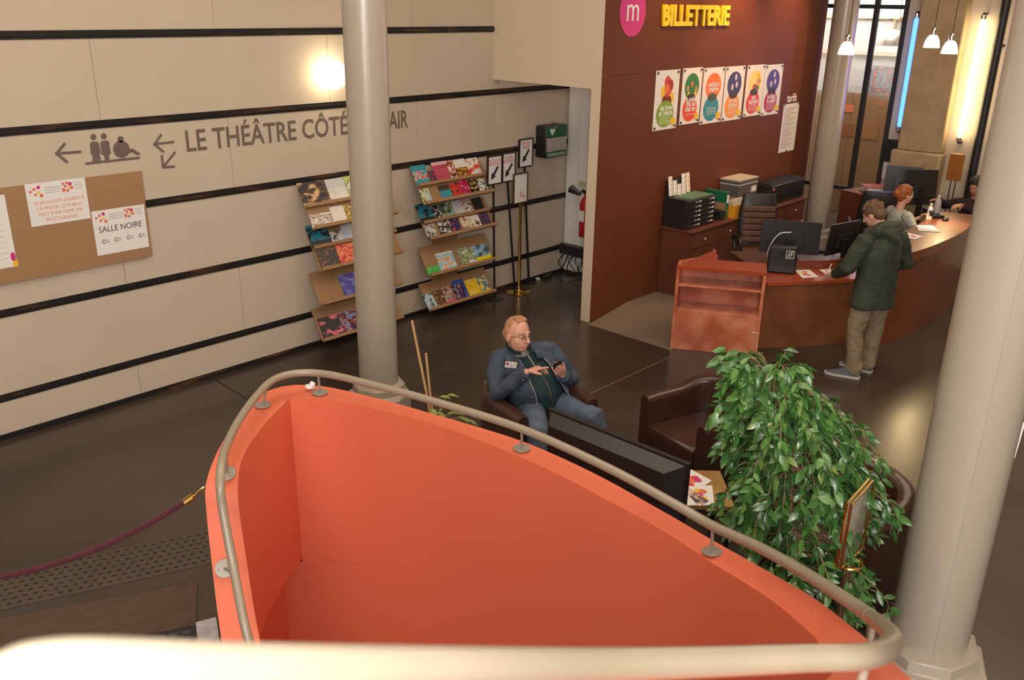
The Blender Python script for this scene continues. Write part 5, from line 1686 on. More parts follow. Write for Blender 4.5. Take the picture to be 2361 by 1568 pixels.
flyer([(1594, 1083), (1641, 1109), (1592, 1143), (1548, 1112)], .4965, 'tilted salon flyer at the back of the side table', 7, 1)
flyer([(1578, 1122), (1642, 1120), (1647, 1165), (1582, 1166)], .4985, 'salon flyer with red and yellow discs at the front of the side table', 7, 3)
P4 = [PZ(*p, .502) for p in ((1575, 1128), (1590, 1127), (1634, 1156), (1612, 1168))]
c0 = sum(P4, Vector()) / 4
ph = MB().add(P4 + [p + Vector((0, 0, .002)) for p in P4], [(0, 1, 2, 3), (4, 5, 6, 7), (0, 1, 5, 4), (1, 2, 6, 5), (2, 3, 7, 6), (3, 0, 4, 7)]).build('photo_card', pmat('photo_print', K(90, 70, 85), K(200, 170, 150), K(235, 215, 200), scale=3, seed=2), None, smooth=0)
tag(ph, 'brownish photo card lying on the front flyer', 'card')

# television seen from behind
tv = thing('television', (3.97, 2.85, 0), 'black flat television seen from behind next to the parapet', 'television')
tx, y0, y1, zt_ = 4.0, 2.315, 3.375, 1.0
MB().bb(tx, tx + .03, y0, y1, .38, zt_).build('bezel', M_black, tv, bevel=.004, smooth=0)
M_tvb = mat('tv_back', (.022, .02, .02), .38)
ins = .035
rr = [[Vector((tx, y, z)) for y, z in ((y0 + .02, .40), (y1 - .02, .40), (y1 - .02, zt_ - .02), (y0 + .02, zt_ - .02))],
      [Vector((tx - .075, y, z)) for y, z in ((y0 + .11, .47), (y1 - .07, .47), (y1 - .07, zt_ - .075), (y0 + .11, zt_ - .075))]]
MB().rings(rr).build('rear_cover', M_tvb, tv, smooth=0)
MB().bb(tx + .03, tx + .033, y0 + .02, y1 - .02, .40, zt_ - .02).build('screen', MT['dark_screen'], tv, smooth=0)
MB().bb(tx - .04, tx + .0, 2.74, 2.96, .30, .45).build('neck', M_black, tv, smooth=0)
MB().bb(tx - .15, tx + .15, 2.55, 3.15, .285, .30).build('stand_base', M_black, tv, smooth=0)
st = thing('tv_stand', (4.0, 2.85, 0), 'low black stand under the television', 'stand')
MB().bb(3.82, 4.18, 2.40, 3.30, .25, .284).build('shelf', M_black, st, smooth=0)
for x in (3.86, 4.14):
    for y in (2.46, 3.24):
        MB().tube([(x, y, 0), (x, y, .25)], .02, 8).build('leg', M_black, st)

# ================================================================== weeping fig
fx, fy = 3.95, 1.66
fg = thing('weeping_fig', (fx, fy, 0), 'tall leafy green weeping fig beside the television and parapet', 'plant')
M_bark = mat('pale_bark', (.36, .24, .14), .8, var=.5, vscale=20)
M_pot = mat('dark_pot', (.05, .03, .022), .5)
MB().lathe([(.0, 0), (.13, 0), (.18, .32), (.19, .34), (.17, .345), (.16, .31), (.0, .30)], 24, (fx, fy, 0)).build('pot', M_pot, fg)
MB().lathe([(.0, .30), (.155, .302), (.10, .315), (.0, .318)], 20, (fx, fy, 0)).build('soil', mat('soil', (.03, .02, .014), .9), fg)
m_leaf = []
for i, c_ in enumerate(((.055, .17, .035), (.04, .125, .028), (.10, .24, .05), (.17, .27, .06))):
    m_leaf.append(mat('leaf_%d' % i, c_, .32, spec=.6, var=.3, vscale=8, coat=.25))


def leaf_pts(L, wd, droop):
    """small pointed leaf along +x, folded along its midrib"""
    vs_ = []
    for u_, w_ in ((0, .04), (.22, .8), (.5, 1.0), (.78, .62), (1.0, .02)):
        z_ = -droop * L * u_ * u_
        vs_ += [Vector((u_ * L, -w_ * wd / 2, z_ + .14 * w_ * wd)), Vector((u_ * L, 0, z_)), Vector((u_ * L, w_ * wd / 2, z_ + .14 * w_ * wd))]
    fs = []
    for i in range(4):
        for j in range(2):
            a_ = i * 3 + j
            fs.append((a_, a_ + 1, a_ + 4, a_ + 3))
    return vs_, fs


r4 = random.Random(11)
LV, LF = leaf_pts(.074, .033, .25)
lm = []
for i in range(4):
    me = bpy.data.meshes.new('leaf')
    me.from_pydata(LV, [], LF)
    me.materials.append(m_leaf[i])
    for p in me.polygons:
        p.use_smooth = True
    lm.append(me)
# crown envelope: height, centre offset across / along the view, half width
vx = Vector((.384, -.923, 0))      # across (to the right in view)
vy = Vector((.923, .384, 0))       # away from the viewer
env = [(.42, .22, .15), (.55, .20, .19), (.70, .17, .30), (.85, .13, .36), (1.0, .08, .37), (1.15, .04, .39), (1.3, .02, .37), (1.45, -.04, .34), (1.58, -.13, .30), (1.68, -.19, .22), (1.76, -.22, .12)]


def env_at(z):
    for a, b_ in zip(env, env[1:]):
        if a[0] <= z <= b_[0]:
            k = (z - a[0]) / (b_[0] - a[0])
            return a[1] + (b_[1] - a[1]) * k, a[2] + (b_[2] - a[2]) * k
    return env[-1][1:]


trunk = spline([Vector((fx, fy, .30)), Vector((fx + .01, fy + .01, .7)), Vector((fx - .02, fy + .02, 1.05)), Vector((fx - .03, fy + .10, 1.4)), Vector((fx - .05, fy + .17, 1.66))], 6)
MB().tube(trunk, [.022 - .013 * i / len(trunk) for i in range(len(trunk))], 8).build('trunk', M_bark, fg)
MB().tube(spline([Vector((fx + .03, fy - .02, .30)), Vector((fx + .02, fy + .0, .8)), Vector((fx + .05, fy - .05, 1.2))], 6), .012, 8).build('trunk', M_bark, fg)
stake = MB().tube([(fx + .05, fy - .04, .30), (fx - .01, fy + .04, 1.45)], .009, 8).build('stake', mat('bamboo', (.50, .32, .14), .5), fg)
leaves = []
twigs = []
for k in range(340):
    z = r4.uniform(.46, 1.74)
    if r4.random() < .25:
        z = r4.uniform(1.0, 1.7)
    if k % 9 == 0:
        z = r4.uniform(1.66, 1.80)
    off, hw_ = env_at(z)
    if k % 9 == 0:
        hw_ = .20
    a_ = r4.uniform(0, 2 * pi)
    rr_ = hw_ * sqrt(r4.uniform(.25, 1.0))
    rr_ *= r4.uniform(.88, 1.14) if r4.random() > .12 else r4.uniform(1.1, 1.3)
    tip = Vector((fx, fy, z)) + vx * (off + rr_ * cos(a_)) + vy * (rr_ * .9 * sin(a_))
    zb = min(z + r4.uniform(-.02, .22), 1.68) if k % 9 else z - .16
    i0 = min(range(len(trunk)), key=lambda i: abs(trunk[i].z - zb))
    base = trunk[i0]
    mid_ = base.lerp(tip, .55) + Vector((0, 0, .06 + r4.uniform(0, .05)))
    tw = spline([base, mid_, tip, tip + (tip - mid_) * .12 + Vector((0, 0, -.07 if k % 9 else .03))], 5)
    twigs.append(tw)
    out = (tip - base)
    out.z = 0
    out = out.normalized() if out.length > .02 else Vector((1, 0, 0))
    nl = r4.randint(10, 15)
    for j in range(nl):
        f = .42 + .58 * j / (nl - 1)
        p = tw[min(int(f * (len(tw) - 1)), len(tw) - 1)]
        yaw = atan2(out.y, out.x) + (1 if j % 2 else -1) * r4.uniform(.3, 1.15)
        pit = r4.uniform(-.15, 1.1)
        M = Matrix.Translation(p) @ Matrix.Rotation(yaw, 4, 'Z') @ Matrix.Rotation(pit, 4, 'Y') @ Matrix.Rotation(r4.uniform(-1.1, 1.1), 4, 'X') @ Matrix.Scale(r4.uniform(.65, 1.2), 4)
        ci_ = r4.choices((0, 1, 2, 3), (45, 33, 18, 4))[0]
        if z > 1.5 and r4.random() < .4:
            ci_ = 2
        leaves.append((p, M, ci_))
for tw in twigs[:40]:
    MB().tube(tw, [.005 - .004 * i / len(tw) for i in range(len(tw))], 5).build('branch', M_bark, fg)
mb = MB()
for tw in twigs[40:]:
    mb.tube(tw, .0018, 4)
o = mb.build('twigs', M_bark, fg)
o['kind'] = 'stuff'
leaves.sort(key=lambda t_: (t_[0] - CAMP).length)
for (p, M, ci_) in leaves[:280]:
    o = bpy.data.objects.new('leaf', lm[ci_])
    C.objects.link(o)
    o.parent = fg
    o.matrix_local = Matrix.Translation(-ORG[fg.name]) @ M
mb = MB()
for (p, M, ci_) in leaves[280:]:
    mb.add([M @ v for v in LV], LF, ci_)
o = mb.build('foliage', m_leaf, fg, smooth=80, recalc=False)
o['kind'] = 'stuff'

# cut-back pot plant with bamboo canes
bx, by = 3.50, 3.95
bp_ = thing('bamboo_cane_plant', (bx, by, 0), 'sparse pot plant with two bare bamboo canes behind the parapet', 'plant')
MB().lathe([(.0, 0), (.12, 0), (.16, .30), (.17, .32), (.15, .325), (.14, .29), (.0, .28)], 24, (bx, by, 0)).build('pot', M_pot, bp_)
MB().tube([PY(1000, 985, by) - Vector((0, 0, .5)), PY(988, 930, by), PY(950, 740, by)], [.010, .009, .008], 8).build('cane', MT['bamboo'], bp_)
MB().tube([PY(1003, 985, by) - Vector((0, 0, .5)), PY(994, 930, by), PY(982, 815, by)], [.008, .008, .0075], 8).build('cane', MT['bamboo'], bp_)
stem = spline([Vector((bx, by, .28)), PY(996, 960, by), PY(998, 935, by)], 5)
MB().tube(stem, .010, 7).build('stem', M_bark, bp_)
m_var = mat('variegated_leaf', (.22, .28, .06), .4, var=.8, vscale=22, col2=(.10, .17, .05))
LV2, LF2 = leaf_pts(.085, .045, .2)
me = bpy.data.meshes.new('leaf')
me.from_pydata(LV2, [], LF2)
me.materials.append(m_var)
for p in me.polygons:
    p.use_smooth = True
for (px, py, yw_, pt) in ((1012, 915, -1.2, -.2), (1030, 912, -.7, .0), (995, 942, -2.0, .3), (1005, 950, -1.2, .3), (1018, 948, 1.2, .1), (1030, 955, -.9, -.3), (1045, 953, -.6, .1), (1055, 962, -1.0, .2), (1065, 965, -.7, .3), (1075, 970, -.9, .2), (1040, 965, -2.2, .4), (1022, 965, .4, .4), (985, 955, 2.2, .3)):
    o = bpy.data.objects.new('leaf', me)
    C.objects.link(o)
    o.parent = bp_
    pw = PY(px, py, by - .03)
    o.matrix_local = Matrix.Translation(pw - ORG[bp_.name]) @ Matrix.Rotation(yw_, 4, 'Z') @ Matrix.Rotation(pt, 4, 'Y')
    MB().tube(spline([stem[4], (stem[4] + pw) / 2 + Vector((0, 0, .02)), pw], 4), .003, 5).build('twig', M_bark, bp_)
for k in range(5):
    p0 = PY(994 + k, 928, by)
    MB().tube([p0, p0 + Vector((.02 * (k - 2), 0, .05 + .02 * (k % 2)))], .0015, 4).build('twig', mat('dry_tie', (.25, .08, .05), .8), bp_)

# ================================================================== brass display frame on a post
g0 = PZ(1933, 1308, .95)
g1 = PZ(1984, 1262, .95)
gdx = (g1 - g0)
gm = (g0 + g1) / 2
gd = thing('brass_display_stand', (gm.x, gm.y, 0), 'polished brass display frame with clear panel on a post beside the fig', 'stand')
up = Vector((0, 0, 1))
h0_, h1_ = .04, .35
cut = .06
oc = [g0 + up * 0, g0 + gdx * .92 + up * .0, g1 + up * .05, g1 + up * h1_, g1 - gdx * .12 + up * (h1_ + .04), g0 + up * (h1_ + .0)]
for off_ in (0, .02):
    nrm = Vector((gdx.y, -gdx.x, 0)).normalized() * (off_ - .01)
    pts = [p + nrm for p in oc]
    MB().tube(pts, .007, 8, wrap=True).build('frame_rod', M_brass, gd)
MB().add([p for p in oc], [tuple(range(6))]).build('clear_panel', mat('acrylic', (.55, .48, .40), .12, alpha=.45, var=.4, vscale=12), gd, solid=.003)
ring_c = gm + Vector((0, 0, -.03))
MB().tube([ring_c + Vector((cos(a_ * pi / 12) * .06, sin(a_ * pi / 12) * .06, 0)) for a_ in range(24)], .009, 8, wrap=True).build('ring', M_brass, gd)
MB().lathe([(.0, -.05), (.02, -.05), (.026, -.02), (.018, 0), (.024, .02), (.012, .035), (.0, .035)], 16, ring_c).build('knob', M_brass, gd)
for a_ in range(3):
    MB().tube([ring_c, ring_c + Vector((cos(a_ * 2.09) * .06, sin(a_ * 2.09) * .06, 0))], .006, 6).build('ring_spoke', M_brass, gd)
MB().lathe([(.0, .02), (.022, .02), (.022, .88), (.0, .88)], 16, (gm.x, gm.y, 0)).build('post', mat('bronze_post', (.16, .09, .05), .35, .6), gd)
MB().lathe([(.0, 0), (.15, 0), (.15, .012), (.04, .03), (.0, .03)], 28, (gm.x, gm.y, 0)).build('base', M_brass, gd)

# ================================================================== papers taped to the right column
def sheet3(pts, name, label, m_=None, th=.0015):
    pts = [Vector(p) for p in pts]
    n_ = (pts[1] - pts[0]).cross(pts[3] - pts[0]).normalized() * th
    o = MB().add(pts + [p + n_ for p in pts], [(0, 1, 2, 3), (4, 5, 6, 7), (0, 1, 5, 4), (1, 2, 6, 5), (2, 3, 7, 6), (3, 0, 4, 7)]).build(name, m_ or M_paper, None, smooth=0)
    return tag(o, label, 'notice', 'notices taped to the right column')


cR = bpy.data.objects['column.001'].location
sheet3([PX(2318, 940, 4.42), PX(2364, 976, 4.50), PX(2340, 1057, 4.50), PX(2301, 1017, 4.42)], 'taped_notice', 'upper white sheet sticking out from the right column')
sheet3([PX(2281, 1052, 4.40), PX(2299, 1036, 4.46), PX(2282, 1125, 4.46), PX(2272, 1180, 4.40)], 'taped_notice', 'middle narrow sheet with red corner on the right column', pmat('flyer_red_corner', K(230, 225, 218), K(225, 222, 216), K(235, 232, 226), top=.80, tcol=K(195, 25, 70)))
sheet3([PX(2264, 1188, 4.40), PX(2284, 1220, 4.45), PX(2256, 1282, 4.45), PX(2247, 1245, 4.40)], 'taped_notice', 'lower small white sheet sticking out from the right column')

# ================================================================== left foreground: rope, grille, mats, tile, tissue
ra = PZ(466, 1130, .93)
rl = PZ(-10, 1332, .60)
rb_ = Vector((rl.x * 2 - ra.x, rl.y * 2 - ra.y, .95))
rp = thing('velvet_rope', (rl.x, rl.y, .6), 'dark red velvet barrier rope with brass end hooked to the parapet', 'rope')
pts = []
for k in range(25):
    s_ = k / 24
    p = ra.lerp(rb_, s_)
    p.z = .93 - (.93 - .60) * (1 - (2 * s_ - 1) ** 2)
    pts.append(p)
M_vel = mat('burgundy_velvet', (.070, .008, .017), .85, sheen=.12)
MB().tube(pts[1:-1], .017, 12).build('rope', M_vel, rp)
dr_ = (pts[0] - pts[1]).normalized()
MB().tube([pts[1] - dr_ * .01, pts[1] + dr_ * .045, pts[1] + dr_ * .05], [.020, .020, .012], 14).build('end_cap', M_brass, rp)
MB().tube(spline([pts[1] + dr_ * .05, pts[0] + Vector((0, 0, .012)), pts[0] + dr_ * .02 + Vector((0, 0, .0)), pts[0] + dr_ * .01 + Vector((0, 0, -.02))], 5), .006, 8).build('hook', M_brass, rp)
sp = thing('rope_post', (rb_.x, rb_.y, 0), 'brass rope post just outside the left picture edge', 'post')
MB().lathe([(.0, 0), (.15, 0), (.15, .012), (.03, .03), (.022, .05), (.022, .93), (.03, .95), (.03, .98), (.0, 1.0)], 24, (rb_.x, rb_.y, 0)).build('post', M_brass, sp)

ga, gb_ = PZ(478, 1224), PZ(-60, 1336)
gdir = (gb_ - ga).normalized()
gn = Vector((-gdir.y, gdir.x, 0))
if gn.dot(CAMP - ga) < 0:
    gn = -gn
wd_ = .41
gr = thing('floor_grille', (ga + gb_) / 2, 'perforated metal floor grille strip under the velvet rope', 'grille')
Lg = (gb_ - ga).length
M_grl = mat('worn_metal', (.105, .082, .065), .45, .3, var=.4, vscale=3)
MB().add([ga - gdir * .15 + gn * 0 + up * .001, gb_ + gdir * .4 + up * .001, gb_ + gdir * .4 + gn * wd_ + up * .001, ga - gdir * .15 + gn * wd_ + up * .001,
          ga - gdir * .15 + up * .004, gb_ + gdir * .4 + up * .004, gb_ + gdir * .4 + gn * wd_ + up * .004, ga - gdir * .15 + gn * wd_ + up * .004],
         [(0, 1, 2, 3), (4, 5, 6, 7), (0, 1, 5, 4), (1, 2, 6, 5), (2, 3, 7, 6), (3, 0, 4, 7)]).build('plate', M_grl, gr, smooth=0)
mb = MB()
for r_ in range(7):
    for k in range(32):
        p = ga + gn * (.035 + .055 * r_) + gdir * (-.10 + .056 * k + .028 * (r_ % 2)) + up * .0045
        mb.add([p + gdir * (cos(2 * pi * j / 8) * .015) + gn * (sin(2 * pi * j / 8) * .0105) for j in range(8)], [tuple(range(8))])
o = mb.build('perforations', M_dark, gr, smooth=0)
o['kind'] = 'stuff'


def quad_slab(corners, z0, z1, name, m_, label, cat):
    P4 = [PZ(*p) for p in corners]
    o = MB().add([drop(p, z0) for p in P4] + [drop(p, z1) for p in P4], [(0, 1, 2, 3), (4, 5, 6, 7), (0, 1, 5, 4), (1, 2, 6, 5), (2, 3, 7, 6), (3, 0, 4, 7)]).build(name, m_, None, smooth=0)
    return tag(o, label, cat)


a, b_ = PZ(456, 1345), PZ(-40, 1438)
dv = PZ(452, 1443) - a
quad = [a, b_, b_ + dv, a + dv]
o = MB().add([drop(p, .001) for p in quad] + [drop(p, .012) for p in quad], [(0, 1, 2, 3), (4, 5, 6, 7), (0, 1, 5, 4), (1, 2, 6, 5), (2, 3, 7, 6), (3, 0, 4, 7)]).build('doormat', mat('coir_brown', (.10, .058, .036), .95, var=.6, vscale=6, col2=(.14, .09, .06), bump=.6, bscale=160, stretch=(1, 3, 1)), None, smooth=0)
tag(o, 'brown fibre doormat below the floor grille', 'mat')
quad2 = [a + dv * 1.02, b_ + dv * 1.02, b_ + dv * 1.9, a + dv * 1.9]
dm = thing('rubber_mat', drop((quad2[0] + quad2[2]) / 2, 0), 'black studded rubber mat at the lower left behind the near rail', 'mat')
MB().add([drop(p, .001) for p in quad2] + [drop(p, .008) for p in quad2], [(0, 1, 2, 3), (4, 5, 6, 7), (0, 1, 5, 4), (1, 2, 6, 5), (2, 3, 7, 6), (3, 0, 4, 7)]).build('sheet', mat('rubber_black', (.02, .02, .022), .6), dm, smooth=0)
ux, uy = (quad2[1] - quad2[0]).normalized(), (quad2[3] - quad2[0]).normalized()
for i in range(5):
    for j in range(3):
        p = quad2[0] + ux * (.05 + .07 * i) + uy * (.05 + .07 * j)
        MB().box(drop(p, .011), (.045, .03, .006), Matrix.Rotation(atan2(ux.y, ux.x), 3, 'Z')).build('stud', mat('rubber_grey', (.06, .06, .065), .5), dm, smooth=0)
quad_slab([(452, 1441), (499, 1429), (512, 1520), (462, 1532)], .001, .02, 'marble_tile', mat('pale_marble', (.55, .54, .55), .3, var=.7, vscale=14, col2=(.32, .31, .32)), 'pale grey marbled slab on the floor against the orange parapet', 'slab')

tz = PZ(716, 900, ZT)
ti = thing('white_tissue', (tz.x, tz.y, ZT), 'small crumpled white tissue on the orange coping next to a rail post', 'tissue')
mb = MB()
for k in range(9):
    a_ = k * 2.4
    mb.ell(tz + Vector((cos(a_) * .018, sin(a_) * .018, .016 + .012 * (k % 3))), (.016, .015, .014), n=10, k=6)
o = mb.build('crumple', mat('tissue_white', (.88, .84, .80), .8), ti)
remesh(o, .004, 2)
# ================================================================== people
M_skin = mat('skin_ruddy', (.60, .31, .22), .5, var=.35, vscale=14, col2=(.54, .24, .165))
M_skin2 = mat('skin_fair', (.62, .34, .24), .5, var=.2, vscale=14)
M_skin3 = mat('skin_warm', (.45, .20, .11), .5)
M_denim = mat('denim_jacket', (.056, .078, .118), .85, var=.9, vscale=11, col2=(.030, .044, .07), bump=.7, bscale=24)
M_jeans = mat('blue_jeans', (.10, .135, .20), .85, var=.8, vscale=9, col2=(.06, .085, .135), bump=.7, bscale=20)
M_teal = mat('teal_sweater', (.010, .032, .038), .9, bump=.15, bscale=150)
M_stitch = mat('pale_stitching', (.42, .42, .42), .8)
M_parka = mat('green_parka', (.040, .052, .034), .75, var=.4, vscale=5, col2=(.028, .038, .026), bump=.8, bscale=11)
M_cord = mat('beige_trousers', (.30, .235, .15), .85, var=.4, vscale=8, col2=(.22, .17, .11), bump=.8, bscale=14)
M_eye = mat('eye_dark', (.03, .02, .018), .2)
M_eyew = mat('eye_white', (.65, .58, .52), .3)
M_lip = mat('lip', (.42, .14, .11), .5)
VX, VY, VZ = Vector((1, 0, 0)), Vector((0, 1, 0)), Vector((0, 0, 1))


def hand(mb, w_, f, n, side, curls, spread=.0, s=1.0, thumb=(.7, .6, .3)):
    """palm and five fingers; w wrist, f along the fingers, n out of the palm, side picks the thumb side"""
    w_ = Vector(w_)
    f = Vector(f).normalized()
    n = Vector(n)
    n = (n - f * n.dot(f)).normalized()
    l = f.cross(n).normalized() * side
    lens = (.072, .080, .074, .058)
    tips = []
    for i in range(4):
        o = .030 - .020 * i
        k = w_ + (f * (.088 - .006 * abs(i - 1)) + l * o) * s
        mb.cap([w_ + l * o * .55 * s + f * .01 * s, k], [.015 * s, .0125 * s], 10)
        a_ = 0.0
        p = k
        pts, rs = [k], [.0105 * s]
        d0 = (f + l * spread * (1.5 - i)).normalized()
        for j, fr in enumerate((.45, .30, .25)):
            a_ += curls[i] * (.8, 1.1, .7)[j]
            d = d0 * cos(a_) + n * sin(a_)
            p = p + d * lens[i] * fr * s
            pts.append(p)
            rs.append((.0095, .0088, .0072)[j] * s)
        mb.cap(pts, rs, 10)
        tips.append(p)
    b0 = w_ + (f * .022 + l * .026) * s
    t1 = (l * thumb[0] + f * thumb[1] + n * thumb[2]).normalized()
    t2 = (l * thumb[0] * .5 + f * (thumb[1] + .3) + n * (thumb[2] + .15)).normalized()
    mb.cap([b0, b0 + t1 * .045 * s, b0 + t1 * .045 * s + t2 * .034 * s], [.0145 * s, .0115 * s, .009 * s], 10)
    return tips


def head_shape(mb, c, R, s=1.0, fat=1.0, nose=1.0):
    """skull, jaw, cheeks, nose, brow, chin, ears; R turns local +y to the face direction"""
    c = Vector(c)
    P = lambda x, y, z: c + R @ (Vector((x, y, z)) * s)
    e = lambda p, r: mb.ell(P(*p), tuple(q_ * s for q_ in r), R, 20, 14)
    e((0, -.012, .022), (.077 * fat ** .3, .096, .098))
    e((0, .022, -.045), (.062 * fat, .068, .078))
    e((0, .052, -.085), (.036 * fat, .032, .030))
    for sg in (-1, 1):
        e((sg * .034, .045, -.034), (.030 * fat, .030, .038))
        e((sg * .079 * fat ** .4, -.008, -.018), (.010, .024, .034))
        mb.cap([P(sg * .012, .083, .022), P(sg * .045, .070, .024)], [.011 * s, .009 * s], 8)
    mb.cap([P(0, .088, .016), P(0, .102 * nose ** .3, -.012), P(0, .108 * nose ** .5, -.030)], [.009 * s, .011 * s, .0155 * s], 10)
    for sg in (-1, 1):
        e((sg * .012, .096, -.034), (.009, .011, .008))
    mb.cap([P(-.020, .085, -.060), P(0, .092, -.058), P(.020, .085, -.060)], [.006 * s, .008 * s, .006 * s], 8)
    mb.cap([P(-.018, .083, -.070), P(0, .089, -.071), P(.018, .083, -.070)], [.006 * s, .008 * s, .006 * s], 8)


def face_bits(par_, c, R, s=1.0, local=True, browm=None):
    c = Vector(c)
    P = lambda x, y, z: c + R @ (Vector((x, y, z)) * s)
    for sg in (-1, 1):
        ew = MB().ell(P(sg * .031, .074, .002), (.014 * s, .010 * s, .0075 * s), R, 12, 8).build('eye', M_eyew, par_, local=local)
        MB().ell(P(sg * .030, .0835, .002), (.0062 * s, .0035 * s, .0062 * s), R, 10, 6).build('iris', M_eye, ew, local=local)
        if browm:
            MB().cap([P(sg * .014, .090, .026), P(sg * .034, .084, .032), P(sg * .050, .070, .025)], [.003 * s, .004 * s, .0025 * s], 6).build('eyebrow', browm, par_, local=local)
    MB().cap([P(-.022, .0875, -.0655), P(0, .0960, -.0645), P(.022, .0875, -.0655)], [.0015 * s, .0022 * s, .0015 * s], 6).build('mouth', M_lip, par_, local=local)


def loft(mb, secs, n=24, ph0=0.0, th=.014):
    """secs: (centre, half width, half depth, lateral axis, forward axis). ph0>0 leaves the front open and makes a shell."""
    rr = []
    for i, (c, a, b, lx, fy_) in enumerate(secs):
        c = Vector(c)
        p0 = ph0[i] if isinstance(ph0, (list, tuple)) else ph0
        if not ph0:
            rr.append([c + lx * (a * sin(2 * pi * j / n)) + fy_ * (b * cos(2 * pi * j / n)) for j in range(n)])
        else:
            ring = []
            for j in range(n):
                t_ = p0 + (2 * pi - 2 * p0) * j / (n - 1)
                ring.append(c + lx * (a * sin(t_)) + fy_ * (b * cos(t_)))
            for j in reversed(range(n)):
                t_ = p0 + (2 * pi - 2 * p0) * j / (n - 1)
                ring.append(c + lx * ((a - th) * sin(t_)) + fy_ * ((b - th) * cos(t_)))
            rr.append(ring)
    return mb.rings(rr)


def person(loc, face, label):
    rz = atan2(face[1], face[0]) - pi / 2
    return thing('person', (loc[0], loc[1], 0), label, 'person', None, rz)


def Rz(yaw, pitch=0.0, roll=0.0):
    return Matrix.Rotation(yaw, 3, 'Z') @ Matrix.Rotation(pitch, 3, 'X') @ Matrix.Rotation(roll, 3, 'Y')


def shoe(t, heel, toe_dir, m_up, m_sole, L=.29):
    h = Vector(heel)
    d = Vector(toe_dir).normalized()
    l = Vector((d.y, -d.x, 0))
    secs = []
    for u_, w_, hgt in ((-.03, .030, .055), (.02, .040, .085), (.08, .040, .090), (.15, .045, .065), (.22, .047, .048), (.27, .036, .036), (.295, .016, .022)):
        ring = []
        for j in range(12):
            a_ = pi * j / 11
            ring.append(h + d * u_ * L / .29 + l * (w_ * cos(a_)) + VZ * (.022 + (hgt - .02) * sin(a_) ** .7))
        secs.append(ring)
    o = MB().rings(secs).build('shoe', m_up, t, local=True, smooth=60)
    so = MB().rings([[h + d * u_ * L / .29 + l * w_ * 1.06 + VZ * .002, h + d * u_ * L / .29 - l * w_ * 1.06 + VZ * .002, h + d * u_ * L / .29 - l * w_ * 1.06 + VZ * .026, h + d * u_ * L / .29 + l * w_ * 1.06 + VZ * .026]
                     for u_, w_ in ((-.04, .024), (-.02, .034), (.02, .040), (.08, .040), (.15, .045), (.22, .047), (.27, .037), (.30, .016))]).build('sole', m_sole, o, local=True, smooth=40)
    for k in range(4):
        p = h + d * (.10 + .028 * k) * L / .29 + VZ * (.088 - .009 * k)
        MB().tube([p - l * .022, p + VZ * .006, p + l * .022], .003, 6).build('lace', m_sole, o, local=True)
    return o


# ------------------------------------------------------------------ seated man with a phone
sm = person((4.72, 4.15), (-.25, -.97), 'seated man in denim jacket and glasses tapping a phone')
hc = Vector((.088, -.085, 1.105))
RH = Rz(.18, .04, -.10)
rsh, rel, rwr = Vector((.205, -.165, .895)), Vector((.315, .0, .70)), Vector((.190, .195, .915))
lsh, lel, lwr = Vector((-.27, -.165, .875)), Vector((-.365, .015, .66)), Vector((-.150, .185, .815))
rhip, rkn, ran = Vector((.01, -.02, .50)), Vector((.215, .40, .51)), Vector((.23, .46, .11))
lhip, lkn, lan = Vector((-.17, -.02, .50)), Vector((-.285, .43, .53)), Vector((-.34, .50, .11))
mb = MB()
head_shape(mb, hc, RH, 1.08, 1.13, 1.05)
mb.cap([Vector((.05, -.13, .93)), hc + RH @ Vector((0, -.01, -.06))], [.068, .064], 14)
for p in ([rsh, rel, rwr], [lsh, lel, lwr]):
    mb.cap(p, [.05, .042, .029], 12)
loft(mb, [((-.09, -.03, .46), .15, .11, VX, VY), ((-.06, -.02, .66), .17, .14, VX, VY), ((-.03, -.12, .82), .17, .10, VX, VY), ((.02, -.15, .92), .13, .07, VX, VY)], 20)
for p in ([rhip, rkn, ran], [lhip, lkn, lan]):
    mb.cap(p, [.085, .062, .045], 12)
rf = Vector((-.72, .50, .33))
tipsR = hand(mb, rwr + Vector((-.012, .008, .010)), rf, Vector((-.25, .30, -.92)), -1, (.10, .62, .75, .85), s=1.0, thumb=(.35, .85, .5))
lf = Vector((.62, .38, .62))
tipsL = hand(mb, lwr + Vector((.012, .008, .012)), lf, Vector((.05, -.80, .60)), -1, (.40, .42, .45, .5), s=1.0, thumb=(.5, .9, .4))
o = mb.build('body', M_skin, sm, local=True)
remesh(o, .0042, 3, .4)
face_bits(sm, hc, RH, 1.08, browm=mat('grey_brow', (.30, .20, .13), .9))
# thin reddish-blond hair, receding at the front
mb = MB()
P = lambda x, y, z: hc + RH @ (Vector((x, y, z)) * 1.08)
mb.ell(P(0, -.027, .036), (.0868, .089, .0965), RH, 20, 12)
mb.ell(P(0, -.060, -.002), (.084, .058, .074), RH, 20, 12)
for sg in (-1, 1):
    mb.cap([P(sg * .079, -.03, .035), P(sg * .082, -.012, .012), P(sg * .080, .004, -.002)], [.018, .013, .006], 8)
for k in range(9):
    x = -.048 + .012 * k
    mb.cap([P(x * .7 - .01, -.03, .119), P(x - .0, .025, .112), P(x + .012, .046, .101)], [.009, .006, .003], 6)
o = mb.build('hair', mat('thin_sandy_hair', (.33, .155, .07), .75, var=.8, vscale=40, col2=(.44, .24, .13), stretch=(3, 1, 1)), sm, local=True)
remesh(o, .0045, 2, .4)
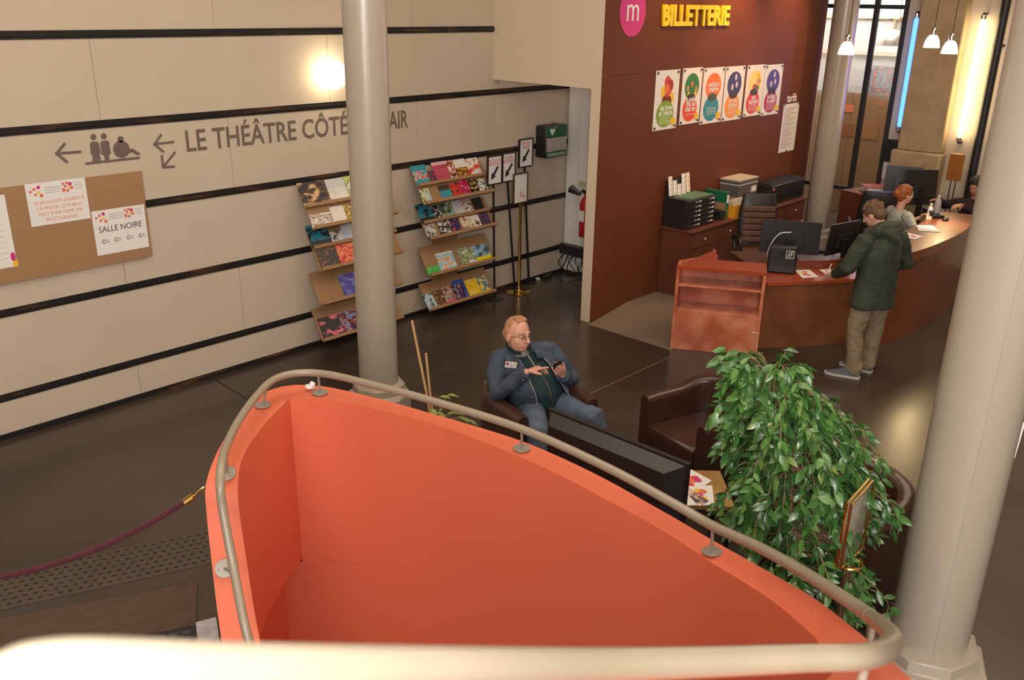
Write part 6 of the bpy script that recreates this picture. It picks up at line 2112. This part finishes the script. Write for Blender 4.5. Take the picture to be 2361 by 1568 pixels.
# glasses
gl_ = MB()
M_gl = mat('thin_dark_frame', (.06, .045, .04), .3, .6)
for sg in (-1, 1):
    c0 = P(sg * .032, .101, -.002)
    ring = []
    for k in range(16):
        a_ = 2 * pi * k / 16
        ring.append(c0 + RH @ Vector((.024 * cos(a_), -.004 * abs(cos(a_)), .0155 * sin(a_))))
    rim = MB().tube(ring, .0014, 6, wrap=True).build('glasses_rim', M_gl, sm, local=True)
    MB().add(ring, [tuple(range(16))]).build('lens', mat('spectacle_lens', (.9, .92, .95), .05, trans=1.0, alpha=.18), rim, local=True, smooth=0)
    MB().tube([P(sg * .055, .098, .002), P(sg * .082, .05, .002), P(sg * .088, -.01, -.004)], .0014, 6).build('glasses_temple', M_gl, sm, local=True)
MB().tube([P(-.009, .103, .001), P(0, .107, .004), P(.009, .103, .001)], .0013, 6).build('glasses_bridge', M_gl, sm, local=True)
# sweater
mb = MB()
loft(mb, [((-.09, -.03, .475), .19, .14, VX, VY), ((-.085, -.01, .56), .205, .165, VX, VY), ((-.07, -.015, .66), .205, .165, VX, VY), ((-.05, -.06, .76), .195, .145, VX, VY), ((-.025, -.11, .85), .19, .13, VX, VY), ((.02, -.14, .92), .15, .095, VX, VY), ((.045, -.135, .965), .085, .082, VX, VY)], 28)
o = mb.build('sweater', M_teal, sm, local=True)
remesh(o, .009, 6, .5)
mb = MB()
loft(mb, [((.045, -.115, .955), .098, .100, VX, VY), ((.058, -.105, .985), .092, .092, VX, VY), ((.07, -.100, 1.012), .096, .088, VX, VY)], 28, .45, .012)
mb.build('sweater_collar', M_teal, sm, local=True)
mb = MB().cap([Vector((.015, -.065, .945)), Vector((.058, -.045, .955)), Vector((.10, -.07, .95))], [.026, .030, .024], 12)
mb.build('tshirt_neckline', mat('pale_grey_tshirt', (.26, .27, .265), .9), sm, local=True)
zp = spline([Vector((.045, -.012, .955)), Vector((.0, .03, .86)), Vector((-.055, .088, .76)), Vector((-.075, .152, .65)), Vector((-.088, .152, .55))], 5)
MB().tube(zp, .0035, 6).build('zip', mat('bronze_zip', (.20, .13, .07), .5, .5), sm, local=True)
MB().tube([zp[0] + Vector((0, .004, .0)), zp[5] + Vector((0, .004, 0))], .0045, 6).build('zip_tape', M_stitch, sm, local=True)
# denim jacket: open shell and sleeves fused
mb = MB()
loft(mb, [((-.11, -.05, .47), .245, .20, VX, VY), ((-.10, -.02, .56), .262, .215, VX, VY), ((-.075, -.02, .66), .255, .210, VX, VY), ((-.05, -.07, .76), .245, .180, VX, VY), ((-.03, -.12, .85), .245, .155, VX, VY), ((.0, -.15, .915), .205, .115, VX, VY), ((.035, -.145, .96), .115, .095, VX, VY)],
     30, [.85, .68, .58, .52, .48, .48, .6], .022)
mb.cap([Vector((.08, -.15, .935)), rsh, rsh.lerp(rel, .5) + Vector((.012, -.012, 0)), rel, rel.lerp(rwr, .5), rwr.lerp(rel, .10)], [.055, .083, .076, .070, .060, .050], 16)
mb.cap([Vector((-.06, -.15, .93)), lsh, lsh.lerp(lel, .5) + Vector((-.012, -.012, 0)), lel, lel.lerp(lwr, .5), lwr.lerp(lel, .10)], [.055, .083, .076, .070, .060, .050], 16)
o = mb.build('denim_jacket', M_denim, sm, local=True)
remesh(o, .0075, 4, .5)
folds(o, .014, .008, .07)
for wr, el in ((rwr, rel), (lwr, lel)):
    d = (wr - el).normalized()
    cu_ = MB().tube([wr - d * .075, wr - d * .03, wr - d * .002], [.056, .054, .053], 18).build('cuff', M_denim, sm, local=True)
    MB().ell(wr - d * .04 + Vector((.02, .045, -.02)), .008, n=8, k=6).build('button', M_brass, cu_, local=True)
# collar of the jacket
for sg in (-1, 1):
    MB().add([Vector((.045 + sg * .085, -.16, .985)), Vector((.045 + sg * .10, -.06, .965)), Vector((.045 + sg * .085, .00, .925)), Vector((.045 + sg * .15, .0, .895)), Vector((.045 + sg * .165, -.09, .935)), Vector((.045 + sg * .13, -.18, .955))],
             [(0, 1, 4, 5), (1, 2, 3, 4)]).build('jacket_collar', M_denim, sm, local=True, solid=.008)
# stitched front edges
for sg in (-1, 1):
    e = []
    for (c, a, b, p0) in (((-.11, -.05, .47), .245, .20, .85), ((-.10, -.02, .56), .262, .215, .68), ((-.075, -.02, .66), .255, .210, .58), ((-.05, -.07, .76), .245, .180, .52), ((-.03, -.12, .85), .245, .155, .48), ((.0, -.15, .915), .205, .115, .48)):
        e.append(Vector(c) + Vector((sg * a * sin(p0), b * cos(p0) + .001, 0)))
    MB().tube(spline(e, 5), .0028, 6).build('front_stitching', M_stitch, sm, local=True)
for i_, z_ in enumerate((.52, .60, .68, .86)):
    MB().ell(Vector((.115 + .0 * i_, (.14, .18, .17, -.0)[i_], z_)), (.008, .005, .008), n=8, k=6).build('button', M_brass, sm, local=True)
MB().add([Vector((-.20, .02, .52)), Vector((-.29, .12, .53)), Vector((-.30, .16, .56)), Vector((-.20, .14, .60))], [(0, 1, 2, 3)]).build('jacket_lining', mat('pale_lining', (.62, .66, .66), .8), sm, local=True, solid=.004)
# name badge
bc = Vector((.195, -.035, .905))
bR = Matrix.Rotation(-.55, 3, 'Z') @ Matrix.Rotation(-.25, 3, 'X') @ Matrix.Rotation(-.12, 3, 'Y')
bdg = MB().box(bc + Vector((.0, .03, 0)), (.088, .003, .055), bR).build('name_badge', M_paper, sm, local=True, smooth=0)
for (x, z, m_) in ((.033, .012, M_red), (.026, .004, M_pink), (-.034, .016, M_yellow), (.022, .014, M_orangep)):
    MB().box(bc + Vector((0, .03, 0)) + bR @ Vector((x, .0025, z)), (.014, .001, .014), bR).build('badge_print', m_, bdg, local=True, smooth=0)
for (c_, yw_) in ((Vector((.135, .0, .80)), -.5), (Vector((-.19, .0, .80)), .6)):
    fpk = Matrix.Rotation(yw_, 3, 'Z') @ Matrix.Rotation(-.35, 3, 'X')
    pk = MB().box(c_ + fpk @ Vector((0, .052, 0)), (.10, .006, .035), fpk).build('pocket_flap', M_denim, sm, local=True, bevel=.003, smooth=0)
    MB().tube([c_ + fpk @ Vector((-.05, .057, -.018)), c_ + fpk @ Vector((.0, .057, -.022)), c_ + fpk @ Vector((.05, .057, -.018))], .0018, 6).build('flap_stitching', M_stitch, pk, local=True)
for (a0, a1, a2) in ((rsh, rel, 1), (lsh, lel, -1)):
    MB().tube([a0 + Vector((a2 * -.03, .055, .055)), a0 + Vector((a2 * .0, .075, .0)), a0 + Vector((a2 * -.02, .08, -.05))], .002, 6).build('shoulder_seam', M_stitch, sm, local=True)
# jeans
mb = MB()
mb.cap([Vector((-.01, -.08, .50)), rhip + Vector((.03, .04, .01)), rhip.lerp(rkn, .5), rkn, rkn.lerp(ran, .4), ran], [.11, .118, .105, .082, .078, .072], 16)
mb.cap([Vector((-.16, -.08, .50)), lhip + Vector((-.03, .04, .01)), lhip.lerp(lkn, .5), lkn, lkn.lerp(lan, .4), lan], [.11, .118, .105, .084, .078, .072], 16)
mb.ell((-.085, -.03, .52), (.17, .14, .10))
o = mb.build('jeans', M_jeans, sm, local=True)
remesh(o, .009, 3, .5)
folds(o, .016, .007, .08)
MB().box((-.085, .115, .575), (.03, .006, .02)).build('belt_buckle', M_black, sm, local=True)
shoe(sm, (.235, .44, 0.0), (.1, 1, 0), M_black, M_blackm)
shoe(sm, (-.34, .48, 0.0), (-.2, 1, 0), M_black, M_blackm)
MB().tube([lwr + (lel - lwr).normalized() * .012 + (lwr - lel).orthogonal().normalized() * .033 * cos(a_ * pi / 8) + (lwr - lel).normalized().cross((lwr - lel).orthogonal().normalized()) * .033 * sin(a_ * pi / 8) for a_ in range(16)], .006, 8, wrap=True).build('wristwatch', M_steel, sm, local=True)
# phone held in the left hand
pc_ = lwr + Vector((.012, .008, .012)) + lf.normalized() * .105 + Vector((.0, -.012, .018))
fz = Vector((.35, .45, .82)).normalized()
fn = Vector((.05, -.80, .60))
fn = (fn - fz * fn.dot(fz)).normalized()
fl_ = fz.cross(fn)
PR = Matrix((fl_, fn, fz)).transposed()
phn = thing('phone', (4.72, 4.15, 0), 'black mobile phone held by the seated man', 'phone', None, sm.rotation_euler.z)
MB().box(pc_, (.070, .009, .142), PR).build('case', M_black, phn, local=True, bevel=.004, smooth=40)
MB().box(pc_ + fn * .005, (.062, .001, .13), PR).build('screen', MT['dark_screen'], phn, local=True, smooth=0)

# ------------------------------------------------------------------ standing man in a green parka
gm_ = person((8.40, 3.08), (.28, .96), 'standing man in dark green parka and beige trousers, seen from behind')
GH = Vector((.03, .115, 1.615))
RG = Rz(.25, -.55, .0)
mb = MB()
head_shape(mb, GH, RG, 1.0, 1.0)
mb.cap([Vector((.05, -.0, 1.46)), GH + RG @ Vector((0, -.02, -.06))], [.066, .058], 12)
glsh, glel, glwr = Vector((-.155, .02, 1.40)), Vector((-.235, .10, 1.13)), Vector((-.12, .33, 1.00))
grsh, grel, grwr = Vector((.285, -.02, 1.39)), Vector((.44, -.04, 1.13)), Vector((.33, .20, 1.04))
glhp, glkn, glan = Vector((-.03, .0, .86)), Vector((-.07, .03, .48)), Vector((-.05, -.01, .09))
grhp, grkn, gran = Vector((.16, -.02, .86)), Vector((.20, .02, .48)), Vector((.19, .02, .09))
for p in ([glsh, glel, glwr], [grsh, grel, grwr]):
    mb.cap(p, [.05, .042, .029], 12)
loft(mb, [((.065, 0, .80), .15, .10, VX, VY), ((.065, 0, 1.1), .14, .09, VX, VY), ((.065, 0, 1.35), .16, .10, VX, VY), ((.06, 0, 1.47), .10, .07, VX, VY)], 20)
for p in ([glhp, glkn, glan], [grhp, grkn, gran]):
    mb.cap(p, [.075, .055, .042], 12)
hand(mb, glwr, Vector((.25, .85, -.35)), Vector((.1, -.3, -.95)), 1, (.45, .6, .7, .75), thumb=(.5, .7, .5))
hand(mb, grwr, Vector((-.3, .85, -.3)), Vector((-.1, -.3, -.95)), -1, (.4, .5, .6, .6))
o = mb.build('body', M_skin2, gm_, local=True)
remesh(o, .006, 3, .4)
face_bits(gm_, GH, RG, 1.0)
mb = MB()
P = lambda x, y, z: GH + RG @ Vector((x, y, z))
mb.ell(P(0, -.022, .038), (.090, .100, .092), RG)
mb.ell(P(0, -.06, -.01), (.083, .056, .075), RG)
for k in range(40):
    a_, b_ = rnd.uniform(0, 2 * pi), rnd.uniform(.2, 1.3)
    v = Vector((.088 * cos(a_) * sin(b_), -.022 + .098 * sin(a_) * sin(b_), .038 + .09 * cos(b_)))
    mb.ell(P(*v), .017, n=8, k=6)
o = mb.build('hair', mat('short_brown_hair', (.17, .095, .05), .8, var=.8, vscale=50, col2=(.10, .055, .03), bump=.5, bscale=140), gm_, local=True)
remesh(o, .006, 2, .4)
mb = MB()
loft(mb, [((.055, -.015, .74), .245, .165, VX, VY), ((.06, -.01, .80), .250, .168, VX, VY), ((.065, -.01, .95), .232, .160, VX, VY), ((.065, -.01, 1.10), .220, .155, VX, VY), ((.065, -.01, 1.25), .228, .160, VX, VY), ((.065, -.01, 1.36), .225, .150, VX, VY), ((.06, -.005, 1.44), .165, .115, VX, VY), ((.055, .0, 1.50), .10, .09, VX, VY)], 28)
mb.cap([Vector((-.05, .0, 1.42)), glsh, glsh.lerp(glel, .5), glel, glel.lerp(glwr, .5), glwr.lerp(glel, .08)], [.06, .088, .084, .078, .068, .056], 16)
mb.cap([Vector((.18, -.01, 1.42)), grsh, grsh.lerp(grel, .5), grel, grel.lerp(grwr, .5), grwr.lerp(grel, .08)], [.06, .088, .084, .080, .068, .056], 16)
# hood lying on the shoulders
mb.cap([Vector((-.10, .05, 1.475)), Vector((-.09, -.05, 1.50)), Vector((.055, -.115, 1.485)), Vector((.20, -.06, 1.50)), Vector((.21, .04, 1.475))], [.045, .058, .068, .058, .045], 14)
mb.cap([Vector((-.03, -.09, 1.50)), Vector((.055, -.145, 1.43)), Vector((.14, -.10, 1.50))], [.05, .055, .05], 14)
mb.ell((.055, -.03, 1.515), (.13, .10, .07))
mb.cap([Vector((-.09, .04, 1.50)), Vector((-.07, -.07, 1.545)), Vector((.055, -.12, 1.55)), Vector((.18, -.07, 1.545)), Vector((.20, .04, 1.50))], [.03, .036, .04, .036, .03], 12)
o = mb.build('parka', M_parka, gm_, local=True)
remesh(o, .009, 3, .5)
folds(o, .022, .010, .11)
MB().tube(spline([Vector((.07, -.172, 1.36)), Vector((.07, -.176, 1.1)), Vector((.06, -.186, .78))], 6), .003, 6).build('back_seam', M_parka, gm_, local=True)
MB().tube([Vector((-.18, -.115, 1.02)), Vector((-.06, -.165, 1.01)), Vector((.06, -.178, 1.01)), Vector((.20, -.145, 1.01)), Vector((.285, -.06, 1.02))], .003, 6).build('waist_seam', M_parka, gm_, local=True)
mb = MB()
mb.cap([glhp + Vector((.02, 0, .02)), glhp.lerp(glkn, .5), glkn, glkn.lerp(glan, .5), glan], [.105, .098, .082, .078, .080], 16)
mb.cap([grhp + Vector((-.02, 0, .02)), grhp.lerp(grkn, .5), grkn, grkn.lerp(gran, .5), gran], [.105, .098, .082, .078, .080], 16)
o = mb.build('trousers', M_cord, gm_, local=True)
remesh(o, .009, 2, .5)
folds(o, .022, .010, .08)
M_snk = mat('blue_grey_sneaker', (.085, .105, .15), .7, var=.6, vscale=25, col2=(.16, .18, .22))
M_sole = mat('white_sole', (.62, .60, .56), .6)
shoe(gm_, (-.055, -.05, 0), (-.52, .85, 0), M_snk, M_sole)
shoe(gm_, (.19, .0, 0), (-.25, .97, 0), M_snk, M_sole)
pen = MB().tube([Vector((-.05, .44, 1.06)), Vector((-.10, .46, .92))], .005, 8)
pn_ = thing('pen', (8.40, 3.08, 0), 'white pen in the hand of the man in green', 'pen', None, gm_.rotation_euler.z)
pen.build('barrel', M_paper, pn_, local=True)

# ------------------------------------------------------------------ red-haired woman behind the desk
ww = PZ(2088, 448, 1.33)
rw = person((ww.x - .02, ww.y + .02), (.80, -.60), 'red-haired woman in pale grey top seated behind the tall counter')
rw.location.z = .08
WH = Vector((0, .03, 1.25))
RW = Rz(-.05, -.10)
mb = MB()
head_shape(mb, WH, RW, .94, .92, .85)
mb.cap([Vector((0, -.02, 1.06)), WH + RW @ Vector((0, -.015, -.05))], [.05, .048], 12)
wl_ = [Vector((-.17, -.01, 1.01)), Vector((-.22, .12, .80)), Vector((-.08, .33, .93))]
wr_ = [Vector((.17, -.01, 1.01)), Vector((.23, .10, .80)), Vector((.10, .33, .92))]
for p in (wl_, wr_):
    mb.cap(p, [.042, .036, .025], 12)
loft(mb, [((0, -.02, .52), .15, .11, VX, VY), ((0, -.01, .70), .13, .10, VX, VY), ((0, 0, .90), .15, .10, VX, VY), ((0, -.01, 1.02), .12, .07, VX, VY)], 20)
mb.cap([Vector((-.09, 0, .52)), Vector((-.10, .38, .53)), Vector((-.10, .40, .15))], [.085, .065, .045], 12)
mb.cap([Vector((.09, 0, .52)), Vector((.10, .38, .53)), Vector((.10, .40, .15))], [.085, .065, .045], 12)
hand(mb, wl_[2], Vector((.55, .45, .7)), Vector((.6, .2, -.5)), 1, (.5, .5, .5, .5), s=.92)
hand(mb, wr_[2], Vector((-.55, .45, .7)), Vector((-.6, .2, -.5)), -1, (.5, .5, .5, .5), s=.92)
o = mb.build('body', M_skin2, rw, local=True)
remesh(o, .006, 3, .4)
face_bits(rw, WH, RW, .94)
mb = MB()
P = lambda x, y, z: WH + RW @ (Vector((x, y, z)) * .94)
mb.ell(P(0, -.030, .034), (.088, .098, .092), RW)
mb.ell(P(0, -.065, -.02), (.080, .055, .075), RW)
mb.ell(P(0, -.125, .0), (.052, .045, .050), RW)
for k in range(10):
    a_ = -.9 + .2 * k
    mb.cap([P(.085 * sin(a_), .045 * cos(a_), .095), P(.09 * sin(a_), -.06, .06), P(.03 * sin(a_), -.11, .01)], [.012, .014, .012], 8)
o = mb.build('hair', mat('auburn_hair', (.36, .10, .018), .5, var=.8, vscale=30, col2=(.20, .05, .012), stretch=(4, 1, 1)), rw, local=True)
remesh(o, .006, 2, .4)
mb = MB()
loft(mb, [((0, -.02, .54), .18, .14, VX, VY), ((0, -.01, .70), .165, .13, VX, VY), ((0, .0, .88), .178, .13, VX, VY), ((0, -.01, 1.0), .165, .10, VX, VY), ((0, -.015, 1.06), .09, .07, VX, VY)], 24)
for p in (wl_, wr_):
    mb.cap([p[0], p[0].lerp(p[1], .5), p[1], p[1].lerp(p[2], .55)], [.066, .062, .056, .05], 14)
o = mb.build('top', mat('pale_grey_knit', (.36, .37, .33), .9, bump=.3, bscale=90), rw, local=True)
remesh(o, .009, 3, .5)
folds(o, .016, .007, .09)
mb = MB()
mb.cap([Vector((-.09, -.02, .53)), Vector((-.10, .38, .53)), Vector((-.10, .40, .15))], [.10, .082, .06], 12)
mb.cap([Vector((.09, -.02, .53)), Vector((.10, .38, .53)), Vector((.10, .40, .15))], [.10, .082, .06], 12)
o = mb.build('trousers', M_black, rw, local=True)
remesh(o, .012, 2, .5)
btl = thing('small_bottle', (rw.location.x, rw.location.y, .08), 'small white bottle in the hands of the red-haired woman', 'bottle', None, rw.rotation_euler.z)
bc_ = Vector((.01, .40, .97))
MB().lathe([(.0, 0), (.028, 0), (.03, .02), (.03, .10), (.015, .125), (.013, .14), (.0, .14)], 16, bc_).build('bottle_body', mat('milky_plastic', (.68, .68, .68), .35), btl, local=True)
MB().lathe([(.0, 0), (.016, 0), (.016, .022), (.0, .022)], 12, bc_ + Vector((0, 0, .14))).build('cap', M_paper, btl, local=True)

# ------------------------------------------------------------------ dark-haired person reaching over the counter end
t3 = PZ(2246, 432, 1.24)
tp_ = person((t3.x + .04, t3.y - .02), (-.96, .28), 'dark-haired person in black half hidden behind the right column, reaching left')
TH = Vector((0, .02, 1.25))
RT = Rz(.15, -.25)
mb = MB()
head_shape(mb, TH, RT, .95, .95)
mb.cap([Vector((0, -.02, 1.06)), TH + RT @ Vector((0, -.015, -.05))], [.052, .05], 12)
ta = [Vector((.18, .0, 1.00)), Vector((.24, .26, .98)), Vector((.16, .56, 1.10))]
tbb = [Vector((-.18, .0, 1.00)), Vector((-.20, .22, .96)), Vector((-.10, .44, 1.06))]
for p in (ta, tbb):
    mb.cap(p, [.045, .038, .026], 12)
loft(mb, [((0, -.02, .52), .15, .11, VX, VY), ((0, -.01, .75), .14, .10, VX, VY), ((0, 0, .95), .16, .10, VX, VY), ((0, -.01, 1.04), .12, .07, VX, VY)], 20)
for sg in (-1, 1):
    mb.cap([Vector((sg * .09, 0, .52)), Vector((sg * .10, .38, .53)), Vector((sg * .10, .40, .15))], [.085, .065, .045], 12)
hand(mb, ta[2], Vector((-.1, .98, .08)), Vector((-.3, 0, -.95)), -1, (.12, .12, .15, .2), s=.98)
hand(mb, tbb[2], Vector((.2, .95, -.15)), Vector((.2, 0, -.95)), 1, (.3, .3, .35, .4), s=.98)
o = mb.build('body', M_skin3, tp_, local=True)
remesh(o, .006, 3, .4)
face_bits(tp_, TH, RT, .95)
mb = MB()
P = lambda x, y, z: TH + RT @ (Vector((x, y, z)) * .95)
mb.ell(P(0, -.026, .042), (.092, .100, .094), RT)
mb.ell(P(0, -.06, -.01), (.085, .058, .08), RT)
for k in range(24):
    a_, b_ = k * 2.4, .3 + .045 * k
    mb.ell(P(.088 * cos(a_) * sin(b_), -.026 + .096 * sin(a_) * sin(b_), .042 + .09 * cos(b_)), .022, n=8, k=6)
o = mb.build('hair', mat('black_hair', (.02, .014, .012), .6, bump=.4, bscale=80), tp_, local=True)
remesh(o, .007, 2, .4)
mb = MB()
loft(mb, [((0, -.02, .54), .18, .14, VX, VY), ((0, -.01, .75), .175, .13, VX, VY), ((0, .0, .92), .185, .13, VX, VY), ((0, -.01, 1.02), .16, .10, VX, VY), ((0, -.015, 1.08), .085, .07, VX, VY)], 24)
for p in (ta, tbb):
    mb.cap([p[0], p[0].lerp(p[1], .5), p[1], p[1].lerp(p[2], .75)], [.07, .066, .058, .046], 14)
o = mb.build('cardigan', mat('black_cherry_knit', (.022, .010, .014), .9), tp_, local=True)
remesh(o, .009, 3, .5)
mb = MB()
for sg in (-1, 1):
    mb.cap([Vector((sg * .09, -.02, .53)), Vector((sg * .10, .38, .53)), Vector((sg * .10, .40, .15))], [.10, .082, .06], 12)
o = mb.build('trousers', M_black, tp_, local=True)
remesh(o, .012, 2, .5)


def stool(loc, label):
    t = thing('swivel_stool', (loc[0], loc[1], 0.087), label, 'stool')
    MB().lathe([(.0, .34), (.19, .34), (.20, .36), (.20, .40), (.17, .415), (.0, .415)], 24, (loc[0], loc[1], loc[2])).build('seat', M_black, t)
    MB().tube([(loc[0], loc[1], .12), (loc[0], loc[1], .345 + loc[2])], .025, 10).build('column', M_blackm, t)
    for k in range(5):
        a_ = 2 * pi * k / 5
        MB().tube([(loc[0], loc[1], .13), (loc[0] + cos(a_) * .24, loc[1] + sin(a_) * .24, .10)], [.022, .014], 8).build('spoke', M_blackm, t)
    return t


stool((rw.location.x, rw.location.y, .08), 'black swivel stool under the red-haired woman')
stool((tp_.location.x, tp_.location.y, 0), 'black swivel stool under the dark-haired person')
